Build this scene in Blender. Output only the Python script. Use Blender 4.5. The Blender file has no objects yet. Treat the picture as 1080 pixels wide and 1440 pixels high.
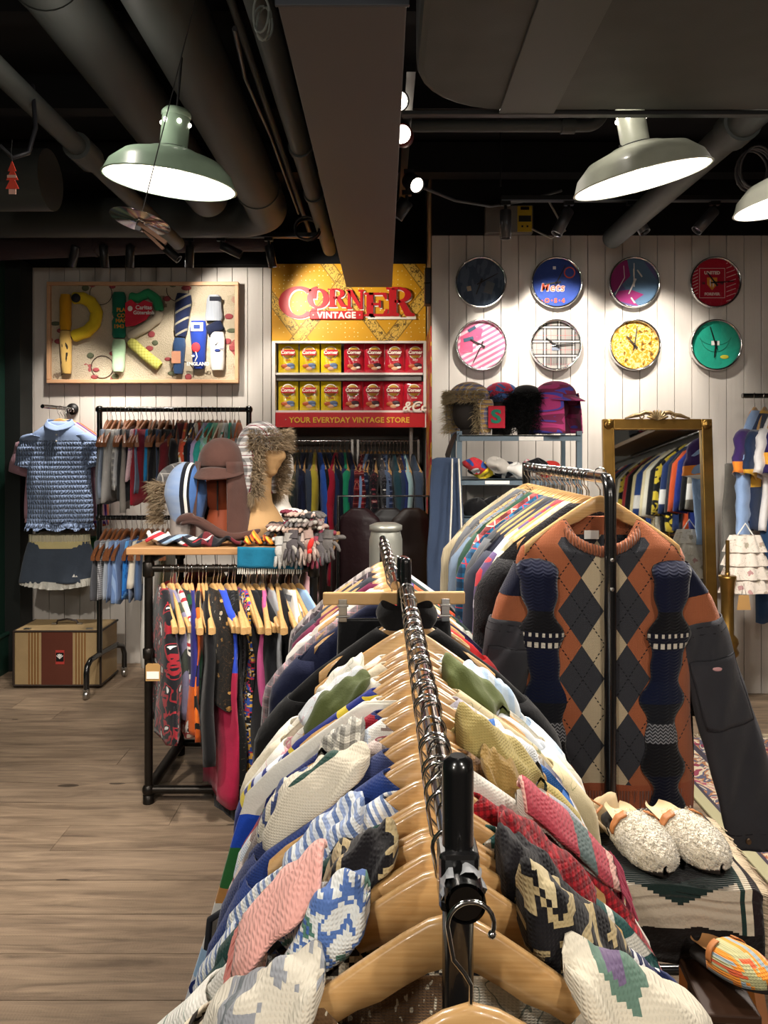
import bpy, math, random
from math import sin, cos, pi, radians as R, floor, sqrt, atan2
from mathutils import Vector, Matrix

S = bpy.context.scene
C = S.collection
rnd = random.Random(7)

# ------------------------------------------------------------------ camera, exposure, world
F = 1088.0; HZ = 622.0; CH = 1.5
cd = bpy.data.cameras.new('camera'); cam = bpy.data.objects.new('camera', cd); C.objects.link(cam)
cam.location = (0, 0, CH); cam.rotation_euler = (pi/2, 0, 0)
cd.sensor_fit = 'HORIZONTAL'; cd.sensor_width = 36; cd.lens = 36*F/1080
cd.shift_y = -(720-HZ)/1080; cd.clip_start = 0.02
S.camera = cam
S.view_settings.view_transform = 'Standard'; S.view_settings.look = 'None'
S.view_settings.gamma = 1; S.view_settings.use_curve_mapping = False
S.view_settings.exposure = 0.45
S.cycles.max_bounces = 7; S.cycles.diffuse_bounces = 4; S.cycles.glossy_bounces = 4
wd = bpy.data.worlds.new('world'); S.world = wd; wd.use_nodes = True
wd.node_tree.nodes['Background'].inputs[0].default_value = (0.9, 0.93, 1, 1)
wd.node_tree.nodes['Background'].inputs[1].default_value = 0.15

def W(px, py, Y): return Vector(((px-540)/F*Y, Y, CH-(py-HZ)/F*Y))

def light(kind, loc, power, color=(1, .93, .84), size=.1, target=None, angle=60, blend=.6, name='lamp_or_fill_light'):
    ld = bpy.data.lights.new(name, kind); ld.energy = power; ld.color = color
    if kind == 'AREA': ld.shape = 'DISK'; ld.size = size
    else: ld.shadow_soft_size = size
    if kind == 'SPOT': ld.spot_size = R(angle); ld.spot_blend = blend
    o = bpy.data.objects.new(name, ld); C.objects.link(o); o.location = loc
    if target is not None:
        o.rotation_euler = (Vector(target)-Vector(loc)).to_track_quat('-Z', 'Y').to_euler()
    return o

# added unseen spots imitating the shop's other ceiling lamps, above and behind the camera
WARM = (1, .92, .82); NEUT = (1, .97, .93)
for (x, y, tx, ty, tz, p, a) in [
        (-.9, -.6, -.05, 1.2, 1.0, 64, 75), (.9, -.5, .3, 1.1, 1.0, 68, 75),
        (.1, .6, .1, 1.5, .9, 22, 95),
        (-1.6, 1.2, -1.9, 3.6, 0, 150, 62), (.75, .5, .75, 2.3, .9, 80, 60), (-1.2, .6, -.6, 3.2, .8, 60, 45),
        (1.5, 1.6, 1.5, 4.4, .9, 60, 60)]:
    light('SPOT', (x, y, 2.72), p, WARM, .05, (tx, ty, tz), a, .7)
# added unseen points in place of further pendants, brightening the ceiling ducts
for (x, y, z, p) in [(-1.2, -.9, 2.2, 30), (1.3, -.9, 2.2, 30)]:
    light('POINT', (x, y, z), p, WARM, .12)

# ------------------------------------------------------------------ helpers: colour, nodes
def lin(c):
    if isinstance(c, str):
        c = c.lstrip('#'); c = [int(c[i:i+2], 16)/255 for i in (0, 2, 4)]
    return tuple((v/12.92 if v <= .04045 else ((v+.055)/1.055)**2.4) for v in c[:3])+(1.0,)

class G:
    """small node-graph helper"""
    def __init__(s, name, rough=.8, metal=0, spec=.3, coat=0, sheen=0):
        s.m = bpy.data.materials.new(name); s.m.use_nodes = True
        s.t = s.m.node_tree; s.b = s.t.nodes['Principled BSDF']
        s.b.inputs['Roughness'].default_value = rough; s.b.inputs['Metallic'].default_value = metal
        s.b.inputs['Specular IOR Level'].default_value = spec
        s.b.inputs['Coat Weight'].default_value = coat; s.b.inputs['Sheen Weight'].default_value = sheen
        s._co = None
    def n(s, t, **kw):
        o = s.t.nodes.new(t)
        for k, v in kw.items(): setattr(o, k, v)
        return o
    def l(s, a, b): s.t.links.new(a, b)
    def put(s, sock, v):
        if isinstance(v, bpy.types.NodeSocket): s.l(v, sock)
        elif isinstance(v, (tuple, list)) and sock.type == 'RGBA' and len(v) == 3: sock.default_value = tuple(v)+(1,)
        else: sock.default_value = v
    def ma(s, op, a, b=0.0, c=None):
        o = s.n('ShaderNodeMath', operation=op); s.put(o.inputs[0], a); s.put(o.inputs[1], b)
        if c is not None: s.put(o.inputs[2], c)
        return o.outputs[0]
    def co(s, kind='Object'):
        if s._co is None: s._co = s.n('ShaderNodeTexCoord')
        return s._co.outputs[kind]
    def xyz(s, v=None):
        o = s.n('ShaderNodeSeparateXYZ'); s.l(v if v is not None else s.co(), o.inputs[0]); return o.outputs
    def comb(s, x, y, z):
        o = s.n('ShaderNodeCombineXYZ'); s.put(o.inputs[0], x); s.put(o.inputs[1], y); s.put(o.inputs[2], z); return o.outputs[0]
    def scale(s, v, k):
        o = s.n('ShaderNodeVectorMath', operation='MULTIPLY'); s.put(o.inputs[0], v); o.inputs[1].default_value = k if isinstance(k, tuple) else (k, k, k); return o.outputs[0]
    def add(s, v, k):
        o = s.n('ShaderNodeVectorMath', operation='ADD'); s.put(o.inputs[0], v); s.put(o.inputs[1], k); return o.outputs[0]
    def snap(s, v, k):
        o = s.n('ShaderNodeVectorMath', operation='SNAP'); s.put(o.inputs[0], v); o.inputs[1].default_value = (k, k, k); return o.outputs[0]
    def noise(s, v, sc=5, det=2, rough=.5, dist=0):
        o = s.n('ShaderNodeTexNoise'); s.l(v, o.inputs['Vector']); o.inputs['Scale'].default_value = sc
        o.inputs['Detail'].default_value = det; o.inputs['Roughness'].default_value = rough; o.inputs['Distortion'].default_value = dist
        return o.outputs[0]
    def voro(s, v, sc=5, feat='F1', rand=1):
        o = s.n('ShaderNodeTexVoronoi', feature=feat); s.l(v, o.inputs['Vector']); o.inputs['Scale'].default_value = sc
        o.inputs['Randomness'].default_value = rand
        return o.outputs
    def mix(s, f, a, b):
        o = s.n('ShaderNodeMix', data_type='RGBA'); s.put(o.inputs[0], f)
        s.put(o.inputs[6], lin(a) if isinstance(a, str) else a); s.put(o.inputs[7], lin(b) if isinstance(b, str) else b)
        return o.outputs[2]
    def ramp(s, f, cols, interp='CONSTANT'):
        o = s.n('ShaderNodeValToRGB'); s.put(o.inputs[0], f); cr = o.color_ramp; cr.interpolation = interp
        if not isinstance(cols[0], tuple): cols = [(i/len(cols), c) for i, c in enumerate(cols)]
        while len(cr.elements) < len(cols): cr.elements.new(.5)
        for e, (p, c) in zip(cr.elements, cols): e.position = p
        for e, (p, c) in zip(cr.elements, cols): e.color = lin(c)
        return o.outputs[0]
    def band(s, x, period, lo, hi, ph=0.0):
        f = s.ma('FRACT', s.ma('ADD', s.ma('DIVIDE', x, period), ph))
        return s.ma('MULTIPLY', s.ma('GREATER_THAN', f, lo), s.ma('LESS_THAN', f, hi))
    def bump(s, h, dist=.002, st=1.0):
        o = s.n('ShaderNodeBump'); s.l(h, o.inputs['Height']); o.inputs['Distance'].default_value = dist; o.inputs['Strength'].default_value = st
        s.l(o.outputs[0], s.b.inputs['Normal'])
    def color(s, c):
        s.put(s.b.inputs['Base Color'], lin(c) if isinstance(c, str) else c); return s.m

_mc = {}
def M(name, col, rough=.6, metal=0, spec=.4, coat=0, emit=None, es=0, noise=0, ns=30, bump=0, bs=60):
    if name in _mc: return _mc[name]
    g = G(name, rough, metal, spec, coat)
    if noise:
        d = g.noise(g.co(), ns, 4)
        c = lin(col); k = 1-noise
        g.put(g.b.inputs['Base Color'], g.mix(d, tuple(v*k for v in c[:3])+(1,), tuple(min(1, v*(1+noise)) for v in c[:3])+(1,)))
    else: g.color(col)
    if bump: g.bump(g.noise(g.co(), bs, 3), bump, .8)
    if emit: g.b.inputs['Emission Color'].default_value = lin(emit); g.b.inputs['Emission Strength'].default_value = es
    _mc[name] = g.m; return g.m

def stitch(g, kind, k=.005):
    """fine relief of the cloth"""
    x, y, z = g.xyz()
    if kind == 'knit':
        zz = g.ma('ADD', g.ma('MULTIPLY', z, 2*pi/k*1.15), g.ma('MULTIPLY', g.ma('ABSOLUTE', g.ma('SINE', g.ma('MULTIPLY', x, pi/k))), 1.6))
        h = g.ma('MULTIPLY', g.ma('ABSOLUTE', g.ma('SINE', g.ma('MULTIPLY', x, pi/k))), g.ma('ADD', g.ma('MULTIPLY', g.ma('SINE', zz), .5), .5))
        h = g.ma('ADD', h, g.ma('MULTIPLY', g.noise(g.co(), 40, 3), 1.2))
        g.bump(h, k*.3, .6)
    elif kind == 'rib':
        h = g.ma('ABSOLUTE', g.ma('SINE', g.ma('MULTIPLY', x, pi/k)))
        g.bump(h, k*.7, 1)
    elif kind == 'quilt':
        v = g.voro(g.co(), 14, 'SMOOTH_F1')[0]
        h = g.ma('ADD', g.ma('MULTIPLY', v, -1.0), g.ma('MULTIPLY', g.noise(g.co(), 60, 3), .2))
        g.bump(h, .022, .7)
    elif kind == 'denim':
        h = g.ma('ADD', g.ma('SINE', g.ma('MULTIPLY', g.ma('ADD', x, z), 2500)), g.ma('MULTIPLY', g.noise(g.co(), 25, 4), 6))
        g.bump(h, .0012, .7)
    elif kind == 'boucle':
        g.bump(g.noise(g.co(), 160, 3, .7), .01, 1)
    else:
        g.bump(g.ma('ADD', g.noise(g.co(), 18, 4), g.ma('MULTIPLY', g.noise(g.co(), 300, 1), .1)), .008, .6)

def cloth(spec, relief=None, k=.0038):
    key = repr((spec, relief, k))
    if key in _mc: return _mc[key]
    t = spec[0]
    g = G('cloth_'+t, rough=.9, spec=.15, sheen=.15)
    x, y, z = g.xyz()
    if t == 'plain':
        n = g.noise(g.co(), 9, 4, .6); c = lin(spec[1])
        g.put(g.b.inputs['Base Color'], g.mix(n, tuple(v*.78 for v in c[:3])+(1,), tuple(min(1, v*1.18) for v in c[:3])+(1,)))
    elif t == 'plaid':
        _, base, c1, c2, p = spec
        col = g.mix(g.ma('MULTIPLY', g.band(x, p, .1, .5), .6), base, c1)
        col = g.mix(g.ma('MULTIPLY', g.band(z, p, .1, .5), .6), col, c1)
        col = g.mix(g.band(x, p, .72, .79), col, c2)
        col = g.mix(g.band(z, p, .72, .79), col, c2)
        g.color(col)
    elif t == 'stripe':
        _, ax, cols, p = spec
        v = {'x': x, 'z': z, 'd': g.ma('ADD', x, g.ma('MULTIPLY', z, .7)), 'e': g.ma('SUBTRACT', z, g.ma('MULTIPLY', x, .55))}[ax]
        g.color(g.ramp(g.ma('FRACT', g.ma('DIVIDE', v, p)), cols))
    elif t == 'blot':      # stitched-in picture knit: blocks of colour on a stitch grid
        _, cols, sc, st = spec
        v = g.snap(g.co(), st) if st else g.co()
        v = g.comb(g.xyz(v)[0], 0.0, g.xyz(v)[2])
        n = g.noise(v, sc, 2, .6, .6)
        f = g.ma('MULTIPLY', g.ma('SUBTRACT', n, .3), 2.5)
        g.color(g.ramp(f, cols))
    elif t == 'fair':      # fair isle: rows of motifs
        _, a, b, c, p = spec
        v = g.snap(g.co(), p/6); sx, sy, sz = g.xyz(v)
        u = g.ma('ABSOLUTE', g.ma('SUBTRACT', g.ma('FRACT', g.ma('DIVIDE', sx, p)), .5))
        w = g.ma('ABSOLUTE', g.ma('SUBTRACT', g.ma('FRACT', g.ma('DIVIDE', sz, p)), .5))
        d = g.ma('GREATER_THAN', g.ma('ADD', u, w), .5)
        col = g.mix(d, a, b)
        col = g.mix(g.band(z, p*3, .0, .12), col, c)
        g.color(col)
    elif t == 'floral':
        _, base, cols, sc = spec
        v = g.comb(x, 0.0, z)
        vo = g.voro(v, sc)
        d = g.ma('ADD', vo[0], g.ma('MULTIPLY', g.noise(v, sc*3.3, 2), .5))
        pick = g.n('ShaderNodeSeparateColor'); g.l(vo[1], pick.inputs[0])
        fc = g.ramp(pick.outputs[0], cols)
        on = g.ma('MULTIPLY', g.ma('LESS_THAN', d, .56), g.ma('GREATER_THAN', pick.outputs[1], .35))
        ring = g.ma('MULTIPLY', g.ma('LESS_THAN', d, .42), g.ma('GREATER_THAN', pick.outputs[1], .35))
        col = g.mix(on, base, fc)
        col = g.mix(g.ma('MULTIPLY', ring, .45), col, cols[0])
        # thin stems
        w = g.noise(v, sc*.8, 2, .5, 1.5)
        st = g.ma('LESS_THAN', g.ma('ABSOLUTE', g.ma('SUBTRACT', w, .5)), .008)
        g.color(g.mix(g.ma('MULTIPLY', st, .7), col, cols[-1]))
    elif t == 'bands':     # [(z, colour)] from the hem upward, z in metres below the rail
        _, bs = spec
        zz = g.ma('ADD', g.ma('ADD', z, 1.3), g.ma('MULTIPLY', g.noise(g.co(), 9, 2), .03))
        g.color(g.ramp(g.ma('DIVIDE', zz, 1.3), [((b+1.3)/1.3, c) for b, c in bs]))
    elif t == 'fleck':
        _, base, fl, sc, th = spec
        n = g.noise(g.scale(g.comb(x, 0.0, z), (1, 1, .4)), sc, 1)
        g.color(g.mix(g.ma('GREATER_THAN', n, th), base, fl))
    elif t == 'gingham':
        _, a, b, p = spec
        col = g.mix(g.ma('MULTIPLY', g.band(x, p, 0, .5), .5), a, b)
        g.color(g.mix(g.ma('MULTIPLY', g.band(z, p, 0, .5), .5), col, b))
    stitch(g, relief, k)
    _mc[key] = g.m; return g.m

# ------------------------------------------------------------------ helpers: mesh
class MB:
    def __init__(s): s.v = []; s.f = []; s.sm = []; s.mi = []
    def add(s, vs, fs, smooth=True, mi=0):
        o = len(s.v); s.v += [tuple(v) for v in vs]
        for f in fs: s.f.append(tuple(i+o for i in f)); s.sm.append(smooth); s.mi.append(mi)
        return s
    def box(s, c, d, mi=0, rot=None):
        hx, hy, hz = d[0]/2, d[1]/2, d[2]/2
        vs = [Vector((sx*hx, sy*hy, sz*hz)) for sz in (-1, 1) for sy in (-1, 1) for sx in (-1, 1)]
        if rot is not None: vs = [rot @ v for v in vs]
        vs = [v+Vector(c) for v in vs]
        return s.add(vs, [(0, 2, 3, 1), (4, 5, 7, 6), (0, 1, 5, 4), (2, 6, 7, 3), (0, 4, 6, 2), (1, 3, 7, 5)], False, mi)
    def tube(s, pts, r, n=10, caps=True, mi=0, squash=1.0, smooth=True):
        pts = [Vector(p) for p in pts]; m = len(pts)
        rs = r if isinstance(r, (list, tuple)) else [r]*m
        t0 = (pts[1]-pts[0]).normalized()
        up = Vector((0, 0, 1)) if abs(t0.z) < .9 else Vector((1, 0, 0))
        nx = t0.cross(up).normalized(); vs = []
        for i, p in enumerate(pts):
            t = (pts[min(i+1, m-1)]-pts[max(i-1, 0)])
            t = t.normalized() if t.length > 1e-9 else t0
            nx = (nx-t*nx.dot(t))
            nx = nx.normalized() if nx.length > 1e-6 else t.orthogonal().normalized()
            ny = t.cross(nx)
            for k in range(n):
                a = 2*pi*k/n; vs.append(p+nx*cos(a)*rs[i]+ny*sin(a)*rs[i]*squash)
        fs = [(i*n+k, i*n+(k+1) % n, (i+1)*n+(k+1) % n, (i+1)*n+k) for i in range(m-1) for k in range(n)]
        s.add(vs, fs, smooth, mi)
        if caps: s.add(vs[:n][::-1], [tuple(range(n))], False, mi); s.add(vs[-n:], [tuple(range(n))], False, mi)
        return s
    def lathe(s, prof, c=(0, 0, 0), n=32, axis='z', mi=0, smooth=True):
        vs = []
        for r, h in prof:
            for k in range(n):
                a = 2*pi*k/n
                p = (r*cos(a), r*sin(a), h) if axis == 'z' else ((r*cos(a), -h, r*sin(a)) if axis == 'y' else (h, r*cos(a), r*sin(a)))
                vs.append((p[0]+c[0], p[1]+c[1], p[2]+c[2]))
        m = len(prof)
        fs = [(i*n+k, i*n+(k+1) % n, (i+1)*n+(k+1) % n, (i+1)*n+k) for i in range(m-1) for k in range(n)]
        return s.add(vs, fs, smooth, mi)
    def prism(s, poly, y0, y1, mi=0):
        """polygon of (x, z) extruded from y0 to y1"""
        n = len(poly)
        vs = [(x, y0, z) for x, z in poly]+[(x, y1, z) for x, z in poly]
        fs = [tuple(range(n)), tuple(range(2*n-1, n-1, -1))]+[(i, n+i, n+(i+1) % n, (i+1) % n) for i in range(n)]
        return s.add(vs, fs, False, mi)
    def ball(s, c, r, n=12, m=8, mi=0, f=None):
        r = r if isinstance(r, tuple) else (r, r, r); vs = []
        for i in range(m+1):
            th = pi*i/m
            for k in range(n):
                a = 2*pi*k/n; p = Vector((r[0]*sin(th)*cos(a), r[1]*sin(th)*sin(a), r[2]*cos(th)))
                if f: p = f(p, th, a)
                vs.append(p+Vector(c))
        fs = [(i*n+k, (i+1)*n+k, (i+1)*n+(k+1) % n, i*n+(k+1) % n) for i in range(m) for k in range(n)]
        return s.add(vs, fs, True, mi)
    def grid(s, fn, nu, nv, mi=0, closed=False, smooth=True):
        vs = [fn(u/(nu if closed else nu-1) , v/(nv-1)) for v in range(nv) for u in range(nu)]
        fs = []
        for v in range(nv-1):
            for u in range(nu if closed else nu-1):
                u2 = (u+1) % nu; fs.append((v*nu+u, v*nu+u2, (v+1)*nu+u2, (v+1)*nu+u))
        return s.add(vs, fs, smooth, mi)
    def mesh(s, name, mats):
        me = bpy.data.meshes.new(name); me.from_pydata(s.v, [], s.f)
        for m in (mats if isinstance(mats, (list, tuple)) else [mats]): me.materials.append(m)
        me.polygons.foreach_set('use_smooth', s.sm); me.polygons.foreach_set('material_index', s.mi)
        me.update(); return me
    def obj(s, name, mats, parent=None, loc=(0, 0, 0), rot=(0, 0, 0), bevel=0):
        return link(name, s.mesh(name, mats), parent, loc, rot, bevel)

def link(name, me, parent=None, loc=(0, 0, 0), rot=(0, 0, 0), bevel=0):
    o = bpy.data.objects.new(name, me); C.objects.link(o); o.location = loc; o.rotation_euler = rot
    if parent is not None: o.parent = parent
    if bevel:
        b = o.modifiers.new('bevel', 'BEVEL'); b.width = bevel; b.segments = 2; b.limit_method = 'ANGLE'
    return o
def tag(o, label, cat, group=None, kind=None):
    if label: o['label'] = label
    if cat: o['category'] = cat
    if group: o['group'] = group
    if kind: o['kind'] = kind
    return o
def empty(name, label, cat, loc=(0, 0, 0), rot=(0, 0, 0), group=None):
    o = bpy.data.objects.new(name, None); C.objects.link(o); o.location = loc; o.rotation_euler = rot; o.empty_display_size = .05
    return tag(o, label, cat, group)
def struct(o): o['kind'] = 'structure'; return o
KIDS = {}
def dup(root, loc, rot=(0, 0, 0), label=None, group=None, sc=None):
    c = root.copy(); C.objects.link(c); c.location = loc; c.rotation_euler = rot
    if sc: c.scale = sc
    if label: c['label'] = label
    if group: c['group'] = group
    for ch in KIDS.get(root.name, []):
        d = ch.copy(); C.objects.link(d); d.parent = c
    return c
def part(parent, mb, name, mat, bevel=0, loc=(0, 0, 0), rot=(0, 0, 0), label=None):
    o = mb.obj(name, mat, parent, loc, rot, bevel)
    if label: o['label'] = label
    KIDS.setdefault(parent.name, []).append(o); return o

ORD = ['first', 'second', 'third', 'fourth', 'fifth', 'sixth', 'seventh', 'eighth', 'ninth', 'tenth', 'eleventh', 'twelfth',
       'thirteenth', 'fourteenth', 'fifteenth', 'sixteenth', 'seventeenth', 'eighteenth', 'nineteenth', 'twentieth',
       'twenty-first', 'twenty-second', 'twenty-third', 'twenty-fourth', 'twenty-fifth', 'twenty-sixth', 'twenty-seventh',
       'twenty-eighth', 'twenty-ninth', 'thirtieth', 'thirty-first', 'thirty-second', 'thirty-third', 'thirty-fourth']

_tx = {}
def text_mb(txt, size, depth=.002, bold=0.0, align='CENTER', shear=0.0, space=1.0):
    """letters of a sign as a mesh standing in the XZ plane, facing -Y"""
    key = (txt, size, depth, bold, align, shear, space)
    if key not in _tx:
        cu = bpy.data.curves.new('lettering', 'FONT'); cu.body = txt; cu.size = size; cu.extrude = depth/2
        cu.offset = bold; cu.align_x = align; cu.shear = shear; cu.resolution_u = 3; cu.space_character = space
        o = bpy.data.objects.new('lettering', cu); C.objects.link(o)
        me = bpy.data.meshes.new_from_object(o.evaluated_get(bpy.context.evaluated_depsgraph_get()))
        vs = [(v.co.x, -v.co.z, v.co.y) for v in me.vertices]; fs = [tuple(p.vertices) for p in me.polygons]
        bpy.data.objects.remove(o); bpy.data.curves.remove(cu); bpy.data.meshes.remove(me)
        _tx[key] = (vs, fs)
    return _tx[key]
def add_text(mb, txt, size, c=(0, 0, 0), depth=.002, bold=0.0, mi=0, **kw):
    vs, fs = text_mb(txt, size, depth, bold, **kw)
    mb.add([(v[0]+c[0], v[1]+c[1], v[2]+c[2]) for v in vs], fs, False, mi); return mb

def fur(mb, pts, ln, wd, droop=.4, seed=1, mi=0, jitter=.6):
    """tufts: pts = [(position, normal)], each a thin bent blade"""
    r = random.Random(seed)
    for p, n in pts:
        d = (n+Vector((r.uniform(-1, 1), r.uniform(-1, 1), r.uniform(-1, 1)))*jitter).normalized()
        L = ln*r.uniform(.5, 1.2); side = d.cross(Vector((r.uniform(-1, 1), r.uniform(-1, 1), .3))).normalized()*wd
        a = p; b = p+d*L*.55+Vector((0, 0, -droop*L*.15)); c = p+d*L+Vector((0, 0, -droop*L*.6))
        mb.add([a-side, a+side, b+side*.7, b-side*.7, c], [(0, 1, 2, 3), (3, 2, 4)], True, mi)
def ell_pts(c, r, n, seed, cond=None):
    q = random.Random(seed); out = []
    while len(out) < n:
        v = Vector((q.gauss(0, 1), q.gauss(0, 1), q.gauss(0, 1))).normalized()
        p = Vector((v.x*r[0], v.y*r[1], v.z*r[2])); nn = Vector((v.x/r[0], v.y/r[1], v.z/r[2])).normalized()
        if cond is None or cond(p): out.append((p+Vector(c), nn))
    return out

# ------------------------------------------------------------------ base materials
BLACK = M('black_powder_coat', '#101011', .22, 0, .5, coat=.6)
BLACKM = M('black_matt_metal', '#141414', .45, .2, .5)
PIPE = M('blackened_iron_pipe', '#2a2622', .38, .75, .5, noise=.5, ns=14)
CHROME = M('chrome', '#d8d8d8', .12, 1)
STEEL = M('brushed_steel', '#a9a6a2', .3, 1)
BRASS = M('old_brass', '#8a6a34', .32, .9, .5, noise=.45, ns=9)
WHITEP = M('white_plastic', '#e8e6e0', .5)
DARKC = M('ceiling_black_paint', '#141415', .8, 0, .2, noise=.3, ns=3)
def wood_hanger_mat():
    g = G('pale_birch', .3, 0, .5, .5)
    x, y, z = g.xyz()
    n = g.noise(g.scale(g.co(), (3, 20, 60)), 5, 5)
    g.color(g.mix(n, '#a87a42', '#d6b07a')); return g.m
HW = wood_hanger_mat()
HW2 = M('light_maple', '#c79f6c', .4, 0, .4, .2, noise=.2, ns=12)
# ------------------------------------------------------------------ THE SETTING
YL, YR, XC, XL, ZT = 5.25, 4.62, .285, -2.48, 2.715
def floor_mat():
    g = G('oak_floorboard', .5, 0, .35)
    p = g.n('ShaderNodeNewGeometry').outputs['Position']; oi = g.n('ShaderNodeObjectInfo')
    off = g.comb(g.ma('MULTIPLY', oi.outputs['Random'], 40), g.ma('MULTIPLY', oi.outputs['Random'], 13), 0.0)
    v = g.add(p, off)
    n1 = g.noise(g.scale(v, (.9, 9, 1)), 3, 6, .62, .8)
    n2 = g.noise(g.scale(v, (1.5, 80, 1)), 5, 5, .65)
    k = g.voro(g.scale(v, (1.1, 3.4, 1)), 1.6)[0]
    knot = g.ma('LESS_THAN', g.ma('ADD', k, g.ma('MULTIPLY', n1, .07)), .115)
    base = g.ramp(oi.outputs['Random'], ['#8f7a66', '#857160', '#9a8571', '#7b6857', '#907c6a', '#a18b75'])
    c = g.mix(g.ma('MULTIPLY', g.ma('SUBTRACT', n1, .25), 1.9), g.mix(.75, base, '#3a3028'), g.mix(.55, base, '#d0b698'))
    c = g.mix(g.ma('MULTIPLY', n2, .5), c, '#5b4c40')
    c = g.mix(g.ma('MULTIPLY', knot, .75), c, '#2b231d')
    saw = g.ma('SINE', g.ma('MULTIPLY', g.ma('ADD', g.xyz(p)[0], g.ma('MULTIPLY', n1, .03)), 700))
    g.bump(g.ma('ADD', g.ma('MULTIPLY', n1, .6), g.ma('MULTIPLY', saw, .06)), .004, .5)
    return g.color(c)
FM = floor_mat()
fl = struct(MB().box((.3, 2.0, -.06), (7, 8.2, .1)).obj('floor', M('subfloor', '#2c241d', .9)))
row = 0; y = -.2
fr = random.Random(3)
while y < 5.6:
    wdt = .19; x = XL-fr.uniform(0, 1.2)
    while x < 3.2:
        L = fr.uniform(1.1, 2.1); x1 = max(x, XL+.002); x2 = min(x+L, 3.2)
        if x2-x1 > .05 and (y > .4):
            MB().box(((x1+x2)/2, y+wdt/2, -.008), (x2-x1-.002, wdt-.0025, .016+fr.uniform(-.0006, .0006))).obj('floorboard', FM, fl)
        x += L
    y += wdt
def board_mat(name, a, b):
    g = G(name, .55, 0, .35)
    p = g.n('ShaderNodeNewGeometry').outputs['Position']; oi = g.n('ShaderNodeObjectInfo')
    v = g.add(g.scale(p, (12, 12, .9)), g.comb(g.ma('MULTIPLY', oi.outputs['Random'], 30), 0.0, 0.0))
    n = g.noise(v, 2.2, 5, .6, .3)
    g.bump(g.noise(v, 6, 4), .0015, .6)
    return g.color(g.mix(n, a, b))
WM = board_mat('white_painted_board', '#bfb8b0', '#cbc5bd')
def wall_boards(parent, x0, x1, y, z0, z1, pitch=.1036):
    x = x0; me = None
    while x < x1-.01:
        w = min(pitch, x1-x)
        MB().box((x+w/2, y+.009, (z0+z1)/2), (w-.0035, .018, z1-z0)).obj('wall_board', WM, parent, bevel=.0015)
        x += pitch
BLK = M('wall_upper_black_paint', '#0d0d0e', .8, 0, .2)
GAP = M('board_joint_shadow_gap', '#4a443f', .9)
wl = struct(MB().box(((XL-.76)/2, YL+.07, 1.6), (-.76-XL, .1, 3.2)).obj('wall_back', GAP))
wall_boards(wl, XL, -.765, YL, 0, ZT-.03)
struct(MB().box(((XL+.28)/2, YL-.01, 2.96), (.28-XL, .06, .53)).obj('trim_1', BLK))
wr = struct(MB().box(((XC+3)/2, YR+.07, 1.6), (3-XC, .1, 3.2)).obj('wall_back_right', GAP))
wall_boards(wr, XC+.0, 3, YR, 0, ZT+.02)
struct(MB().box(((XC+3)/2, YR-.0, 2.97), (3-XC, .05, .47)).obj('trim_2', BLK))
# return wall between the two, white above, printed panel at its foot handled below
struct(MB().box((XC+.03, (YR+YL)/2+.1, 1.6), (.05, YL-YR+.1, 3.2)).obj('wall_return', M('return_wall_paint', '#b8a993', .6)))
# alcove behind the sign
GREYW = M('alcove_grey_paint', '#8b857e', .7, noise=.08, ns=5)
struct(MB().box((-.24, 5.86, 1.6), (1.2, .1, 3.2)).obj('wall_alcove', GREYW))
struct(MB().box((-.79, 5.55, 1.6), (.06, .56, 3.2)).obj('wall_alcove_left', GREYW))
struct(MB().box((.31, 5.55, 1.6), (.05, .56, 3.2)).obj('wall_alcove_right', GREYW))
# left wall: dark green, panelled
GRN = M('dark_green_wall_paint', '#17352b', .45, 0, .4)
lw = struct(MB().box((XL-.05, 1.9, 1.6), (.1, 7.2, 3.2)).obj('wall_left', GRN))
for i, y in enumerate((3.9, 4.6)):
    for z0, z1 in ((.45, 2.5),):
        b = MB(); w = .56
        b.box((XL+.006, y, z0), (.012, w, .03)).box((XL+.006, y, z1), (.012, w, .03)).box((XL+.006, y-w/2, (z0+z1)/2), (.012, .03, z1-z0)).box((XL+.006, y+w/2, (z0+z1)/2), (.012, .03, z1-z0))
        b.obj('wall_moulding', GRN, lw, bevel=.003)
struct(MB().box((XL+.012, 1.9, .12), (.024, 7.0, .24)).tube([(XL+.018, -1.5, .25), (XL+.018, 5.2, .25)], .016, 8).obj('baseboard_left', GRN))
struct(MB().box((XL+.05, 5.15, 1.35), (.1, .18, 2.7)).obj('trim_3', M('dark_corner_post', '#0f1412', .6)))
# remaining shell
struct(MB().box((3.05, 1.9, 1.6), (.1, 7.2, 3.2)).obj('wall_right', M('wall_right_paint', '#5b5854', .8)))
struct(MB().box((.3, -1.75, 1.6), (7, .1, 3.2)).obj('wall_front', M('wall_front_paint', '#6b655e', .8)))
struct(MB().box((.3, 2.1, 3.25), (7, 8, .1)).obj('ceiling', DARKC))

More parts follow.
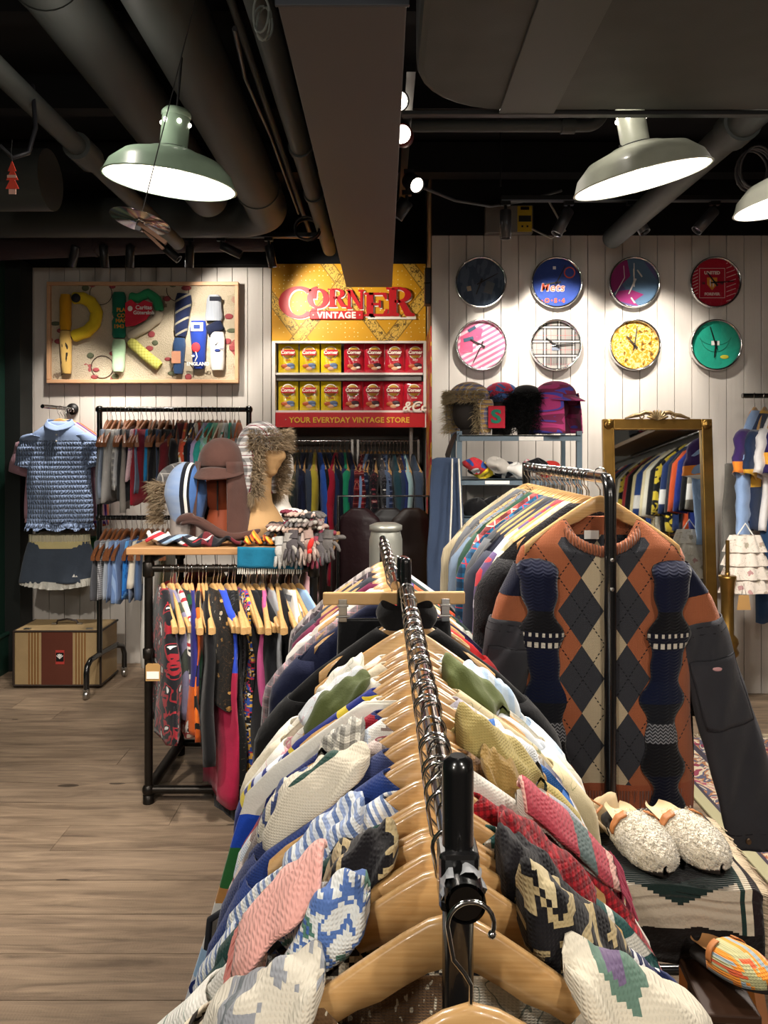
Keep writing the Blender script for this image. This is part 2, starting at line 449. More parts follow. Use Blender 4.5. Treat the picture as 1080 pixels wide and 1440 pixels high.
# rug
def rug_mat():
    g = G('persian_rug', .95, 0, .1)
    p = g.co(); x, y, z = g.xyz()
    q = g.comb(x, y, 0.0)
    v = g.noise(q, 7, 3, .6, 1.4)
    c = g.ramp(g.ma('MULTIPLY', g.ma('SUBTRACT', v, .3), 2.5), ['#cbbda4', '#a4506a', '#d3c6ac', '#b07b57', '#5e5f74', '#d3c6ac', '#93475a', '#76806a'])
    vo = g.voro(q, 9)
    c = g.mix(g.ma('LESS_THAN', vo[0], .22), c, '#8c3f52'); c = g.mix(g.ma('LESS_THAN', vo[0], .1), c, '#d9c9a5')
    ax = g.ma('SUBTRACT', .0, x)
    c = g.mix(g.ma('LESS_THAN', x, .05), c, '#b6b08e')
    c = g.mix(g.band(x, 5, .04, .046), c, '#4a4550'); c = g.mix(g.band(x, 5, .01, .013), c, '#4a4550')
    g.bump(g.noise(p, 400, 2), .003, .8); return g.color(c)
rug = empty('area_rug', 'faded red and cream persian rug with fringed ends on the floor at the right', 'rug', (1.30, .9, .0))
part(rug, MB().box((.85, 1.5, .007), (1.7, 3.0, .012)), 'pile', rug_mat(), .003)
b = MB(); q = random.Random(5)
for i in range(170):
    x = i*.01+q.uniform(-.002, .002)
    b.tube([(x, 3.0, .008), (x+q.uniform(-.01, .01), 3.03, .006), (x+q.uniform(-.02, .02), 3.07, .004)], .002, 3, False)
part(rug, b, 'fringe', M('rug_fringe', '#c9bda3', .9))['kind'] = 'stuff'

# ------------------------------------------------------------------ CEILING THINGS
DUCT = M('duct_black_paint', '#3a3d3b', .62, 0, .35, noise=.35, ns=2.5)
def duct(name, label, pts, r, rings=(), n=28, cat='duct', mat=None):
    o = empty(name, label, cat, pts[0]); p0 = Vector(pts[0]); mat = mat or DUCT
    part(o, MB().tube([Vector(p)-p0 for p in pts], r, n), 'tube_body', mat)
    for (c, d, rr, w) in rings:
        c = Vector(c)-p0; d = Vector(d)
        part(o, MB().tube([c-d*w, c+d*w], rr, n), 'coupling', mat, .003)
    return o
def arc(c, r, a0, a1, pl, n=8):
    out = []
    for i in range(n+1):
        a = R(a0+(a1-a0)*i/n); out.append((c[0]+r*cos(a), c[1]+r*sin(a), c[2]) if pl == 'xy' else (c[0]+r*cos(a), c[1], c[2]+r*sin(a)))
    return out
Y_ = (0, 1, 0); X_ = (1, 0, 0)
duct('air_duct', 'round black air duct beside the green pendant lamp, elbowing left at the far end',
     [(-.645, .2, 2.8), (-.645, 4.1, 2.8)]+arc((-.875, 4.25, 2.8), .23, 0, 90, 'xy')[1:]+[(-2.4, 4.48, 2.8)], .112,
     [((-.645, 3.95, 2.8), Y_, .117, .02), ((-.645, 1.45, 2.8), Y_, .117, .012), ((-1.35, 4.48, 2.8), X_, .117, .02)])
duct('air_duct', 'round black air duct running above and left of the green pendant lamp', [(-.955, .2, 2.83), (-.955, 4.2, 2.83)], .108,
     [((-.955, 2.2, 2.83), Y_, .112, .012), ((-.955, 1.5, 2.83), Y_, .112, .01)])
duct('ceiling_pipe', 'slim black pipe with a wide collar at the upper left', [(-1.145, .3, 2.605), (-1.145, 4.3, 2.605)], .036, [((-1.145, 2.95, 2.605), Y_, .052, .07)], 18, 'pipe')
duct('ceiling_pipe', 'black pipe running along the left side of the boxed beam', [(-.345, .3, 2.72), (-.345, 4.9, 2.72)], .042, [((-.345, 3.2, 2.72), Y_, .05, .02), ((-.345, 3.8, 2.72), Y_, .05, .02)], 18, 'pipe')
duct('ceiling_pipe', 'thin conduit between the large duct and the beam pipe', [(-.46, .4, 2.85), (-.46, 4.9, 2.8)], .014, [], 10, 'pipe')
duct('ceiling_pipe', 'thick pipe slanting in from the upper right corner with a coupling', [(1.30, 2.26, 2.66), (1.30, 4.4, 2.66)], .058, [((1.30, 2.85, 2.66), Y_, .07, .05)], 20, 'pipe')
duct('ceiling_pipe', 'black pipe crossing behind the flat duct with a bend at its right end', [(.05, 3.45, 2.91), (.9, 3.45, 2.91)]+arc((.9, 3.45, 2.99), .08, -90, 0, 'xz')[1:]+[(.98, 3.45, 3.2)], .026, [((.82, 3.45, 2.91), X_, .034, .03)], 14, 'pipe')
duct('air_duct', 'wide flexible duct bulging below the ceiling at the far left', [(-2.45, 4.75, 2.72), (-1.9, 4.7, 2.73), (-1.2, 4.7, 2.76), (-.7, 4.75, 2.78)], .105, [((-1.75, 4.7, 2.74), X_, .112, .012)], 24,
     mat=M('duct_plum_wrap', '#2a1d20', .8, bump=.01, bs=14))
duct('air_duct', 'short duct stub under the ceiling behind the red tag', [(-1.95, 3.6, 2.72), (-1.55, 3.6, 2.72)], .14, [], 24)
b = MB().box((-.8, 1.55, 2.675), (.72, .035, .03))
for x in (-1.15, -.80, -.50): b.box((x, 1.55, 2.94), (.012, .02, .5))
tag(b.obj('duct_hanger', BLACKM, bevel=.002), 'steel strap channel carrying the two big round ducts', 'bracket')
for i, (y, z, w) in enumerate([(1.2, 3.12, .09), (2.0, 3.12, .09), (2.8, 3.12, .09), (3.6, 3.12, .09), (4.4, 3.1, .12)]):
    struct(MB().box((.3, y, z), (6.4, w, .17)).obj('ceiling_joist', DARKC))
# boxed beam in the middle
bm = empty('boxed_beam', 'long dark grey boxed duct ending in front of the shop sign', 'duct', (-.09, 1.68, 2.44))
g = G('dark_grey_board', .5, 0, .4); g.bump(g.noise(g.scale(g.co(), (200, 4, 4)), 1, 2), .0004, .5); BEAMM = g.color('#504d4d')
part(bm, MB().box((0, 1.5, .22), (.278, 3.02, .44)), 'duct_casing', BEAMM, .003)
part(bm, MB().box((0, -.012, .215), (.29, .01, .43)), 'end_plate', M('end_plate_grey', '#40444b', .5), .002)
# flat duct overhead at the right
fd = empty('flat_duct', 'wide flat black duct overhead at the upper right', 'duct', (1.3, 1.2, 2.43))
b = MB()
def ovl(u, v):
    a = 2*pi*u; return None
poly = [(-1.22+.26*(1-cos(a)), .98-.26*(1-sin(a))) for a in [pi/2*i/8 for i in range(8, -1, -1)]]
poly = [(-1.22, -1.1), (1.3, -1.1), (1.3, .98)]+poly
b.add([(x, y, 0) for x, y in poly]+[(x, y, .42) for x, y in poly], [tuple(range(len(poly)))[::-1], tuple(range(len(poly), 2*len(poly)))]+[(i, (i+1) % len(poly), len(poly)+(i+1) % len(poly), len(poly)+i) for i in range(len(poly))], False)
g = G('duct_insulation_wrap', .6, 0, .35); g.bump(g.ma('ADD', g.noise(g.co(), 3, 2), g.ma('MULTIPLY', g.noise(g.co(), 300, 1), .02)), .05, .5); WRAPM = g.color('#424543')
part(fd, b, 'duct_casing', WRAPM, .02)
part(fd, MB().box((-.9, -.06, -.004), (.155, 2.1, .006)), 'cover_strip', M('duct_cover_strip', '#4a4d4b', .55), .002)
part(fd, MB().box((.0, .985, -.003), (2.5, .025, .012)), 'duct_flange', BLACKM, .002)

# pendants
def pendant(loc, tilt, col, label, col2):
    o = empty('pendant_lamp', label, 'lamp', loc, tilt)
    ENAM = M('enamel_'+col2, col, .35, 0, .5, .3, noise=.25, ns=14)
    prof = [(.0, .2), (.0425, .2), (.0425, .198), (.0425, .085), (.05, .08), (.075, .082), (.09, .075), (.15, .055), (.188, .02), (.203, -.015), (.207, -.018), (.203, -.02)]
    part(o, MB().lathe(prof, n=56), 'lamp_shade', ENAM)
    INN = M('lamp_inner_white', '#efece4', .5)
    part(o, MB().lathe([(.200, -.0185), (.184, .015), (.147, .048), (.088, .066), (.0, .07)], n=56), 'reflector', INN)
    part(o, MB().lathe([(.044, .185), (.0455, .187), (.0455, .196), (.044, .2), (.035, .21), (.0, .212)], n=32), 'neck_cap', ENAM)
    part(o, MB().lathe([(.052, .083), (.055, .086), (.052, .09)], n=32).tube([(-.05, -.02, .086), (-.058, -.028, .09)], .004, 6), 'clamp_band', BLACKM)
    b = MB()
    for a in (-60, -120, 0, 180): b.ball((.0425*cos(R(a)), .0425*sin(R(a)), .165), .0075, 10, 6)
    part(o, b, 'vent_hole', M('lamp_vent_glow', '#ffffff', .5, emit='#fff6e8', es=3))
    part(o, MB().ball((0, 0, .04), (.028, .028, .03), 16, 10), 'bulb', M('bulb_glow', '#ffffff', .4, emit='#fff3df', es=14))
    part(o, MB().tube([(0, 0, .21), (0, 0, .5), (.01, 0, .9)], .004, 6), 'cord', BLACKM)
    light('POINT', (loc[0], loc[1], loc[2]-.005), 7, WARM, .03)
    light('POINT', (loc[0]-.17, loc[1]-.17, loc[2]+.19), 1.3, WARM, .02)  # added fill point beside the neck, brightens the shade top from outside
    l = light('SPOT', (loc[0], loc[1], loc[2]-.01), 90, WARM, .1, (loc[0], loc[1], 0), 150, .5)
    return o
pendant(W(240, 250, 2.42), (R(4), R(6.5), 0), '#b0ccb2', 'green enamel factory pendant lamp lit at the upper left', 'green')
pendant(W(901, 245, 2.36), (R(5), R(-12), 0), '#bdc0ae', 'grey-green enamel factory pendant lamp at the upper right', 'greygreen')
pendant(W(1122, 275, 2.6), (R(0), R(-10), 0), '#8f9085', 'pendant lamp cut off by the right edge of the photo', 'grey')

# hanging disc and red tag
cdm = G('disc_rainbow', .12, .9, .5); cx, cy, cz = cdm.xyz()
an = cdm.ma('ARCTAN2', cx, cy)
cdm.color(cdm.ramp(cdm.ma('FRACT', cdm.ma('ADD', cdm.ma('MULTIPLY', an, .95), cdm.ma('MULTIPLY', cdm.noise(cdm.co(), 12), .5))), ['#b9a08f', '#8f7896', '#c9bda4', '#a06f78', '#7f8a8d', '#d6c7b0'], 'LINEAR'))
o = empty('hanging_disc', 'shiny rainbow compact disc dangling below the green lamp', 'disc', W(197, 311, 1.55), (R(-8), R(11), 0))
part(o, MB().lathe([(.008, -.0006), (.06, -.0006), (.06, .0006), (.008, .0006)], n=48), 'disc', cdm.m)
part(o, MB().lathe([(.0075, -.003), (.0105, -.003), (.0105, .003), (.0075, .003)], n=24), 'hub', CHROME)
b = MB().tube([(0, 0, .0), (0, 0, .05), (.001, 0, .9)], .0012, 5).box((0, 0, -.01), (.012, .004, .02))
part(o, b, 'string', BLACKM)
part(o, MB().box((.03, 0, -.02), (.07, .006, .008), rot=Matrix.Rotation(R(25), 3, 'Y')).box((.03, .01, -.028), (.06, .004, .006), rot=Matrix.Rotation(R(33), 3, 'Y')), 'wooden_peg', M('peg_wood', '#6a4a35', .7))
o = empty('air_freshener', 'small red tree-shaped card hanging from a cable at the upper left', 'air freshener', W(17, 226, 2.2))
poly = [(0, 0), (.012, -.03), (.006, -.03), (.018, -.055), (.008, -.055), (.02, -.08), (-.018, -.08), (-.006, -.055), (-.016, -.055), (-.005, -.03), (-.012, -.03)]
part(o, MB().prism(poly, -.001, .001), 'card', M('red_card', '#c8391f', .6))
part(o, MB().box((0, -.002, -.045), (.026, .001, .008)).box((.001, -.0, -.088), (.02, .002, .014)), 'label_strip', M('card_print', '#c99a8a', .6))
part(o, MB().tube([(0, 0, 0), (-.003, 0, .02), (0, 0, .06)], .001, 4), 'thread', BLACKM)
# loops of cable
def cable(pts, r, label, mat=None):
    return tag(MB().tube(pts, r, 6).obj('cable', mat or M('cable_rubber', '#16161a', .5)), label, 'cable')
def coil(c, rx, rz, turns, seed, dy=.03):
    q = random.Random(seed); out = []; n = 18*turns
    for i in range(n+1):
        a = 2*pi*i/18; j = 1+.12*sin(i*.37+seed)
        out.append((c[0]+rx*cos(a)*j, c[1]+dy*sin(i*.21), c[2]+rz*sin(a)*j))
    return out
cable(coil(W(430, 322, 4.3), .07, .06, 3, 1), .006, 'coiled black cable hanging left of the boxed beam')
cable(coil(W(1060, 235, 3.4), .07, .09, 4, 2), .005, 'coiled grey cable under the ceiling at the right edge', M('cable_grey', '#4a4b4e', .5))
cable(coil(W(370, 25, 1.9), .02, .045, 3, 3), .003, 'loose bright wire loops beside the near end of the boxed beam', M('cable_wrap', '#8a918c', .4))
cable([W(0, 205, 2.3), W(18, 222, 2.3), W(40, 215, 2.35), W(50, 180, 2.4), W(46, 120, 2.5)], .007, 'black cable curving above the red tag')
cable([W(748, 322, 4.5), W(775, 335, 4.45), W(795, 325, 4.4), W(770, 280, 4.4)], .006, 'pale cable looping from the fuse box to the right', M('cable_pale', '#9b988f', .5))
cable([W(590, 262, 4.0), W(640, 282, 4.1), W(690, 290, 4.2), W(735, 283, 4.2), W(790, 268, 4.2)], .008, 'grey cable sagging along the right track', M('cable_grey', '#4a4b4e', .5))
cable([W(330, 40, 2.2), W(345, 110, 2.6), W(380, 190, 3.2), W(420, 300, 4.3)], .008, 'black cable running back beside the boxed beam')
# threaded rods
for i, (px, y) in enumerate([(704, 3.9), (1043, 3.9)]):
    tag(MB().tube([W(px, 262, y), (W(px, 262, y).x, y, 3.2)], .004, 6).obj('hanger_rod', BLACKM), 'thin threaded rod holding the right track, %s one' % ('left' if i == 0 else 'right'), 'rod')

# tracks and spotlights
def track(x0, x1, y, z, label):
    o = empty('light_track', label, 'track', (x0, y, z)); part(o, MB().box(((x1-x0)/2, 0, 0), (x1-x0, .035, .03)), 'track_rail', BLACKM, .002)
    part(o, MB().box(((x1-x0)/2, -.019, -.012), (x1-x0, .002, .006)), 'edge_strip', M('track_edge_grey', '#70757c', .4, .6), .0)
    return o
tr = track(-2.35, -.3, 4.62, 2.735, 'long black light track above the patchwork letter panel')
tr2 = track(.62, 2.5, 4.1, 2.79, 'long black light track above the wall clocks')
GLOW = M('spot_lens_glow', '#ffffff', .3, emit='#fff1dc', es=9); DIM = M('spot_lens_dim', '#2b2b2c', .2)
def spot(px, py, Y, ztop, ax, ay, L=.13, r=.026, glow=False, power=0, target=None, label='', ang=55, mat=None, blend=.6):
    c = W(px, py, Y)
    o = empty('track_spotlight', label, 'spotlight', (c.x, c.y, ztop))
    part(o, MB().box((0, 0, -.012), (.05, .03, .024)).tube([(0, 0, -.02), (0, 0, -.055)], .008, 8), 'mount', BLACKM)
    rot = Matrix.Rotation(ax, 4, 'X') @ Matrix.Rotation(ay, 4, 'Y')
    h = MB().lathe([(r*.9, 0), (r, -.004), (r, -L), (r*.86, -L), (r*.86, -L+.012)], n=28).lathe([(0, 0), (r*.9, 0)], n=28)
    hp = part(o, h, 'lamp_head', mat or M('spot_body', '#2e2f31', .35, .5), loc=(0, 0, -.05))
    hp.rotation_euler = rot.to_euler()
    lp = MB().lathe([(0, -L+.01), (r*.86, -L+.01)], n=28).obj('lens', GLOW if glow else DIM, hp)
    if power:
        light('SPOT', Vector((c.x, c.y, ztop-.05))+rot.to_3x3() @ Vector((0, 0, -L-.02)), power, WARM, .03, target, ang, blend)
    return o
sp = [(107, 372, R(20), R(20), True), (145, 362, R(8), R(-3), False), (183, 362, R(8), R(4), False), (228, 362, R(0), R(-50), False), (267, 357, R(10), R(4), False), (311, 356, R(10), R(-65), False), (378, 358, R(5), R(-10), False)]
tg = [(-2.2, 5.2, 1.2), (-2.0, 5.2, .8), (-1.75, 5.2, 1.0), (-1.0, 5.2, 2.35), (-1.35, 5.2, 1.9), (-.5, 5.3, 1.2), (-.3, 5.2, 2.4)]
nm = ['lit spotlight, first from the left above the letter panel', 'black spotlight, second from the left above the letter panel', 'black spotlight, third from the left above the letter panel',
      'spotlight tilted right, fourth from the left on the left track', 'upright spotlight, fifth from the left on the left track', 'spotlight lying nearly flat, sixth from the left on the left track', 'spotlight just left of the yellow shop sign']
pw = [30, 34, 30, 34, 34, 26, 30]
for (px, py, ax, ay, gl), t, l, p in zip(sp, tg, nm, pw): spot(px, py, 4.62, 2.725, ax, ay, glow=gl, power=p, target=t, label=l, ang=70)
for (px, ax, ay, t, l, p) in [(711, R(0), R(0), (.75, 4.6, 1.9), 'grey spotlight in front of the fuse box', 46), (800, R(-8), R(28), (1.05, 4.6, 2.1), 'spotlight tilted left, right of the fuse box', 60),
                           (888, R(-20), R(-22), (1.6, 4.6, 2.0), 'slim spotlight seen under the grey-green pendant', 42), (1005, R(-5), R(42), (1.45, 4.6, 1.7), 'spotlight strongly tilted left near the right edge', 42)]:
    spot(px, 300, 4.1, 2.78, ax, ay, power=p, target=t, label=l, L=.15, r=.03, ang=62, mat=M('spot_body_grey', '#55565a', .35, .6))
# centre cluster beside the boxed beam
tr3 = empty('light_track', 'short light track running back along the right side of the boxed beam', 'track', (.1, 3.0, 2.88))
part(tr3, MB().box((0, .6, 0), (.035, 1.5, .03)), 'track_rail', BLACKM, .002)
spot(557, 178, 3.0, 2.87, R(-70), R(-10), .06, .04, True, 20, (-.3, .8, .9), 'bright round spotlight half hidden by the boxed beam', 80)
spot(568, 208, 3.35, 2.87, R(-80), R(10), .07, .045, True, 20, (.5, 1.0, .8), 'bright round spotlight facing the camera beside the boxed beam', 80, mat=M('spot_red', '#5a1c1c', .4, .3))
spot(575, 246, 3.75, 2.82, R(-55), R(-25), .09, .04, True, 8, (.8, 2.6, 1), 'spotlight with an orange-rimmed lens below the two bright ones', 70)
spot(572, 285, 4.0, 2.80, R(10), R(35), .1, .04, False, 90, (-.15, 5.5, 1.1), 'black spotlight lowest beside the boxed beam')
# fuse box
o = empty('fuse_box', 'grey fuse box with a yellow and black panel on the black band', 'electrical box', (W(715, 310, 4.56).x, 4.56, W(715, 310, 4.56).z))
part(o, MB().box((0, 0, 0), (.28, .06, .165)), 'case', M('fusebox_grey', '#6f6c66', .5), .006)
part(o, MB().box((.09, -.032, 0), (.085, .006, .15)), 'label_panel', M('fusebox_yellow', '#b59a22', .5), .001)
part(o, MB().box((.09, -.037, 0), (.072, .005, .035)).box((.09, -.037, .06), (.05, .005, .016)).box((.075, -.037, -.045), (.01, .005, .01)).box((.105, -.037, -.045), (.01, .005, .01)), 'breaker', BLACKM)
# ------------------------------------------------------------------ GARMENTS AND HANGERS
def HTOP(x): t = abs(x)/.215; return -.060-.150*((t*t+.012)**.5-.11)
def sgp(v, p): return math.copysign(abs(v)**p, v)
def garment_mb(w=.23, L=.62, th=.03, neck=.065, drop=.09, z0=-.115, flare=.02, sleeve=0, sw=.065, st=.028, spread=.1,
               fold=.008, nu=28, nv=18, seed=1, split=False, cuff=.8, hemwave=.01, body=True, scoop=.0, gather=None):
    q = random.Random(seed); ph = [q.uniform(0, 6.28) for _ in range(8)]; k1 = q.uniform(18, 26); k2 = q.uniform(35, 52)
    mb = MB(); ns = 9 if drop > .01 else 1
    rows = []
    if drop > .01:
        zn = HTOP(neck)+.008; wa = min(w-.012, .225)
        for i in range(ns-1):
            s = i/(ns-2); x = neck+(wa-neck)*s; rows.append((x, HTOP(x)+.008-.004*s, th*(.5+.5*s**.7)))
        rows.append((w-.004, HTOP(wa)-.006-(w-wa)*.75, th)); z_sh = HTOP(wa)-.012-(w-wa)*1.0; rows.append((w, z_sh, th)); ns += 0
    else:
        rows = [(neck, z0, th*.6), (w, z0-drop, th)]; z_sh = z0-drop
    for i in range(1, nv+1):
        s = i/nv; rows.append((w+.012*sin(s*2.2)+flare*s, z_sh-(L-drop)*s, th*(1+.25*s)))
    z0 = rows[0][1]
    def wr(x, z, sy):
        dep = min(1, max(0, (z0-z)/.25)); 
        return fold*dep*(sin(k1*x+ph[0]+sy+1.5*sin(z*5+ph[1]))+.5*sin(k2*x+ph[2]-sy)+.6*sin(14*z+9*x+ph[3]))
    if body:
        vs = []; n = nu; fsm = []
        for j, (hw, z, ht) in enumerate(rows):
            for k in range(n):
                a = 2*pi*k/n; x = hw*sgp(cos(a), .75); y = ht*sgp(sin(a), .85)
                zz = z
                if j <= ns and scoop and ns > 1:
                    f_ = max(0, -sin(a))*(1-abs(cos(a))**2.5); zz = min(z, z0-scoop*f_-.002*j)
                    if j == 0: y *= 1+.25*f_
                if j == len(rows)-1: zz += hemwave*sin(7*x/w+ph[4])
                if gather and j > ns: x *= 1-gather*.5*(1+sin((z0-z)*gather*0+0))*0
                y += wr(x, z, 0 if sin(a) < 0 else 2.0)
                x += .35*fold*sin(16*z+ph[5])*(j > ns)
                vs.append((x, y, zz))
        for j in range(len(rows)-1):
            for k in range(n):
                f = (j*n+k, (j+1)*n+k, (j+1)*n+(k+1) % n, j*n+(k+1) % n); fsm.append(f)
        for f in fsm:
            cx = sum(vs[i][0] for i in f)/4; mb.f.append(f); mb.sm.append(True); mb.mi.append(1 if (split and cx > 0) else 0)
        mb.v += vs
    if sleeve:
        m = max(8, nu//2); nvs = max(6, nv*2//3)
        for sd in (-1, 1):
            a0 = Vector((sd*(w-.045), 0, z_sh+.018)); k3 = q.uniform(0, 6)
            def fn(u, v):
                a = 2*pi*u; sp = spread*(v**.8)
                cx = a0.x+sd*(.035*min(1, v*5)+sp); cz = a0.z-sleeve*v
                rr = sw*(1-(1-cuff)*v)*(min(1, .55+v*3)); tilt = spread/sleeve
                ox = rr*sgp(cos(a), .9); oy = st*(1.1-.3*v)*sgp(sin(a), .9)
                oy += fold*.8*sin(30*v*sleeve/.5+ox*30+k3)
                return (cx+ox*cos(tilt), oy, cz+sd*ox*sin(tilt)*.9+.004*sin(20*v+k3))
            mb.grid(fn, m, nvs, 1 if (split and sd > 0) else 0, True)
    return mb
def garment(name, label, cat, mats, loc, rotz=0, group=None, **kw):
    mb = garment_mb(**kw)
    o = mb.obj(name, mats if isinstance(mats, list) else [mats], None, loc, (kw.get('_rx', 0), 0, rotz))
    sol = o.modifiers.new('cloth_thickness', 'SOLIDIFY'); sol.thickness = .0035; sol.offset = -1
    return tag(o, label, cat, group)

def hanger_body(hw=.215, th=.0065):
    mb = MB(); n = 21
    top = []; bot = []
    for i in range(n):
        x = -hw+2*hw*i/(n-1); t = abs(x)/hw
        zt = HTOP(x)-.004*(t > .97); zb = zt-(.052-.024*t**.7)
        if t < .35: zb = zt-.046+.012*(1-t/.35)*0
        top.append((x, zt)); bot.append((x, zb))
    def yt(x): t = abs(x)/hw; return th*(1+.9*t**3), -.012*t*t
    vs = []
    for (x, zt), (_, zb) in zip(top, bot):
        h, off = yt(x); vs += [(x, off-h, zt-.003), (x, off-h*.5, zt), (x, off+h*.5, zt), (x, off+h, zt-.003), (x, off+h, zb+.003), (x, off, zb), (x, off-h, zb+.003)]
    m = 7
    fs = [(i*m+k, i*m+(k+1) % m, (i+1)*m+(k+1) % m, (i+1)*m+k) for i in range(n-1) for k in range(m)]
    mb.add(vs, fs, True); mb.add(vs[:m], [tuple(range(m))[::-1]], False); mb.add(vs[-m:], [tuple(range(m))], False)
    return mb
def hook_pts(r):
    p = [(r*1.02*cos(R(a)), 0, r*1.02*sin(R(a))) for a in range(-25, 196, 17)]
    x, _, z = p[-1]
    return p+[(x+.001, 0, z-.006), (x*.75, 0, -.026), (x*.3, 0, -.036), (0, 0, -.045), (0, 0, -.064)]
def make_hanger(r, seg=6, name='wooden_hanger', hwid=.215, mat=None):
    o = hanger_body(hwid).obj(name, mat or HW)
    p = hook_pts(r)
    part(o, MB().tube(p, .0019, seg).ball(p[0], .0034, 8, 6), 'hook', CHROME)
    return o
def clip_hanger(r, name='clip_hanger', hw=.19, mat=None, bh=.034):
    o = MB().box((0, 0, -.095), (hw*2, .014, bh)).obj(name, mat or HW2, bevel=.004)
    p = hook_pts(r); part(o, MB().tube(p, .0019, 6), 'hook', CHROME)
    for s in (-1, 1):
        b = MB().box((s*hw*.72, -.012, -.125), (.022, .004, .06)).box((s*hw*.72, .012, -.125), (.022, .004, .06)).box((s*hw*.72, 0, -.112), (.03, .03, .006)).tube([(s*hw*.72-.018, -.016, -.14), (s*hw*.72+.018, -.016, -.14)], .003, 6)
        part(o, b, 'clip', STEEL, .001)
    return o
FAR = (0, 60, -20)     # prototypes are placed by the first use; see place_hanger
protos = {}; hcount = {}
def place_hanger(kind, loc, rotz, label, group=None):
    if kind not in protos:
        o = {'near': lambda: make_hanger(.0175, 8), 'right': lambda: make_hanger(.0175, 6), 'wall': lambda: make_hanger(.017, 5),
             'dark': lambda: make_hanger(.017, 5, mat=M('brown_stained_hanger', '#7a4a2c', .4, coat=.3)),
             'clip': lambda: clip_hanger(.0175), 'clipdark': lambda: clip_hanger(.017, hw=.16, mat=M('brown_stained_hanger', '#7a4a2c', .4, coat=.3), bh=.028)}[kind]()
        protos[kind] = o; o.location = loc; o.rotation_euler = (0, 0, rotz); tag(o, label, 'hanger', group); return o
    return dup(protos[kind], loc, (0, 0, rotz), label, group)

def add_collar(o, mat, kind='flap', w=.07, th=.03, z=-.11, seed=1, h=.035, sd=1, x0=.09, ll=.085, puff=1.0, wide=None):
    """collar / turtleneck / folded cloth lying on one shoulder"""
    q = random.Random(seed); ph = q.uniform(0, 6); mb = MB()
    if kind == 'turtle':
        def fn(u, v):
            a = 2*pi*u; return ((w*.86+.012*sin(pi*v))*cos(a), (th+.004)*sin(a), z-.01+h*v+.006*sin(3*a+ph)+.014*abs(cos(a)))
        mb.grid(fn, 36, 8, 0, True)
        return part(o, mb, 'turtleneck', mat)
    k5 = q.uniform(0, 6); wd_ = wide or th+q.uniform(.012, .022)
    def fn(u, v):
        # closed pillow-like fold: u around the section (across the rail), v outward along the shoulder
        a = 2*pi*u; t = cos(a); x = x0+ll*v+.014*sin(2.2*t+k5)*v
        tap = (max(0.04, 1-abs(2*v-1)**9))**.5
        hgt = (.015+.008*sin(3*v+k5))*puff*tap
        cr = .006*sin(4*t+7*v+k5)+.004*sin(11*v-5*t+k5*2)+.0025*sin(17*v+9*t)
        return (sd*x, wd_*t*tap*(1+.10*sin(4*v+k5)), HTOP(x)+.012+cr-.016*abs(t)**3+hgt*sin(a)+.006*sin(pi*v))
    mb.grid(fn, 30, 22, 0, True)
    return part(o, mb, 'collar', mat)

# ---- front rack (rail along Y, adjustable double rack)
RZ = 1.133; RX = .062
rk = empty('clothes_rack', 'black and chrome garment rack nearest the camera, filled with knitwear', 'clothes rack', (RX, .615, 0))
part(rk, MB().tube([(.003, .0, RZ), (-.004, 1.37, RZ)], .0135, 28), 'chrome_rail', M('dark_chrome', '#9a9590', .1, 1))
part(rk, MB().lathe([(0, -.035), (.0135, -.034), (.0165, -.028), (.0165, .0)], (.003, 0.0, RZ), 28, 'y').lathe([(0.0165, .0), (.0165, -.02)], (.003, 0.0, RZ), 28, 'y'), 'rail_end_cap', BLACK)
def post(parent, x, y, ztop, r=.0135, foot=True, wide=.27, zbase=.06):
    part(parent, MB().tube([(x, y, zbase), (x, y, ztop-.012), (x, y, ztop-.004), (x, y, ztop)], [r, r, r*.92, r*.5], 24), 'post', BLACK)
    part(parent, MB().tube([(x, y, zbase+.03), (x, y, RZ-.25)], r*1.25, 20), 'outer_post', BLACK)
    if foot:
        part(parent, MB().tube([(x-wide, y, .055), (x+wide, y, .055)], .014, 12), 'foot', BLACK)
        for s in (-1, 1):
            part(parent, MB().lathe([(0, -.01), (.022, -.01), (.025, -.004), (.025, .004), (.022, .01), (0, .01)], (x+s*wide, y, .026), 16, 'x').box((x+s*wide, y, .045), (.028, .03, .02)), 'caster', BLACKM, .002)
post(rk, .001, .045, RZ+.10, .0135)
part(rk, MB().box((0.001, .045, RZ), (.034, .036, .05)), 'clamp', BLACK, .005)
post(rk, -.006, 1.345, RZ+.075, .0135)
q_ = MB()
def tape(u, v):
    a = 2*pi*u*1.0; return (.003+.0175*cos(a)+.002*sin(7*a+v*5), .012+.028*v, RZ+.0175*sin(a)+.002*cos(5*a))
q_.grid(tape, 26, 5, 0, True)
part(rk, q_, 'clear_tape', M('clear_tape', '#b9bcc0', .15, 0, .8))
rk2 = empty('clothes_rack', 'second garment rack standing end to end behind the nearest one', 'clothes rack', (.03, 2.0, 0))
part(rk2, MB().tube([(.0, -.02, RZ), (-.035, .95, RZ)], .0125, 20), 'chrome_rail', M('dark_chrome', '#9a9590', .1, 1))
post(rk2, .02, .02, RZ+.07, .017); post(rk2, -.033, .9, RZ+.0, .0135)

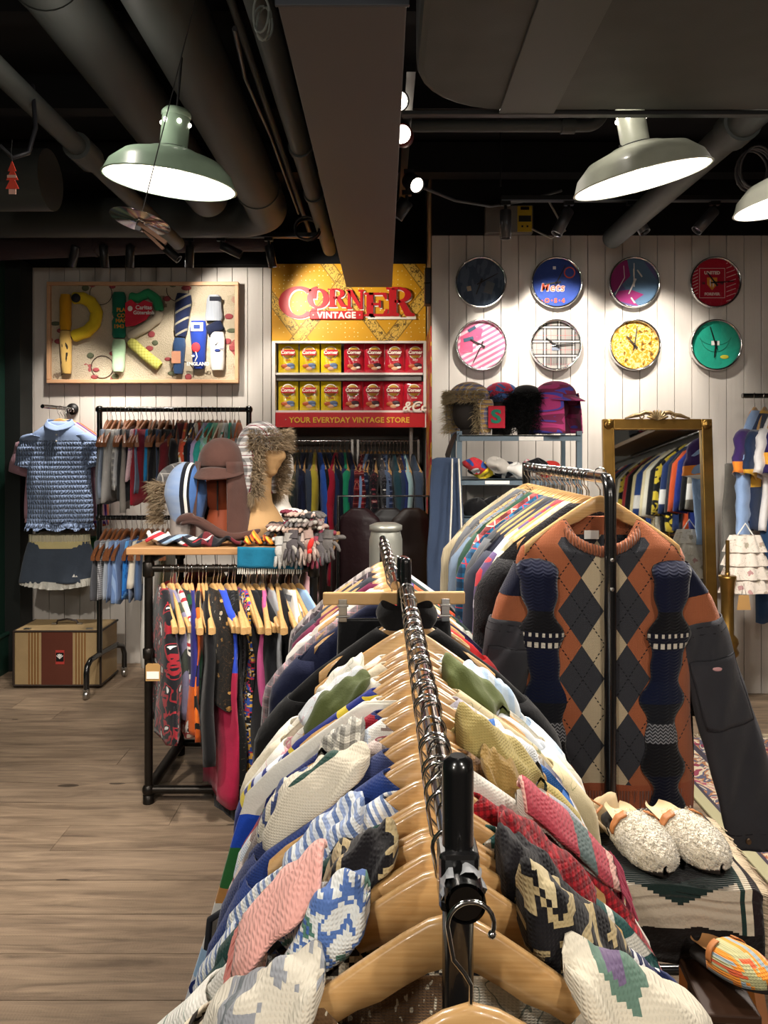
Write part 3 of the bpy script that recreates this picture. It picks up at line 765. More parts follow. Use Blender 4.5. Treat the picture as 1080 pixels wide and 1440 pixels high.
K = 'knit'
L_ = lambda *a: a
def P_(c): return ('plain', c)
front = [
 # Y, left cloth, right cloth, relief, kw, collar(kind, cloth side), name, label
 (.70, ('fleck', '#6a5037', '#c9bfaa', 190, .62), ('floral', '#d6cfbe', ['#5b7468', '#4a6a5c', '#3f5d54'], 12), K, dict(th=.036), ('flap', ('blot', ['#d8d0c0', '#d8d0c0', '#8f8f88', '#57636a'], 26, .004)), 'knit_cardigan', 'brown flecked and cream leafy knit cardigan, nearest garment on the front rack'),
 (.775, ('blot', ['#2a2420', '#d9cdb6', '#2a2420', '#a89a84'], 22, .005), ('blot', ['#151316', '#151316', '#151316', '#c9b795', '#151316', '#151316'], 9, .006), K, {}, ('flap', ('blot', ['#d5ccb9', '#161416', '#9e8d6d', '#161416'], 24, .004)), 'knit_jumper', 'black knit jumper with cream figures, second garment from the camera'),
 (.845, ('floral', '#dcdad2', ['#45639c', '#6f8bb4', '#5d7f74'], 22), ('fair', '#1d2750', '#d9d8d8', '#1d2750', .04), K, {}, ('flap', ('floral', '#dcdad2', ['#45639c', '#6f8bb4', '#5d7f74'], 26)), 'knit_cardigan', 'blue and white flowered cardigan with a navy diamond right side near the front'),
 (.915, P_('#22423e'), ('blot', ['#2c5350', '#d3cfc2', '#2c5350', '#2c5350', '#d3cfc2'], 14, .008), K, {}, ('flap', ('stripe', 'd', ['#a13f4b', '#a13f4b', '#943846', '#5d6b6a', '#d9a79a', '#a13f4b'], .09)), 'knit_jumper', 'dark green knit jumper with white blocks on its right side and a rose collar'),
 (.985, ('stripe', 'd', ['#cdd3dc', '#5e74a0', '#dfe2e4', '#8b9cc0', '#e4e3dc'], .026), ('gingham', '#b11f2a', '#3b1116', .008), K, {}, ('flap', ('gingham', '#a81f2a', '#3b1116', .008)), 'knit_sweater', 'pale blue striped sweater with a red and black woven right side'),
 (1.055, P_('#1e3470'), P_('#d5d0c6'), K, dict(th=.04), None, 'knit_sweater', 'royal blue chunky knit sweater with a white waffle right side'),
 (1.125, P_('#343d66'), ('gingham', '#8d6a45', '#3a2a20', .012), K, {}, ('flap', ('stripe', 'e', ['#d8d0be', '#d8d0be', '#d8d0be', '#24443c', '#d8d0be'], .07)), 'knit_sweater', 'slate blue knit sweater under a cream hood with dark green edging'),
 (1.19, ('plaid', '#cbbcb6', '#3b3431', '#7a2f3c', .07), ('plaid', '#d2cdc6', '#8e93a8', '#c99a74', .07), K, {}, ('flap', ('blot', ['#d9d2c2', '#d9d2c2', '#3e4a74', '#d9d2c2'], 12, .004)), 'plaid_cardigan', 'brown and cream plaid knit cardigan with a pastel plaid right side'),
 (1.255, ('blot', ['#c9d3e0', '#e0ded8', '#8b7a74', '#24443c'], 14, .004), P_('#b7a566'), K, {}, ('flap', P_('#b39f5f')), 'knit_cardigan', 'pale blue lace and mustard yellow cardigan in the middle of the front rack'),
 (1.32, ('blot', ['#15205a', '#15205a', '#15205a', '#8f1f2e', '#15205a', '#15205a'], 6, .005), ('blot', ['#d9dcdc', '#d9dcdc', '#2f62a8', '#d9dcdc', '#d9dcdc'], 5, .004), K, {}, ('flap', ('stripe', 'x', ['#1b2a5c', '#1b2a5c', '#e0dfda'], .08)), 'knit_sweater', 'navy knit sweater with a red flower and white lines, grey-white right side'),
 (1.385, ('floral', '#dcd9cd', ['#d9b63e', '#b7c48a', '#8f9a70'], 9), ('plaid', '#d4cfc9', '#a9a4b5', '#b8a994', .06), None, {}, None, 'printed_shirt', 'cream printed shirt with a yellow flower beside the navy knit'),
 (1.45, ('blot', ['#1e2b78', '#1e2b78', '#c9b43a', '#1e2b78', '#cfd4e2'], 7, 0), ('floral', '#c6b894', ['#b78b2c', '#6a4a86', '#41693a', '#c06a3f', '#47622f'], 17), None, {}, ('flap', P_('#5d6434')), 'printed_shirt', 'royal blue shirt with a sunflower tapestry right side and olive green collar'),
 (1.515, ('floral', '#e0dcd2', ['#d7a3ac', '#9fb0a4', '#c9818f'], 16), P_('#d8dde2'), None, {}, ('flap', P_('#5a6232')), 'cotton_shirt', 'white shirt with pink flowers under an olive green folded collar'),
 (1.58, P_('#d9cfb8'), ('floral', '#ddd7c6', ['#cfa7ae', '#b9b7c4', '#b9c2a4'], 12), 'quilt', dict(w=.275), ('flap', ('floral', '#dfe3e6', ['#a9b8c4', '#c7a2aa'], 26)), 'quilted_jacket', 'cream quilted jacket with a pale blue embroidered collar'),
 (1.645, ('floral', '#e3dfd3', ['#d8a3ab', '#a4aa8e'], 18), ('blot', ['#b9cce0', '#dfe5ea', '#b9cce0', '#c7d4e2'], 12, 0), 'quilt', {}, ('flap', ('gingham', '#e0ddd2', '#8f8f7c', .012)), 'quilted_jacket', 'white flowered jacket with gingham trim and a light blue quilted right side'),
 (1.91, P_('#0c0c0e'), P_('#0c0c0e'), None, dict(w=.30, drop=.12, fold=.006, th=.035), ('turtle', P_('#0c0c0e')), 'turtleneck_sweater', 'plain black turtleneck sweater below the clip hanger'),
]
CREAM_T = ('stripe', 'e', ['#cfc6b3', '#cfc6b3', '#cfc6b3', '#cfc6b3', '#24443c'], .085)
BLK_CR = ('blot', ['#151316', '#151316', '#a8966f', '#151316', '#c2b28c'], 16, .005)
COLL = {0: [(-1, ('blot', ['#cdc6b6', '#cdc6b6', '#8f9298', '#5f676c'], 18, .004), .115, .12, 1.5), (1, ('blot', ['#cfc7b4', '#cfc7b4', '#cfc7b4', '#5f7a6c', '#6a5a78'], 11, .004), .10, .15, 1.9)],
        1: [(-1, ('blot', ['#cfd2d0', '#cfd2d0', '#4f6ca6', '#cfd2d0', '#4d7568', '#3f5c96'], 26, .003), .075, .095, 1.5), (1, BLK_CR, .07, .11, 1.5)],
        2: [(-1, BLK_CR, .045, .085, 1.2), (1, ('plain', '#18161a'), .06, .07, 1.0)],
        3: [(1, ('gingham', '#9c1c26', '#3b1116', .008), .075, .10, 1.5)],
        4: [(-1, ('stripe', 'd', ['#c3cad4', '#5e74a0', '#d0d4d6', '#8b9cc0'], .026), .085, .09, 1.0)],
        5: [(1, ('plain', '#c9c3b6'), .12, .10, 1.1)],
        6: [(-1, CREAM_T, .08, .15, 1.9), (1, ('plain', '#8f7440'), .08, .06, .8)],
        7: [(-1, ('blot', ['#cdc6b4', '#cdc6b4', '#3e4a74', '#cdc6b4'], 10, .004), .14, .10, 1.3), (1, ('stripe', 'x', ['#a3935a', '#a3935a', '#a3935a', '#a3935a', '#1f3a38'], .235), .05, .13, 1.6)],
        8: [(-1, ('gingham', '#d0ccc0', '#1b1b1e', .016), .09, .07, .9), (1, ('stripe', 'x', ['#cdd0d2', '#cdd0d2', '#2f62a8', '#cdd0d2', '#cdd0d2', '#cdd0d2'], .24), .09, .10, 1.2)],
        12: [(-1, ('plain', '#4c5530'), .085, .12, 1.3), (1, ('plain', '#555e34'), .055, .12, 1.2)],
        13: [(-1, ('floral', '#cdd2d6', ['#9aa9b6', '#b99aa2'], 24), .10, .12, 1.0)],
        14: [(1, ('stripe', 'x', ['#a9bfd8', '#c9d2da', '#a9bfd8', '#b8c9dc'], .05), .11, .11, 1.2), (-1, ('floral', '#d8d4c8', ['#c99aa2', '#9aa08a'], 18), .10, .09, 1.0)],
        }
gl = 'pale wooden hanger hooked in a row on the nearest garment rack'
for i, (Y, a, b, rel, kw, col, nm_, lab) in enumerate(front):
    kk = dict(w=.262, L=.66, th=.034, neck=.062, drop=.085, sleeve=.5, sw=.072, st=.034, spread=.055, fold=.009, nu=44, nv=30, seed=i*7+3, split=True, flare=.02, scoop=.02)
    kk.update(kw)
    if nm_ == 'turtleneck_sweater': kk['neck'] = .075
    else: kk['neck'] = rnd.uniform(.062, .085) if i > 1 else .13-.02*i
    if i < 2: kk['scoop'] = .06
    if 3 <= i <= 10: kk['spread'] = -.012; kk['sw'] = .055
    rz = R(rnd.uniform(-3, 3))
    rl = rel or 'soft'
    o = garment(nm_, lab, {'printed_shirt': 'shirt', 'cotton_shirt': 'shirt', 'quilted_jacket': 'jacket'}.get(nm_, 'sweater'),
                [cloth(a, rl), cloth(b, rl)], (RX-.0055*(Y-.6)/1.3, Y, RZ), rz, None, **kk)
    if nm_ == 'turtleneck_sweater': add_collar(o, cloth(P_('#0c0c0e'), 'soft'), 'turtle', w=kk['neck'], th=kk['th'], z=-.085, seed=i, h=.05)
    for sd_, sp_, x0_, ll_, pf in COLL.get(i, ()):
        add_collar(o, cloth(sp_, 'knit' if rel == K else 'soft', .004), 'flap', th=kk['th'], seed=i*3+sd_, sd=sd_, x0=x0_, ll=ll_, puff=pf)
    place_hanger('near', (RX-.0055*(Y-.6)/1.3, Y+.0, RZ), rz, gl, 'hangers on the nearest rack')
place_hanger('near', (RX+.004, .588, RZ), R(2), 'bare pale wooden hanger at the very bottom of the photo, hooked over the rail end')
# pink fringed scarf laid over a left shoulder, wine scarf on the right
def shoulder_scarf(side, Y, cols, fr_col, label, x0, ln, wd=.055, zoff=.03):
    o = empty('fringed_scarf', label, 'scarf', (RX+side*x0, Y, RZ+HTOP(x0)+zoff))
    def fn(u, v):
        s = u; t = v-.5
        return (side*ln*s, t*wd*2*(1+.25*sin(pi*s))+.004*sin(14*s), .024*sin(pi*(v))*1.0-.72*ln*s-.02*s*s+.003*sin(30*t+9*s))
    b = MB().grid(fn, 18, 12); so = part(o, b, 'scarf_cloth', cloth(cols, 'knit', .005))
    m = so.modifiers.new('thickness', 'SOLIDIFY'); m.thickness = .006
    fb = MB(); q = random.Random(3)
    for i in range(46):
        t = (i+.5)/46; p = Vector(fn(1, t)); dz = q.uniform(.03, .055)
        fb.tube([p, p+Vector((side*.012, q.uniform(-.004, .004), -dz*.5)), p+Vector((side*.016+q.uniform(-.006, .006), q.uniform(-.01, .01), -dz*1.25))], .0016, 4, False)
    f = part(o, fb, 'fringe', M('fringe_'+fr_col[1:], fr_col, .9)); f['kind'] = 'stuff'
    return o
shoulder_scarf(-1, .815, ('plain', '#e0a59b'), '#e0938a', 'salmon pink scarf with a long fringe over the left shoulder of a near hanger', .125, .085, .05, .045)
shoulder_scarf(1, 1.02, ('stripe', 'x', ['#a9434f', '#a9434f', '#a9434f', '#5d6b6a', '#a9434f', '#d9a79a'], .13), '#a8475c', 'rose red scarf with a striped end and fringe on the right of the nearest rack', .12, .12, .04, .03)
# long printed shirt hanging low at the left
def print_shirt():
    bs = ('bands', [(-1.3, '#245a30'), (-.66, '#1b4aa8'), (-.60, '#cfd4dc'), (-.545, '#9dbfe0'), (-.50, '#d9d7d2'), (-.425, '#b9854a'), (-.40, '#2d6a36'), (-.33, '#1f49b8'), (-.27, '#d9d6cc')])
    o = garment('printed_shirt', 'long white, blue and green printed shirt hanging lowest on the left of the nearest rack', 'shirt', [cloth(bs, 'soft')], (RX-.03, 1.352, RZ), 0, None,
                w=.278, L=.85, th=.02, sleeve=0, nu=44, nv=30, seed=77, fold=.004, neck=.07, drop=.1, flare=.20)
    b = MB(); add_text(b, 'CONTAINE', .045, (0, 0, 0), .001, .0008)
    part(o, b, 'printed_lettering', M('print_navy', '#1d2f6c', .8), loc=(-.255, -.030, -.595), rot=(0, R(8), 0))
    b = MB().tube([(-.335, -.027, -.50), (-.33, -.028, -.45), (-.30, -.028, -.43), (-.285, -.028, -.455), (-.30, -.028, -.49), (-.27, -.028, -.52)], .006, 6)
    part(o, b, 'printed_figure', M('print_black', '#22242a', .8))
    return o
print_shirt()

# second rack garments
r2 = [
 (2.16, P_('#1a1f3a'), P_('#c22a2e'), 'knit_sweater', 'navy sweater with cream piping and a red right side behind the black turtleneck', .27, .24),
 (2.26, ('plaid', '#8d8388', '#5b5257', '#b98a90', .03), P_('#2a2147'), 'checked_jacket', 'grey and pink checked jacket with its sleeve hanging left of the clip hanger', .30, .22),
 (2.36, P_('#e0dcd6'), P_('#cfcfc8'), 'knit_sweater', 'white sweater in the middle of the second rack', .25, .2),
 (2.46, P_('#6b2342'), P_('#31443f'), 'knit_sweater', 'plum coloured sweater on the second rack', .24, .2),
 (2.56, P_('#3a3d46'), ('stripe', 'x', ['#3b2f6e', '#3b2f6e', '#e0512a', '#e0512a', '#e0512a', '#3b2f6e'], .27), 'sport_jacket', 'purple sport jacket with an orange shoulder on the second rack', .25, .2),
 (2.66, ('plaid', '#4b4048', '#2b262c', '#9a8a92', .05), P_('#2a3634'), 'flannel_shirt', 'dark plaid flannel shirt near the far end of the second rack', .26, .22),
 (2.76, ('stripe', 'x', ['#a39b99', '#77706e', '#a39b99'], .03), P_('#b9bcc4'), 'striped_shirt', 'grey striped shirt at the far end of the second rack', .27, .22),
]
for i, (Y, a, b, nm_, lab, w, sl) in enumerate(r2):
    X = .03-.035*(Y-1.95)
    o = garment(nm_, lab, {'flannel_shirt': 'shirt', 'striped_shirt': 'shirt', 'checked_jacket': 'jacket', 'sport_jacket': 'jacket'}.get(nm_, 'sweater'), [cloth(a, 'soft'), cloth(b, 'soft')],
                (X, Y, RZ), R(rnd.uniform(-4, 4)), None, w=w, L=.6, th=.032, neck=.06, drop=.09, sleeve=.45, sw=.07, spread=.04, nu=32, nv=20, seed=i+60, split=True)
    place_hanger('near', (X, Y, RZ), 0, 'pale wooden hanger on the second garment rack', 'hangers on the second rack')
for k, Y in enumerate((2.18, 2.28, 2.38, 2.48, 2.58, 2.68, 2.78)):
    place_hanger('near', (.03-.035*(Y-1.95), Y, RZ), R(rnd.uniform(-4, 4)), 'pale wooden hanger on the second garment rack', 'hangers on the second rack')
for Y in (.81, .862, .93, 1.072, 1.14, 1.27, 1.40, 1.466, 1.53, 1.595, 1.64, 1.78):
    place_hanger('near', (RX-.0055*(Y-.6)/1.3, Y, RZ), R(rnd.uniform(-5, 5)), gl, 'hangers on the nearest rack')
place_hanger('clip', (.027, 2.07, RZ+.045), R(2), 'wide flat wooden clip hanger with two steel clips above the black turtleneck', None)
o = garment('trousers', 'black trousers hanging from the wide wooden clip hanger', 'trousers', [cloth(P_('#141416'), 'soft')], (.027, 2.07, RZ+.045), R(2), None, w=.15, neck=.145, drop=.005, z0=-.15, L=.7, th=.02, nu=28, nv=16, seed=5)
# ------------------------------------------------------------------ RIGHT RACK with the argyle sweater
RRZ = 1.40
rr = empty('clothes_rack', 'black rack with rounded corner post at the right, full of shirts and the argyle sweater', 'clothes rack', (.62, 2.12, 0))
cor = [(.0, 0, .06), (.0, 0, RRZ-.05)]+[(0, .05*(1-cos(R(a))), RRZ-.05+.05*sin(R(a))) for a in (20, 40, 60, 80, 90)]+[(-.055, .95, RRZ)]
part(rr, MB().tube(cor, .0165, 20), 'post_and_rail', BLACK)
part(rr, MB().tube([(-.055, .95, .06), (-.055, .95, RRZ+.02)], .0165, 14), 'post', BLACK)
for y in (0, .95): part(rr, MB().tube([(-.28, y, .055), (.28, y, .055)], .014, 10), 'foot', BLACK)
part(rr, MB().ball((0, .012, RRZ+.008), (.006, .006, .004), 10, 6).ball((0, -.017, RRZ-.22), (.006, .003, .006), 10, 6).ball((0, -.017, RRZ-.30), (.006, .003, .006), 10, 6), 'bolt', STEEL)

def argyle():
    g = G('argyle_knit', .95, 0, .1, 0, .2)
    x, y, z = g.xyz()
    zz = g.ma('ADD', z, .2755)
    u = g.ma('DIVIDE', x, .127); w = g.ma('DIVIDE', zz, .186)
    p = g.ma('ADD', u, w); q = g.ma('SUBTRACT', u, w)
    ip = g.ma('FLOOR', g.ma('ADD', p, .5)); iq = g.ma('FLOOR', g.ma('ADD', q, .5))
    col_i = g.ma('ABSOLUTE', g.ma('ADD', ip, iq))          # 0 centre, 1 grey, 2 orange, 3 grey
    c = g.mix(g.ma('GREATER_THAN', col_i, .5), '#b3a387', '#35363b')
    c = g.mix(g.ma('GREATER_THAN', col_i, 1.5), c, '#9a5a3c')
    # plain rust shoulders and hem
    ax = g.ma('ABSOLUTE', x)
    c = g.mix(g.ma('GREATER_THAN', ax, .185), c, '#9a5a3c')
    c = g.mix(g.ma('GREATER_THAN', z, -.145), c, '#9a5a3c')
    c = g.mix(g.ma('GREATER_THAN', z, -.165), c, '#9a5a3c')
    c = g.mix(g.ma('LESS_THAN', z, -.845), c, '#934f33')
    # dotted diagonal lines through the cells
    dl = g.ma('MINIMUM', g.ma('ABSOLUTE', g.ma('SUBTRACT', g.ma('FRACT', p), .0)), g.ma('ABSOLUTE', g.ma('SUBTRACT', g.ma('FRACT', q), .0)))
    dl = g.ma('LESS_THAN', dl, .03)
    dash = g.band(z, .010, 0, .55)
    c = g.mix(g.ma('MULTIPLY', g.ma('MULTIPLY', dl, dash), g.ma('GREATER_THAN', z, -.84)), c, '#16161a')
    stitch(g, 'knit', .0045); return g.color(c)
SX, SY = .612, 2.19
RUST = cloth(('plain', '#9a5a3c'), 'rib', .008)
sw_ = tag(garment_mb(w=.235, L=.80, th=.045, neck=.105, drop=.095, z0=-.155, nu=72, nv=44, seed=4, fold=.006, flare=.012, scoop=.088, hemwave=.0).obj('argyle_sweater', [argyle()], None, (SX, SY, RRZ), (0, 0, R(-2))),
          'rust and grey argyle patchwork sweater with denim sleeves facing the camera', 'sweater')
sm = sw_.modifiers.new('thickness', 'SOLIDIFY'); sm.thickness = .004; sm.offset = -1
def neck(u, v):
    a = 2*pi*u; b = pi*2*v
    rx, ry = .108+.014*cos(b), .048+.008*cos(b)
    return (rx*cos(a), ry*sin(a), -.142+.014*abs(cos(a))-.062*max(0, -sin(a))+.016*sin(b)+.0012*sin(46*a))
part(sw_, MB().grid(neck, 220, 10, 0, True), 'ribbed_collar', RUST)
part(sw_, MB().box((-.018, .028, -.165), (.042, .003, .025)), 'size_label', WHITEP, .001)
# hem rib
def hem(u, v):
    a = 2*pi*u; z = -.86-.085*v
    return (.245*sgp(cos(a), .75)*(1-.03*v), (.060*sgp(sin(a), .85)+.0015*sin(90*a))*(1-.05*v), z)
part(sw_, MB().grid(hem, 260, 8, 0, True), 'ribbed_hem', cloth(('plain', '#8d4c31'), 'rib', .008))
# sleeves
DEN = cloth(('plain', '#3a3a40'), 'denim')
def sleeve_fn(sd, s0, s1, wide=1.0, off=0.0):
    L = .79; a0 = Vector((sd*.205, 0, -.245))
    ex = .235 if sd > 0 else .085
    def fn(u, v):
        s = s0+(s1-s0)*v; a = 2*pi*u
        cx = a0.x+sd*(.03*min(1, s*4))+sd*ex*s**1.05*.9; cz = a0.z-L*s*.98
        rr_ = (.060+.020*s)*(min(1, .6+s*3))*wide; oy = (.042+off)*sgp(sin(a), .9)*wide
        til = .30*(ex/.235)
        return (cx+rr_*sgp(cos(a), .9)*cos(til), oy+.008*sin(11*s+4*cos(a))+.004*sin(37*s+7*cos(a))*(s > .2), cz+sd*rr_*cos(a)*sin(til)*.9)
    return fn
for sd in (-1, 1):
    part(sw_, MB().grid(sleeve_fn(sd, 0, .11, 1.04), 32, 10, 0, True), 'shoulder_patch', cloth(('plain', '#10142a'), 'knit', .0045))
    part(sw_, MB().grid(sleeve_fn(sd, .10, .24), 32, 14, 0, True), 'upper_sleeve', cloth(('plain', '#98593b'), 'knit', .0045))
    f = part(sw_, MB().grid(sleeve_fn(sd, .2, 1.0, 1.06), 40, 50, 0, True), 'denim_sleeve', DEN)
    f.modifiers.new('thickness', 'SOLIDIFY').thickness = .003
    # patch pocket with raised seam
    fn = sleeve_fn(sd, .2, 1.0, 1.13)
    def pk(u, v, fn=fn, sd=sd):
        return fn(.60+.30*u, .16+.30*v) if sd > 0 else fn(.60+.30*u, .12+.30*v)
    p_ = part(sw_, MB().grid(pk, 14, 16), 'patch_pocket', DEN); p_.modifiers.new('thickness', 'SOLIDIFY').thickness = .002
    b = MB(); ST = M('denim_seam', '#1f1f24', .9)
    n = 14
    edge = [fn(.60+.30*t, .16 if sd > 0 else .12) for t in [i/n for i in range(n+1)]]
    edge2 = [fn(.60+.30*t, .46 if sd > 0 else .42) for t in [i/n for i in range(n+1)]]
    sidea = [fn(.60, (.16 if sd > 0 else .12)+.3*i/n) for i in range(n+1)]; sideb = [fn(.90, (.16 if sd > 0 else .12)+.3*i/n) for i in range(n+1)]
    for e in (edge, edge2, sidea, sideb): b.tube(e, .0028, 5)
    part(sw_, b, 'pocket_seam', ST)
    ff = sleeve_fn(sd, .2, 1.0, 1.09)
    b = MB()
    for vv in (.02, .05, .93, .995): b.tube([ff(i/24, vv) for i in range(25)], .0022 if vv < .99 else .004, 5)
    part(sw_, b, 'cuff_seam', ST)
part(sw_, MB().ball(sleeve_fn(1, .2, 1, 1.12)(.68, .96), (.010, .004, .010), 14, 8), 'metal_button', M('antique_button', '#6b5a4a', .35, .9))
part(sw_, MB().ball(sleeve_fn(1, .2, 1, 1.17)(.75, .2), (.014, .002, .006), 14, 8), 'oval_tag', M('pink_tag', '#c9989a', .6))
# navy wavy patch strips down both sides of the front
def strip(sd):
    g = G('navy_patchwork', .95, 0, .1, 0, .2); x, y, z = g.xyz()
    t = g.ma('DIVIDE', g.ma('ADD', z, .95), .75)
    c = g.ramp(t, [(0, '#0d1020'), (.18, '#131316'), (.30, '#2b2d31'), (.37, '#17191f'), (.44, '#111830'), (.52, '#0e142c'), (.64, '#131422'), (.70, '#121216'), (.78, '#10142a')])
    hb = g.ma('ABSOLUTE', g.ma('SUBTRACT', g.ma('FRACT', g.ma('DIVIDE', x, .014)), .5))
    zig = g.band(g.ma('ADD', z, g.ma('MULTIPLY', hb, .014)), .009, 0, .45)
    inb = g.ma('MULTIPLY', g.ma('GREATER_THAN', t, .30), g.ma('LESS_THAN', t, .37))
    c = g.mix(g.ma('MULTIPLY', zig, inb), c, '#84858a')
    d1 = g.band(x, .018, .15, .75); inb = g.ma('MULTIPLY', g.ma('GREATER_THAN', t, .645), g.ma('LESS_THAN', t, .665))
    c = g.mix(g.ma('MULTIPLY', d1, inb), c, '#c9c3b5')
    d1 = g.band(x, .018, .3, .7); inb = g.ma('MULTIPLY', g.ma('GREATER_THAN', t, .685), g.ma('LESS_THAN', t, .70))
    c = g.mix(g.ma('MULTIPLY', d1, inb), c, '#c9c3b5')
    tw = g.noise(g.scale(g.co(), (60, 1, 60)), 1, 1, .5, 2)
    h = g.ma('ADD', g.ma('SINE', g.ma('MULTIPLY', g.ma('ADD', z, g.ma('MULTIPLY', g.ma('ABSOLUTE', g.ma('SINE', g.ma('MULTIPLY', x, 110))), .006)), 700)), tw)
    g.bump(h, .0009, .6); g.color(c)
    def cen(v): return sd*(.165+.012*sin(7*v))
    def fn(u, v):
        wv = .046+.010*sin(v*26)+.006*sin(v*47+1)
        x = cen(v)+(u-.5)*2*wv*(1 if v > .05 else (.25+.75*(max(0, 1-(1-v/.05)**2))**.5))
        z = -.228-.70*v
        if v < .2: x += sd*.022*(1-v/.2)**1.2
        return (x, -.0565-.010*(1-abs(2*u-1)**4)+.02*max(0, abs(x)-.16)/.08-.006*sin(9*v)+(.03*(1-v/.06)**1.5 if v < .06 else 0), z)
    b = MB().grid(fn, 14, 90)
    s_ = part(sw_, b, 'navy_patch_strip', g.m); s_.modifiers.new('thickness', 'SOLIDIFY').thickness = .004
    b = MB().tube([fn(0, i/89) for i in range(90)], .0028, 6).tube([fn(1, i/89) for i in range(90)], .0028, 6)
    part(sw_, b, 'rolled_edge', M('rolled_edge_dark', '#1b1b26', .9))
strip(-1); strip(1)
place_hanger('right', (SX, SY, RRZ+.01), R(-2), 'pale wooden hanger inside the argyle sweater', None)

RW = [('knit_vest', '#5a5a5e', P_('#1f1f23'), 'boucle'), ('cotton_shirt', '', ('stripe', 'x', ['#cfc7a0', '#d9d2b4'], .02), 'soft'),
      ('cotton_shirt', '', ('blot', ['#c6c9da', '#5a4a72', '#b23a44'], 6, 0), 'soft'), ('denim_shirt', '', P_('#33384a'), 'denim'), ('wool_shirt', '', P_('#3b3c40'), 'soft'),
      ('work_shirt', '', P_('#54575c'), 'soft'), ('plaid_shirt', '', ('plaid', '#1f5f8a', '#151c2c', '#b22f3a', .05), 'soft'), ('plaid_shirt', '', ('plaid', '#a6484a', '#3b1f22', '#d6c2b4', .06), 'soft'),
      ('cotton_shirt', '', P_('#2b4a3c'), 'soft'), ('denim_shirt', '', P_('#7a8fa8'), 'denim'), ('work_jacket', '', P_('#46484d'), 'soft'), ('work_jacket', '', P_('#5c5e63'), 'soft'), ('cord_jacket', '', P_('#bcae8f'), 'rib')]
RL = ['black boucle vest hanging right behind the argyle sweater', 'cream striped shirt behind the black boucle vest', 'white shirt with purple and red print on the right rack', 'dark blue denim shirt with rolled cuff on the right rack',
      'charcoal wool shirt in the middle of the right rack', 'mid grey work shirt on the right rack', 'bright blue and red plaid shirt on the right rack', 'dusty red plaid shirt on the right rack', 'bottle green shirt on the right rack',
      'faded light blue denim shirt on the right rack', 'dark grey work jacket toward the far end of the right rack', 'lighter grey work jacket toward the far end of the right rack', 'beige corduroy jacket at the far end of the right rack']
for i, ((nm_, _, sp_, rl), lab) in enumerate(zip(RW, RL)):
    Y = 2.30+.062*i; X = .62-.058*(Y-2.12)
    garment(nm_, lab, nm_.split('_')[1], [cloth(sp_, rl)], (X, Y, RRZ), R(rnd.uniform(-5, 5)), None, w=.26+.02*(i % 3 == 0), L=.66+.05*(i % 4), th=.024, neck=.06, drop=.10, sleeve=.46+.08*((i*5) % 3), sw=.062, st=.026, spread=.03, nu=30, nv=20, seed=i+90)
    place_hanger('right', (X, Y, RRZ), R(rnd.uniform(-4, 4)), 'pale wooden hanger on the right rack behind the argyle sweater', 'hangers on the right rack')
for k in range(9): place_hanger('right', (.61-.0036*k, 2.33+.062*k, RRZ), R(rnd.uniform(-4, 4)), 'pale wooden hanger on the right rack behind the argyle sweater', 'hangers on the right rack')
# fur-trimmed jacket
o = garment('fur_trimmed_coat', 'taupe coat with a long shaggy fur collar on the right rack', 'coat', [cloth(P_('#6a645c'), 'soft')], (.585, 2.86, RRZ), R(3), None, w=.25, L=.75, th=.02, sleeve=.5, nu=28, nv=18, seed=222)
b = MB(); q = random.Random(4)
pts = []
for i in range(900):
    t = q.random(); x = -.03-.20*t; pts.append((Vector((x, q.uniform(-.04, .03), -.10-.34*t*.45+q.uniform(-.03, .03))), Vector((-.5, -.3, .5)).normalized()))
fur(b, pts, .07, .0016, 1.1, 3); part(o, b, 'fur_collar', M('taupe_fur', '#8d8069', .8, noise=.3, ns=30))['kind'] = 'stuff'

# ------------------------------------------------------------------ SHELF UNIT behind it
SHM = M('blue_grey_steel', '#5c6c78', .45, .3)
su = empty('shelf_unit', 'blue-grey steel shelf unit with hats on top under the clocks', 'shelf', (.425, 4.12, 0))
def sh(px, Y): return (px-540)/F*Y
x0, x1 = sh(646, 4.12)-.425, sh(815, 4.12)-.425
for x in (x0, x1):
    for y in (0, .38):
        part(su, MB().box((x, y, .78), (.028, .003, 1.56)).box((x+(.0125 if x < .3 else -.0125), y+(.014 if y == 0 else -.014), .78), (.003, .028, 1.56)), 'upright', SHM)
for z in (1.535, 1.30, 1.10, .75, .35):
    part(su, MB().box(((x0+x1)/2, .19, z), (x1-x0, .40, .006)).box(((x0+x1)/2, -.008, z-.012), (x1-x0, .004, .03)).box(((x0+x1)/2, .388, z-.012), (x1-x0, .004, .03)), 'shelf_board', SHM)
def place_on(px, py, Y): return W(px, py, Y)
part(su, MB().box(((x0+x1)/2+.06, -.012, 1.52), (.13, .002, .022)), 'price_strip', WHITEP)
part(su, MB().box(((x0+x1)/2-.12, -.012, 1.287), (.13, .002, .018)), 'price_strip', WHITEP)

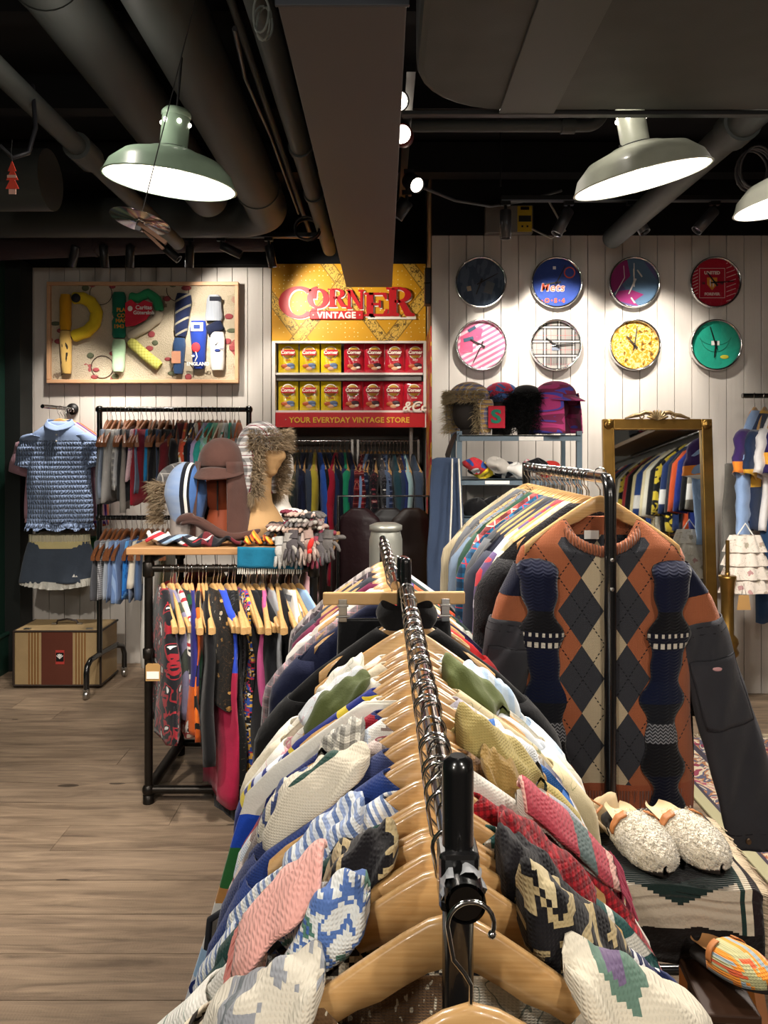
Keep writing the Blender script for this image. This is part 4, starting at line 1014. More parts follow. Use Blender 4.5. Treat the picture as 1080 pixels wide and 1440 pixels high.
def trapper(loc, rz, crown, furm, label, s=1.0, sk=None, fl=.035, nf=1600, name_fill=False):
    """fur-lined hat with ear flaps hanging down"""
    o = empty('trapper_hat', label, 'hat', loc, (0, 0, rz))
    def f(p, th, a): return Vector((p.x, p.y, p.z if p.z > 0 else p.z*.35))
    part(o, MB().ball((0, 0, .20*s), (.085*s, .095*s, .09*s), 24, 14, f=f), 'crown', crown)
    for sd in (-1, 1):
        def fl_(u, v, sd=sd):
            a = 2*pi*u; w_ = .05*s*(1-.35*v)
            return (sd*(.085+.012*sin(pi*v))*s+.014*s*cos(a), w_*sin(a), (.19-.185*v)*s)
        part(o, MB().grid(fl_, 18, 8, 0, True), 'ear_flap', crown)
    b = MB()
    pts = [(Vector((.09*s*cos(t)*1.0, -.09*s*abs(sin(t))-.005, .19*s+dz)), Vector((cos(t)*.6, -1, .2)).normalized()) for t, dz in [(rnd.uniform(0, pi), rnd.uniform(-.02, .045)*s) for _ in range(nf)]]
    for sd in (-1, 1): pts += [(Vector((sd*rnd.uniform(.06, .105)*s, -rnd.uniform(.0, .05)*s, rnd.uniform(0.01, .19)*s)), Vector((sd*.5, -1, 0)).normalized()) for _ in range(nf//2)]
    if name_fill: pts += [(Vector((rnd.uniform(-.075, .075)*s, -.075*s+rnd.uniform(-.015, .0), rnd.uniform(.01, .2)*s)), Vector((rnd.uniform(-.4, .4), -1, .1)).normalized()) for _ in range(nf)]
    fur(b, pts, fl*s, .0013, .5, 5); part(o, b, 'fur_trim', furm)['kind'] = 'stuff'
    part(o, MB().ball((0, 0, .12*s), (.070*s, .075*s, .11*s), 20, 12).tube([(0, 0, 0), (0, 0, .06*s)], .04*s, 16), 'display_head', sk or M('head_dark', '#2c2724', .8))
    return o
T = 1.541
trapper((sh(660, 4.22), 4.22, T), R(-48), cloth(('plaid', '#c9a04a', '#3a5fa0', '#d9d5cc', .03), 'soft'), M('cream_brown_fur', '#a89878', .8, noise=.4, ns=30), 'plaid trapper hat with cream fur at the left end of the steel shelf top', 1.16).scale = (1.12, 1.1, .86)
trapper((sh(742, 4.2), 4.24, T), R(-15), cloth(P_('#141416'), 'soft'), M('black_fur', '#0c0c0d', .7), 'black furry trapper hat in the middle of the steel shelf top', 1.1, fl=.045, nf=2600, name_fill=True).scale = (1.12, 1.1, .86)
o = trapper((sh(708, 4.2), 4.28, T), R(-5), cloth(('blot', ['#4a6aa8', '#c23a55', '#4a6aa8', '#d98a9a'], 9, 0), 'soft'), M('dark_grey_fur', '#3c3a39', .8), 'blue and red trapper hat with a green letter between two furry hats', 1.2, nf=700)
o.scale = (1.05, 1.05, .84)
b = MB().box((0, 0, 0), (.085, .006, .14)); part(o, b, 'jersey_flap', M('red_mesh_jersey', '#b81f35', .8), .01, loc=(-.035, -.19, .11))
b = MB(); add_text(b, 'S', .115, (0, 0, 0), .003, .004); part(o, b, 'letter', M('letter_green', '#1d7a62', .8), loc=(-.038, -.196, .075))
# pink cap with draped fabric
def drape_cap(loc, rz, mat, label, s, inner, brimz=.0, brim_mat=None, neck_drop=.2):
    o = empty('draped_hat', label, 'hat', loc, (0, 0, rz))
    part(o, MB().ball((0, 0, .30*s), (.092*s, .105*s, .105*s), 28, 16, f=lambda p, th, a: Vector((p.x, p.y, p.z if p.z > 0 else p.z*.3))), 'crown', mat)
    def br(u, v):
        a = pi+pi*u; rr_ = 1+.62*v*sin(pi*u)**.6
        return (.090*s*cos(a)*(1+.10*v), .102*s*sin(a)*rr_, (.30-.012-.045*v*sin(pi*u))*s+.018*s*(abs(cos(a))**2)*(-1))
    bb = part(o, MB().grid(br, 24, 8), 'brim', brim_mat or mat); bb.modifiers.new('thickness', 'SOLIDIFY').thickness = .004
    def hood(u, v):
        a = -.32*pi+1.64*pi*u; w_ = 1+.28*v+.05*sin(6*a+4*v)
        return (.094*s*cos(a)*w_, .108*s*sin(a)*w_, (.31-.30*v)*s)
    hh = part(o, MB().grid(hood, 44, 16), 'neck_drape', mat); hh.modifiers.new('thickness', 'SOLIDIFY').thickness = .004
    part(o, MB().ball((0, .01, .20*s), (.070*s, .075*s, .12*s), 20, 12).tube([(0, 0, 0.01), (0, 0, .12*s)], [.075*s, .05*s], 16), 'display_head', inner)
    return o
drape_cap((sh(782, 4.18), 4.2, T), R(38), cloth(('blot', ['#a83a72', '#b8407a', '#7d2f52', '#4c4aa8', '#a83a72'], 7, 0), 'soft'), 'pink cap with a draped neck flap at the right end of the steel shelf top', .95, M('head_maroon', '#4a1a30', .8)).scale = (1.22, 1.15, .76)
tag(MB().ball((0, 0, .03), (.14, .09, .035), 20, 8, f=lambda p, th, a: p*(1+.12*sin(5*a)))
    .obj('folded_garment', cloth(P_('#6a6560'), 'soft'), None, (.62, 4.35, 1.309)), 'greyish folded cloth at the right of the second steel shelf', 'clothes')
# rags and scarves on the second shelf
cols = [('blot', ['#2c4f9a', '#c23038', '#e2e0dc'], 9, 0), P_('#e0c32c'), P_('#b7b2ab'), ('stripe', 'x', ['#161a28', '#161a28', '#d8d4cc'], .06), P_('#e5e3de'), ('stripe', 'd', ['#d86a80', '#e9dcd8'], .03), P_('#121317'), P_('#b8342e')]
desc = ['blue and red', 'yellow', 'pale grey', 'navy striped', 'white', 'pink striped', 'black', 'red']
for i, (cc, d) in enumerate(zip(cols, desc)):
    px = 668+15*i; q = random.Random(i)
    def f(p, th, a, i=i): return Vector((p.x*(1+.3*sin(3*a+i)), p.y*(1+.2*cos(4*a)), p.z*(1+.35*sin(2*a+i))+.25*p.x*(1 if i % 2 else -1)))
    zc = 1.305+q.uniform(.035, .075)
    tag(MB().ball((0, 0, 0), (.06, .045, .034), 22, 14, f=f).obj('crumpled_scarf', cloth(cc, 'soft'), None, (sh(px, 4.15), 4.16+.05*(i % 2), zc)), '%s scarf crumpled on the second shelf of the steel unit' % d, 'scarf')
for i, (px, z) in enumerate([(672, 1.14), (700, 1.15), (730, 1.14)]):
    tag(MB().ball((0, 0, 0), (.08, .08, .05), 18, 10, f=lambda p, th, a: p*(1+.2*sin(4*a+i))).obj('folded_garment', cloth(P_('#0e0e11'), 'soft'), None, (sh(px, 4.2), 4.22, z)), 'black garment heaped on the third shelf, %s from the left' % ORD[i], 'clothes')
# jeans and ties hanging at its left side
o = tag(garment_mb(w=.075, neck=.05, drop=.01, z0=0, L=.85, th=.02, nu=20, nv=16, seed=3, flare=.02).obj('denim_jeans', [cloth(P_('#3a4a66'), 'denim')], None, (sh(628, 4.05), 4.08, 1.42)), 'blue denim jeans hanging at the left side of the steel shelf unit', 'jeans')
o = tag(MB().grid(lambda u, v: (-.02-.05*u-.02*sin(3*v)*u, .06-.14*v, .02-.09*u*u-.06*u*v+.006*sin(14*v)), 16, 12).obj('slung_cloth', [M('dark_leather', '#191b20', .5)], None, (sh(652, 4.05), 4.16, 1.53)), 'dark cloth slung over the upper left corner of the steel shelf unit', 'clothes')
for i, px in enumerate((638, 647)):
    tag(MB().tube([W(px-2, 645, 4.02), W(px-3+i*4, 710, 4.0), W(px-6+i*9, 780, 3.98)], .012, 8, squash=.4).obj('white_strap', M('white_cotton_strap', '#d8d2c6', .9)), 'long white strap hanging at the left of the steel shelf unit, %s one' % ('left' if i == 0 else 'right'), 'strap')

# ------------------------------------------------------------------ MIRROR
MZ = 1.625; mb_ = 0.25
mr = empty('leaning_mirror', 'tall brass-framed mirror with a shell crest leaning on the boarded wall', 'mirror', (sh(923, 4.41), 4.30, .05), (R(-4), 0, 0))
wM, hM = .62, 1.585
part(mr, MB().box((0, .0, hM/2), (wM-.09, .006, hM-.09)), 'mirror_glass', M('silvered_glass', '#c9cdcc', .02, 1))
part(mr, MB().box((0, .012, hM/2), (wM-.02, .012, hM-.02)), 'back_board', M('mirror_back', '#2a2118', .8))
for s in (-1, 1):
    part(mr, MB().box((s*(wM/2-.03), -.004, hM/2), (.062, .03, hM)).box((s*(wM/2-.058), -.012, hM/2), (.008, .03, hM-.1)), 'frame_stile', BRASS, .004)
part(mr, MB().box((0, -.003, hM-.03), (wM-.124, .03, .062)).box((0, -.012, hM-.058), (wM-.12, .03, .008)), 'frame_rail', BRASS, .004)
part(mr, MB().box((0, -.003, .03), (wM-.124, .03, .062)), 'frame_rail', BRASS, .004)
for s in (-1, 1):
    part(mr, MB().lathe([(.028, .0), (.027, .008), (.018, .004), (.014, .010), (0, .012)], (s*(wM/2-.032), -.019, hM-.032), 24, 'y'), 'rosette', BRASS)
b = MB()
for i in range(9):
    a = R(20+140*i/8); b.tube([(0, -.018, hM-.005), (.035*cos(a), -.026, hM-.005+.03*sin(a)), (.062*cos(a), -.018, hM-.005+.055*sin(a))], [.004, .009, .006], 8)
for s in (-1, 1):
    b.tube([(s*x, -.018, hM+.004+h) for x, h in ((.04, .03), (.07, .034), (.10, .02), (.13, .016), (.16, .006), (.185, .0))], [.012, .013, .011, .012, .008, .004], 8)
    b.tube([(s*(.09+.012*cos(R(a))), -.024, hM+.014+.012*sin(R(a))) for a in range(0, 361, 45)], .004, 6)
part(mr, b, 'shell_crest', M('old_brass_light', '#8f7a58', .4, .8, .5, noise=.5, ns=40))

# ------------------------------------------------------------------ BRASS POST, sports shirts at the right edge
o = empty('brass_stand', 'turned brass column of a garment stand between mirror and jerseys', 'stand', (sh(1023, 3.95), 3.95, 0))
part(o, MB().lathe([(.0, .82), (.042, .82), (.044, .81), (.038, .79), (.034, .75), (.031, .70), (.031, .52), (.05, .50), (.055, .48), (.045, .455), (.055, .435), (.055, .42), (.036, .40), (.033, .36), (.034, .12), (.05, .08), (.09, .05), (.13, .03), (.14, .0)], n=32), 'turned_column', BRASS)
part(o, MB().lathe([(.0, .84), (.012, .835), (.012, .82)], n=16).tube([(0, 0, .82), (.0, 0, 1.0)], .01, 10), 'upper_rod', BRASS)
o = empty('metal_foot_block', 'grey metal block with a red knob at the foot of the brass column', 'stand foot', (sh(1040, 3.75), 3.75, 0))
part(o, MB().box((0, 0, .04), (.10, .12, .08)), 'block', STEEL, .006); part(o, MB().ball((-.03, 0, .115), .03, 14, 10), 'knob', M('red_lacquer', '#7a1f1a', .2, coat=.6))
jr = empty('wall_rail', 'black garment rail holding sports jerseys at the right edge', 'rail', (1.95, 4.53, 1.76))
part(jr, MB().tube([(.05, -.21, 0), (1.1, -.21, 0)], .014, 12), 'rail_tube', BLACK); part(jr, MB().tube([(.9, -.21, 0), (.9, .09, 0)], .014, 12), 'rail_arm', BLACK)
JS = [('stripe', 'z', ['#3e2a63', '#3e2a63', '#e0dfe2', '#e98a32', '#3e2a63'], .3), ('stripe', 'z', ['#24324f', '#24324f', '#24324f', '#d8a63a'], .4), P_('#e2e0e0'), ('stripe', 'z', ['#2a1f52', '#2a1f52', '#e0a23a', '#2a1f52'], .25),
      ('stripe', 'z', ['#e8e6e0', '#e8e6e0', '#1f5a3c', '#151a1c', '#e8e6e0'], .3), ('floral', '#d8d5ce', ['#b6b2ac', '#a9a5a0'], 14), ('plain', '#cf4a2c')]
JL = ['purple and white sports jersey, leftmost at the right edge', 'dark blue jersey with yellow trim, second at the right edge', 'white jersey with short sleeves at the right edge', 'deep purple jersey with orange sleeve stripes at the right edge',
      'white jersey with green and black sleeve bands at the right edge', 'white lace top hanging below the jerseys', 'orange-red top half hidden among the jerseys']
o = garment('long_sleeve_shirt', 'light blue top with one long sleeve hanging down beside the mirror', 'top', [cloth(P_('#8fabd6'), 'soft')], (2.07, 4.30, 1.76), R(48), None, w=.24, L=.55, th=.03, sleeve=.62, sw=.075, spread=-.0, nu=30, nv=22, seed=31)
for i, (sp_, lab) in enumerate(zip(JS, JL)):
    X = 2.07+.055*i; dz = -.0
    garment('sports_jersey' if i < 5 else 'lace_blouse', lab, 'jersey' if i < 5 else 'top', [cloth(sp_, 'soft')], (X, 4.32, 1.76+dz), R(50), None, w=.23, L=.6+.1*(i == 5), th=.022, sleeve=.24, sw=.085, spread=.07, nu=26, nv=16, seed=i+40, cuff=1.1)
    place_hanger('wall', (X, 4.32, 1.76), R(50), 'wooden hanger among the jerseys at the right edge', 'hangers at the right edge')
garment('denim_trousers', 'dark blue wide trousers hanging at the right edge below the jerseys', 'trousers', [cloth(P_('#24466e'), 'denim')], (2.17, 4.2, 1.30), R(15), None, w=.14, neck=.13, drop=.005, z0=0, L=.76, th=.035, nu=24, nv=16, seed=8, flare=.03)
garment('grey_trousers', 'grey trousers behind the light blue sleeve', 'trousers', [cloth(P_('#77756f'), 'soft')], (2.02, 4.45, 1.38), R(30), None, w=.08, neck=.07, drop=.005, z0=0, L=.62, th=.03, nu=20, nv=12, seed=9)
b = MB()
o = empty('ruffled_bag', 'white ruffled floral bag hanging beside the brass column', 'bag', (sh(1048, 4.0), 4.0, 1.02))
for k in range(4):
    def rf(u, v, k=k):
        a = 2*pi*u; r_ = .055+.012*k*.6+.03*v+.008*sin(9*a+k)
        return (r_*cos(a)*1.3, r_*.5*sin(a), -.07*k-.085*v)
    b.grid(rf, 60, 5, 0, True)
part(o, b, 'ruffle', cloth(('floral', '#dcd3c8', ['#b58a8a', '#a9a08e'], 20), 'soft')); part(o, MB().tube([(-.04, 0, 0), (0, 0, .06), (.04, 0, 0)], .004, 6), 'strap', WHITEP)
o = empty('paper_tag', 'brown paper price tag beside the brass column', 'tag', (sh(1046, 3.9), 3.9, .70))
part(o, MB().prism([(-.035, -.045), (.035, -.045), (.025, .03), (-.025, .03)], -.001, .001), 'card', M('kraft_card', '#a9834f', .7)); part(o, MB().tube([(-.012, 0, .03), (0, 0, .09), (.012, 0, .03)], .0015, 4), 'string', BLACKM)

# ------------------------------------------------------------------ what the mirror sees: shelf and jackets on the right wall
o = empty('wall_shelf', 'long wooden shelf with a rail below, seen only in the brass mirror', 'shelf', (2.78, 1.2, 2.05))
part(o, MB().box((0, 0, 0), (.36, 3.6, .04)), 'shelf_plank', M('pine_plank', '#9a7448', .5, noise=.25, ns=6), .003); part(o, MB().tube([(-.05, -1.8, -.14), (-.05, 1.8, -.14)], .014, 12), 'rail', BLACK)
MC = ['#dcd2b0', '#e3e0d2', '#1a1b20', '#c9b23a', '#22335f', '#2b2e35', '#c4512b', '#1d2f7a', '#101114', '#8c8a82', '#e8e2d0', '#3b5a45', '#9a2f35', '#15161a', '#d6c79a', '#26407a']
for i in range(26):
    c = MC[i % len(MC)]; Y = -.5+.13*i
    garment('hanging_jacket', 'jacket on the right-hand wall rail seen in the brass mirror', 'jacket', [cloth(('blot', ['#c9b23a', '#15161a'], 14, 0) if i % 8 == 3 else (('stripe', 'z', [c, c, c, '#dddddd'], .5) if i % 5 == 0 else P_(c)), 'soft')], (2.73, Y, 1.91), R(rnd.uniform(-8, 8)), 'jackets on the mirrored rail', w=.24, L=.72, th=.045, sleeve=.5, sw=.07, nu=18, nv=10, seed=i+300)
for i in range(8):
    garment('sports_shirt', 'sports shirt displayed above the shelf, seen in the mirror', 'shirt', [cloth(('blot', ['#d9d4cc', '#b52a3a', '#22335f'], 5, 0) if i % 2 else P_('#26282f'), 'soft')], (2.95, -.2+.42*i, 2.95), R(90), 'shirts above the mirrored shelf', w=.2, L=.6, th=.03, sleeve=.2, sw=.07, nu=16, nv=8, seed=i+340)
# ------------------------------------------------------------------ SHOP SIGN AND SHELVES
def band_mat():
    g = G('bandana_print', .45, 0, .4)
    x, y, z = g.xyz()
    v = g.comb(x, 0.0, z)
    c = g.mix(g.noise(v, 2.2, 2), '#c98410', '#e0ac1c')
    # paler diagonal borders with scrolls
    d1 = g.ma('ADD', x, g.ma('MULTIPLY', z, .75)); d2 = g.ma('SUBTRACT', x, g.ma('MULTIPLY', z, .8))
    dots = g.voro(v, 34, rand=.25)[0]
    c = g.mix(g.ma('LESS_THAN', dots, .13), c, '#f6e3a0')
    for d, p, lo, hi, ph in ((d1, .55, .0, .17, .1), (d2, .62, .30, .47, .15)):
        b = g.band(d, p, lo, hi, ph)
        sc = g.ma('LESS_THAN', g.ma('ABSOLUTE', g.ma('SUBTRACT', g.noise(v, 26, 1, .5, 1.6), .5)), .035)
        e = g.ma('ADD', g.band(d, p, lo, lo+.015, ph), g.band(d, p, hi-.015, hi, ph))
        bc = g.mix(sc, '#dcb04a', '#6d5420')
        c = g.mix(b, c, bc); c = g.mix(e, c, '#8f6a1c')
    return g.color(c)
BX0, BX1 = -.753, .281
YS = 5.2
def X5(px, Y=YS): return (px-540)/F*Y
def Z5(py, Y=YS): return CH-(py-HZ)/F*Y
sg = empty('shop_sign', 'yellow bandana-print shop sign reading CORNER VINTAGE in red serif letters', 'sign', (0, YS, 0))
part(sg, MB().box(((BX0+BX1)/2, .015, (2.70+Z5(480))/2), (BX1-BX0, .03, 2.70-Z5(480))), 'sign_board', band_mat(), .002)
REDS = M('sign_red', '#c01c22', .4); WHT = M('sign_white', '#f1e9d8', .45)
def serif_letter(ch, x, z, w, h, y0, y1, d=0.0):
    """slab-serif capital made of prisms; lower left corner at x, z"""
    b = MB(); X = lambda u: x+u*w+d; Z = lambda v: z+v*h-d*.9
    def poly(p): b.prism([(X(u), Z(v)) for u, v in p], y0, y1)
    def ring(a0, a1, cx, cz, rx, rz, tx, tz, n=20):
        for i in range(n):
            a, c = R(a0+(a1-a0)*i/n), R(a0+(a1-a0)*(i+1)/n)
            poly([(cx+rx*cos(a), cz+rz*sin(a)), (cx+rx*cos(c), cz+rz*sin(c)), (cx+(rx-tx)*cos(c), cz+(rz-tz)*sin(c)), (cx+(rx-tx)*cos(a), cz+(rz-tz)*sin(a))])
    if ch == 'C':
        ring(42, 318, .5, .5, .5, .5, .24, .09, 30)
        poly([(.80, .62), (.93, .62), (.95, 1.0), (.86, .97), (.74, .88)]); poly([(.80, .30), (.95, .33), (.93, .12), (.80, .12)])
    elif ch == 'O': ring(0, 360, .5, .5, .5, .5, .27, .10, 32)
    elif ch == 'R':
        poly([(.0, 0), (.46, 0), (.46, .08), (.36, .12), (.36, .92), (.0, 1), (.0, .92), (.1, .9), (.1, .1), (.0, .08)])
        ring(-90, 90, .42, .73, .46, .27, .22, .09, 16)
        poly([(.2, .91), (.44, .91), (.44, 1), (.2, 1)]); poly([(.3, .46), (.5, .46), (.5, .55), (.3, .55)])
        poly([(.42, .5), (.66, .48), (.88, .12), (1.0, .08), (1.0, 0), (.68, 0)])
    elif ch == 'N':
        poly([(.0, 0), (.32, 0), (.32, .08), (.24, .1), (.24, .95), (.08, .95), (.08, .1), (.0, .08)])
        poly([(.0, 1), (.32, 1), (.92, .0), (.74, .0), (.08, .92), (0, .92)])
        poly([(.68, 1), (1.0, 1), (1.0, .92), (.92, .9), (.92, .0), (.78, .2), (.78, .9), (.68, .92)])
    elif ch == 'E':
        poly([(.0, 0), (.4, 0), (.38, .1), (.38, 1), (0, 1), (0, .92), (.1, .9), (.1, .1), (0, .08)])
        poly([(.2, 0), (.92, 0), (1, .3), (.9, .3), (.78, .1), (.2, .1)]); poly([(.2, 1), (.92, 1), (.95, .72), (.87, .72), (.76, .9), (.2, .9)])
        poly([(.3, .46), (.6, .46), (.6, .36), (.7, .36), (.7, .68), (.6, .68), (.6, .56), (.3, .56)])
    return b
LET = [('C', 392, 449, 403, 433), ('O', 432, 463, 406, 434), ('R', 461, 488, 406, 432), ('N', 487, 512, 408, 435), ('E', 512, 546, 412, 445), ('R', 543, 583, 404, 445)]
for li, (ch, a, b_, t, bt) in enumerate(LET):
    if ch == 'C': bt = 448
    x = X5(a); z = Z5(bt); w = X5(b_)-x; h = Z5(t)-z
    part(sg, serif_letter(ch, x, z, w, h, -.006-.0004*li, .002, .009), 'letter_outline', WHT)
    part(sg, serif_letter(ch, x, z, w, h, -.013-.0006*li, -.0075), 'letter', REDS)
part(sg, MB().box(((X5(518)+X5(584))/2, -.008, Z5(448)), (X5(584)-X5(516), .008, .012)), 'white_underline', WHT)
part(sg, MB().box(((X5(436)+X5(511))/2, -.012, Z5(443.5)), (X5(511)-X5(436), .012, .058), rot=Matrix.Rotation(R(0), 3, 'Y')), 'ribbon_banner', REDS, .004)
b = MB(); add_text(b, 'VINTAGE', .058, (X5(473.5), -.02, Z5(443.5)-.021), .002, .0022, space=1.1)
b.ball((X5(441), -.02, Z5(443.5)), (.005, .002, .005), 8, 6).ball((X5(506), -.02, Z5(443.5)), (.005, .002, .005), 8, 6)
part(sg, b, 'banner_lettering', WHT)
# shelves
sb = empty('display_shelf', 'white-edged display shelves of snack packets under the shop sign', 'shelf', (0, YS, 0))
SW = M('shelf_white_edge', '#e5ded6', .5); SG = M('shelf_grey_underside', '#6f6b68', .7)
for s, x in ((0, BX0+.012), (1, BX1-.004)): part(sb, MB().box((x, .12, (Z5(480)+Z5(601))/2), (.022, .26, Z5(480)-Z5(601))), 'side_panel', SW)
part(sb, MB().box(((BX0+BX1)/2, .01, Z5(481)), (BX1-BX0, .03, .014)), 'top_edge', SW)
part(sb, MB().box(((BX0+BX1)/2, .245, (Z5(480)+Z5(601))/2), (BX1-BX0, .01, Z5(480)-Z5(601))), 'back_panel', SG)
for z in (Z5(525.5), Z5(578.5)): part(sb, MB().box(((BX0+BX1)/2, .12, z), (BX1-BX0-.04, .24, .014)), 'shelf_board', SW)
part(sb, MB().box((-.24, .03, Z5(531)), (BX1-BX0-.05, .02, .036)), 'shelf_lip', SG)
st = empty('slogan_strip', 'red strip reading YOUR EVERYDAY VINTAGE STORE in yellow capitals', 'sign', (0, YS-.012, 0))
part(st, MB().box(((BX0+BX1)/2+.01, .012, Z5(590.5)), (BX1-BX0-.03, .022, .100)), 'strip_board', REDS, .002)
b = MB(); add_text(b, 'YOUR EVERYDAY VINTAGE STORE', .051, (X5(491.5), -.001, Z5(590.5)-.018), .002, .0012, space=1.02); part(st, b, 'lettering', M('sign_yellow', '#e8b73a', .5))
part(st, MB().ball((X5(402), 0, Z5(590)), (.004, .003, .004), 8, 6), 'screw', WHT)
b = MB(); add_text(b, '&Co', .09, (0, 0, 0), .003, .002, shear=.3); o = tag(b.obj('script_decal', M('sign_white', '#f1e9d8', .45), None, (X5(583), YS-.03, Z5(578))), 'white script letters overlapping the right end of the red strip', 'lettering')
# packets
def packet(col, col2, yellow):
    def f(u, v):
        px = (u-.5)*.137; pz = v*.198
        bulge = .020*(max(0, sin(pi*u))**.5)*(max(0, sin(pi*v))**.4)
        return Vector((px*(1-.03*sin(pi*v)), -bulge+.0035*sin(12*u+7*v)*sin(pi*u)*sin(pi*v), pz))
    b = MB().grid(f, 12, 14).grid(lambda u, v: Vector(((.5-u)*.137, .012*sin(pi*u)*sin(pi*v)+.0005, v*.198)), 6, 6)
    g = G('packet_film', .18, 0, .6, .6); g.bump(g.noise(g.co(), 16, 3), .008, .7); g.color(col)
    o = b.obj('snack_packet', g.m)
    part(o, MB().lathe([(0, .001), (.044, .001), (.044, -.001)], (0, -.0195, .135), 28, 'y'), 'emblem_ring', M('packet_white', '#ece4d6', .4))
    part(o, MB().lathe([(0, .003), (.038, .003), (.038, -.001)], (0, -.0195, .135), 28, 'y'), 'emblem_disc', M('packet_gold', '#b98f33', .4))
    part(o, MB().box((0, -.0245, .136), (.094, .003, .038)), 'emblem_band', REDS if yellow else M('packet_darkred', '#8a1a22', .4), .001)
    t = MB(); add_text(t, 'Corner', .031, (0, -.0265, .127), .001, .0012); part(o, t, 'emblem_lettering', WHT)
    t = MB(); add_text(t, 'VINTAGE', .009, (0, -.022, .082), .001, .0004); part(o, t, 'small_lettering', WHT if not yellow else REDS)
    q = [((-.022, .045), .026, '#b65a2c'), ((.016, .05), .03, '#5b6a88' if yellow else '#3b1a20'), ((.0, .03), .024, '#d9a27a'), ((.026, .036), .018, '#e8dfd2' if not yellow else '#7f8fae')]
    for (x, z), s_, c in q:
        part(o, MB().ball((x, -.0195, z), (s_, .004, s_*.55), 12, 6), 'picture_blob', M('pk'+c[1:], c, .4))
    return o
prot = {}
n = 0
for row, py in enumerate((523.5, 577)):
    for k in range(7):
        yel = k < 3
        px = 405.5+k*30.0 if yel else 496+(k-3)*28.6+ (2.0 if row == 0 else 0)
        rw = 'top' if row == 0 else 'lower'
        lab = '%s snack packet, %s %s on the %s display shelf' % ('yellow' if yel else 'red', ORD[k if yel else k-3], 'from the left' if yel else 'red one from the left', rw)
        loc = (X5(px, 5.26), 5.26, Z5(py, YS)+.001)
        if yel not in prot:
            o = packet('#dcbf1c' if yel else '#b5182c', None, yel); prot[yel] = o; o.location = loc; tag(o, lab, 'packet', 'packets on the display shelves')
        else: dup(prot[yel], loc, (0, 0, R(rnd.uniform(-4, 4))), lab, 'packets on the display shelves')
# printed return panel beside the alcove
g = G('side_print', .4, 0, .4); x, y, z = g.xyz()
c = g.ramp(g.noise(g.comb(0.0, y, z), 5, 3, .6, 1), ['#d8a21c', '#c8202a', '#c8202a', '#dba62a', '#e6dccb', '#b41c28'])
g.color(c)
tag(MB().box((XC+.0, (YR+YL)/2-.03, 1.1), (.008, .50, 2.2)).obj('side_poster', g.m, bevel=.001), 'red and yellow printed panel on the wall end between sign and clock wall', 'panel')
tag(MB().box((XC-.02, 4.66, Z5(398, 4.66)), (.05, .03, .0)).box((XC+.0-.018, 4.72, Z5(403, 4.7)), (.04, .10, .22)).obj('small_speaker', BLACKM, bevel=.006), 'small black speaker box on the wall end right of the shop sign', 'speaker')

# ------------------------------------------------------------------ CLOCKS
glass = bpy.data.materials.new('clock_glass'); glass.use_nodes = True; nt = glass.node_tree; nt.nodes.clear()
_o = nt.nodes.new('ShaderNodeOutputMaterial'); _m = nt.nodes.new('ShaderNodeMixShader'); _f = nt.nodes.new('ShaderNodeFresnel'); _t = nt.nodes.new('ShaderNodeBsdfTransparent'); _g = nt.nodes.new('ShaderNodeBsdfGlossy')
_g.inputs['Roughness'].default_value = .02; _f.inputs[0].default_value = 1.45
nt.links.new(_f.outputs[0], _m.inputs[0]); nt.links.new(_t.outputs[0], _m.inputs[1]); nt.links.new(_g.outputs[0], _m.inputs[2]); nt.links.new(_m.outputs[0], _o.inputs[0])
def clock(px, py, face, hands, label, extra=None, hc=BLACKM):
    Yc = YR-.002; c = W(px, py, Yc-.03); r = .154
    o = empty('wall_clock', label, 'clock', (c.x, Yc, c.z))
    part(o, MB().lathe([(r*.98, .0), (r, .012), (r, .030), (r*.985, .040), (r*.955, .043), (r*.925, .038), (r*.905, .022)], n=64, axis='y'), 'chrome_rim', CHROME)
    part(o, MB().lathe([(0, .018), (r*.93, .018)], n=48, axis='y'), 'dial', face)
    part(o, MB().lathe([(0, .036), (r*.93, .034)], n=48, axis='y'), 'glass', glass)
    for (ang, ln, wd, nm_) in [(hands[0], .075, .0055, 'hour_hand'), (hands[1], .115, .004, 'minute_hand')]:
        dx, dz = sin(R(ang)), cos(R(ang)); nx, nz = dz, -dx
        part(o, MB().prism([(dx*-.025+nx*wd, dz*-.025+nz*wd), (dx*ln+nx*wd*.5, dz*ln+nz*wd*.5), (dx*ln-nx*wd*.5, dz*ln-nz*wd*.5), (dx*-.025-nx*wd, dz*-.025-nz*wd)], -.0265, -.0245), nm_, hc)
    part(o, MB().lathe([(0, .030), (.006, .029), (.007, .024)], n=16, axis='y'), 'centre_pin', hc)
    if extra:
        for (mb_e, nm_, mt) in extra(): part(o, mb_e, nm_, mt)
    return o
def e_denim():
    return [(MB().box((.052, -.0195, -.03), (.05, .002, .07), rot=Matrix.Rotation(R(18), 3, 'Y')), 'sewn_patch', M('patch_grey', '#5f6568', .9)),
            (MB().box((-.068, -.0195, -.035), (.024, .002, .028), rot=Matrix.Rotation(R(-12), 3, 'Y')), 'sewn_patch', M('patch_tan', '#a79c84', .9))]
clock(676, 397, cloth(('fleck', '#46566a', '#5a6a7e', 26, .5), 'denim'), (200, 62), 'chrome wall clock with a dark denim face and grey patches, top left', e_denim)
OR_ = M('felt_orange', '#c9503a', .9); CR_ = M('felt_pale', '#d9b9ae', .9)
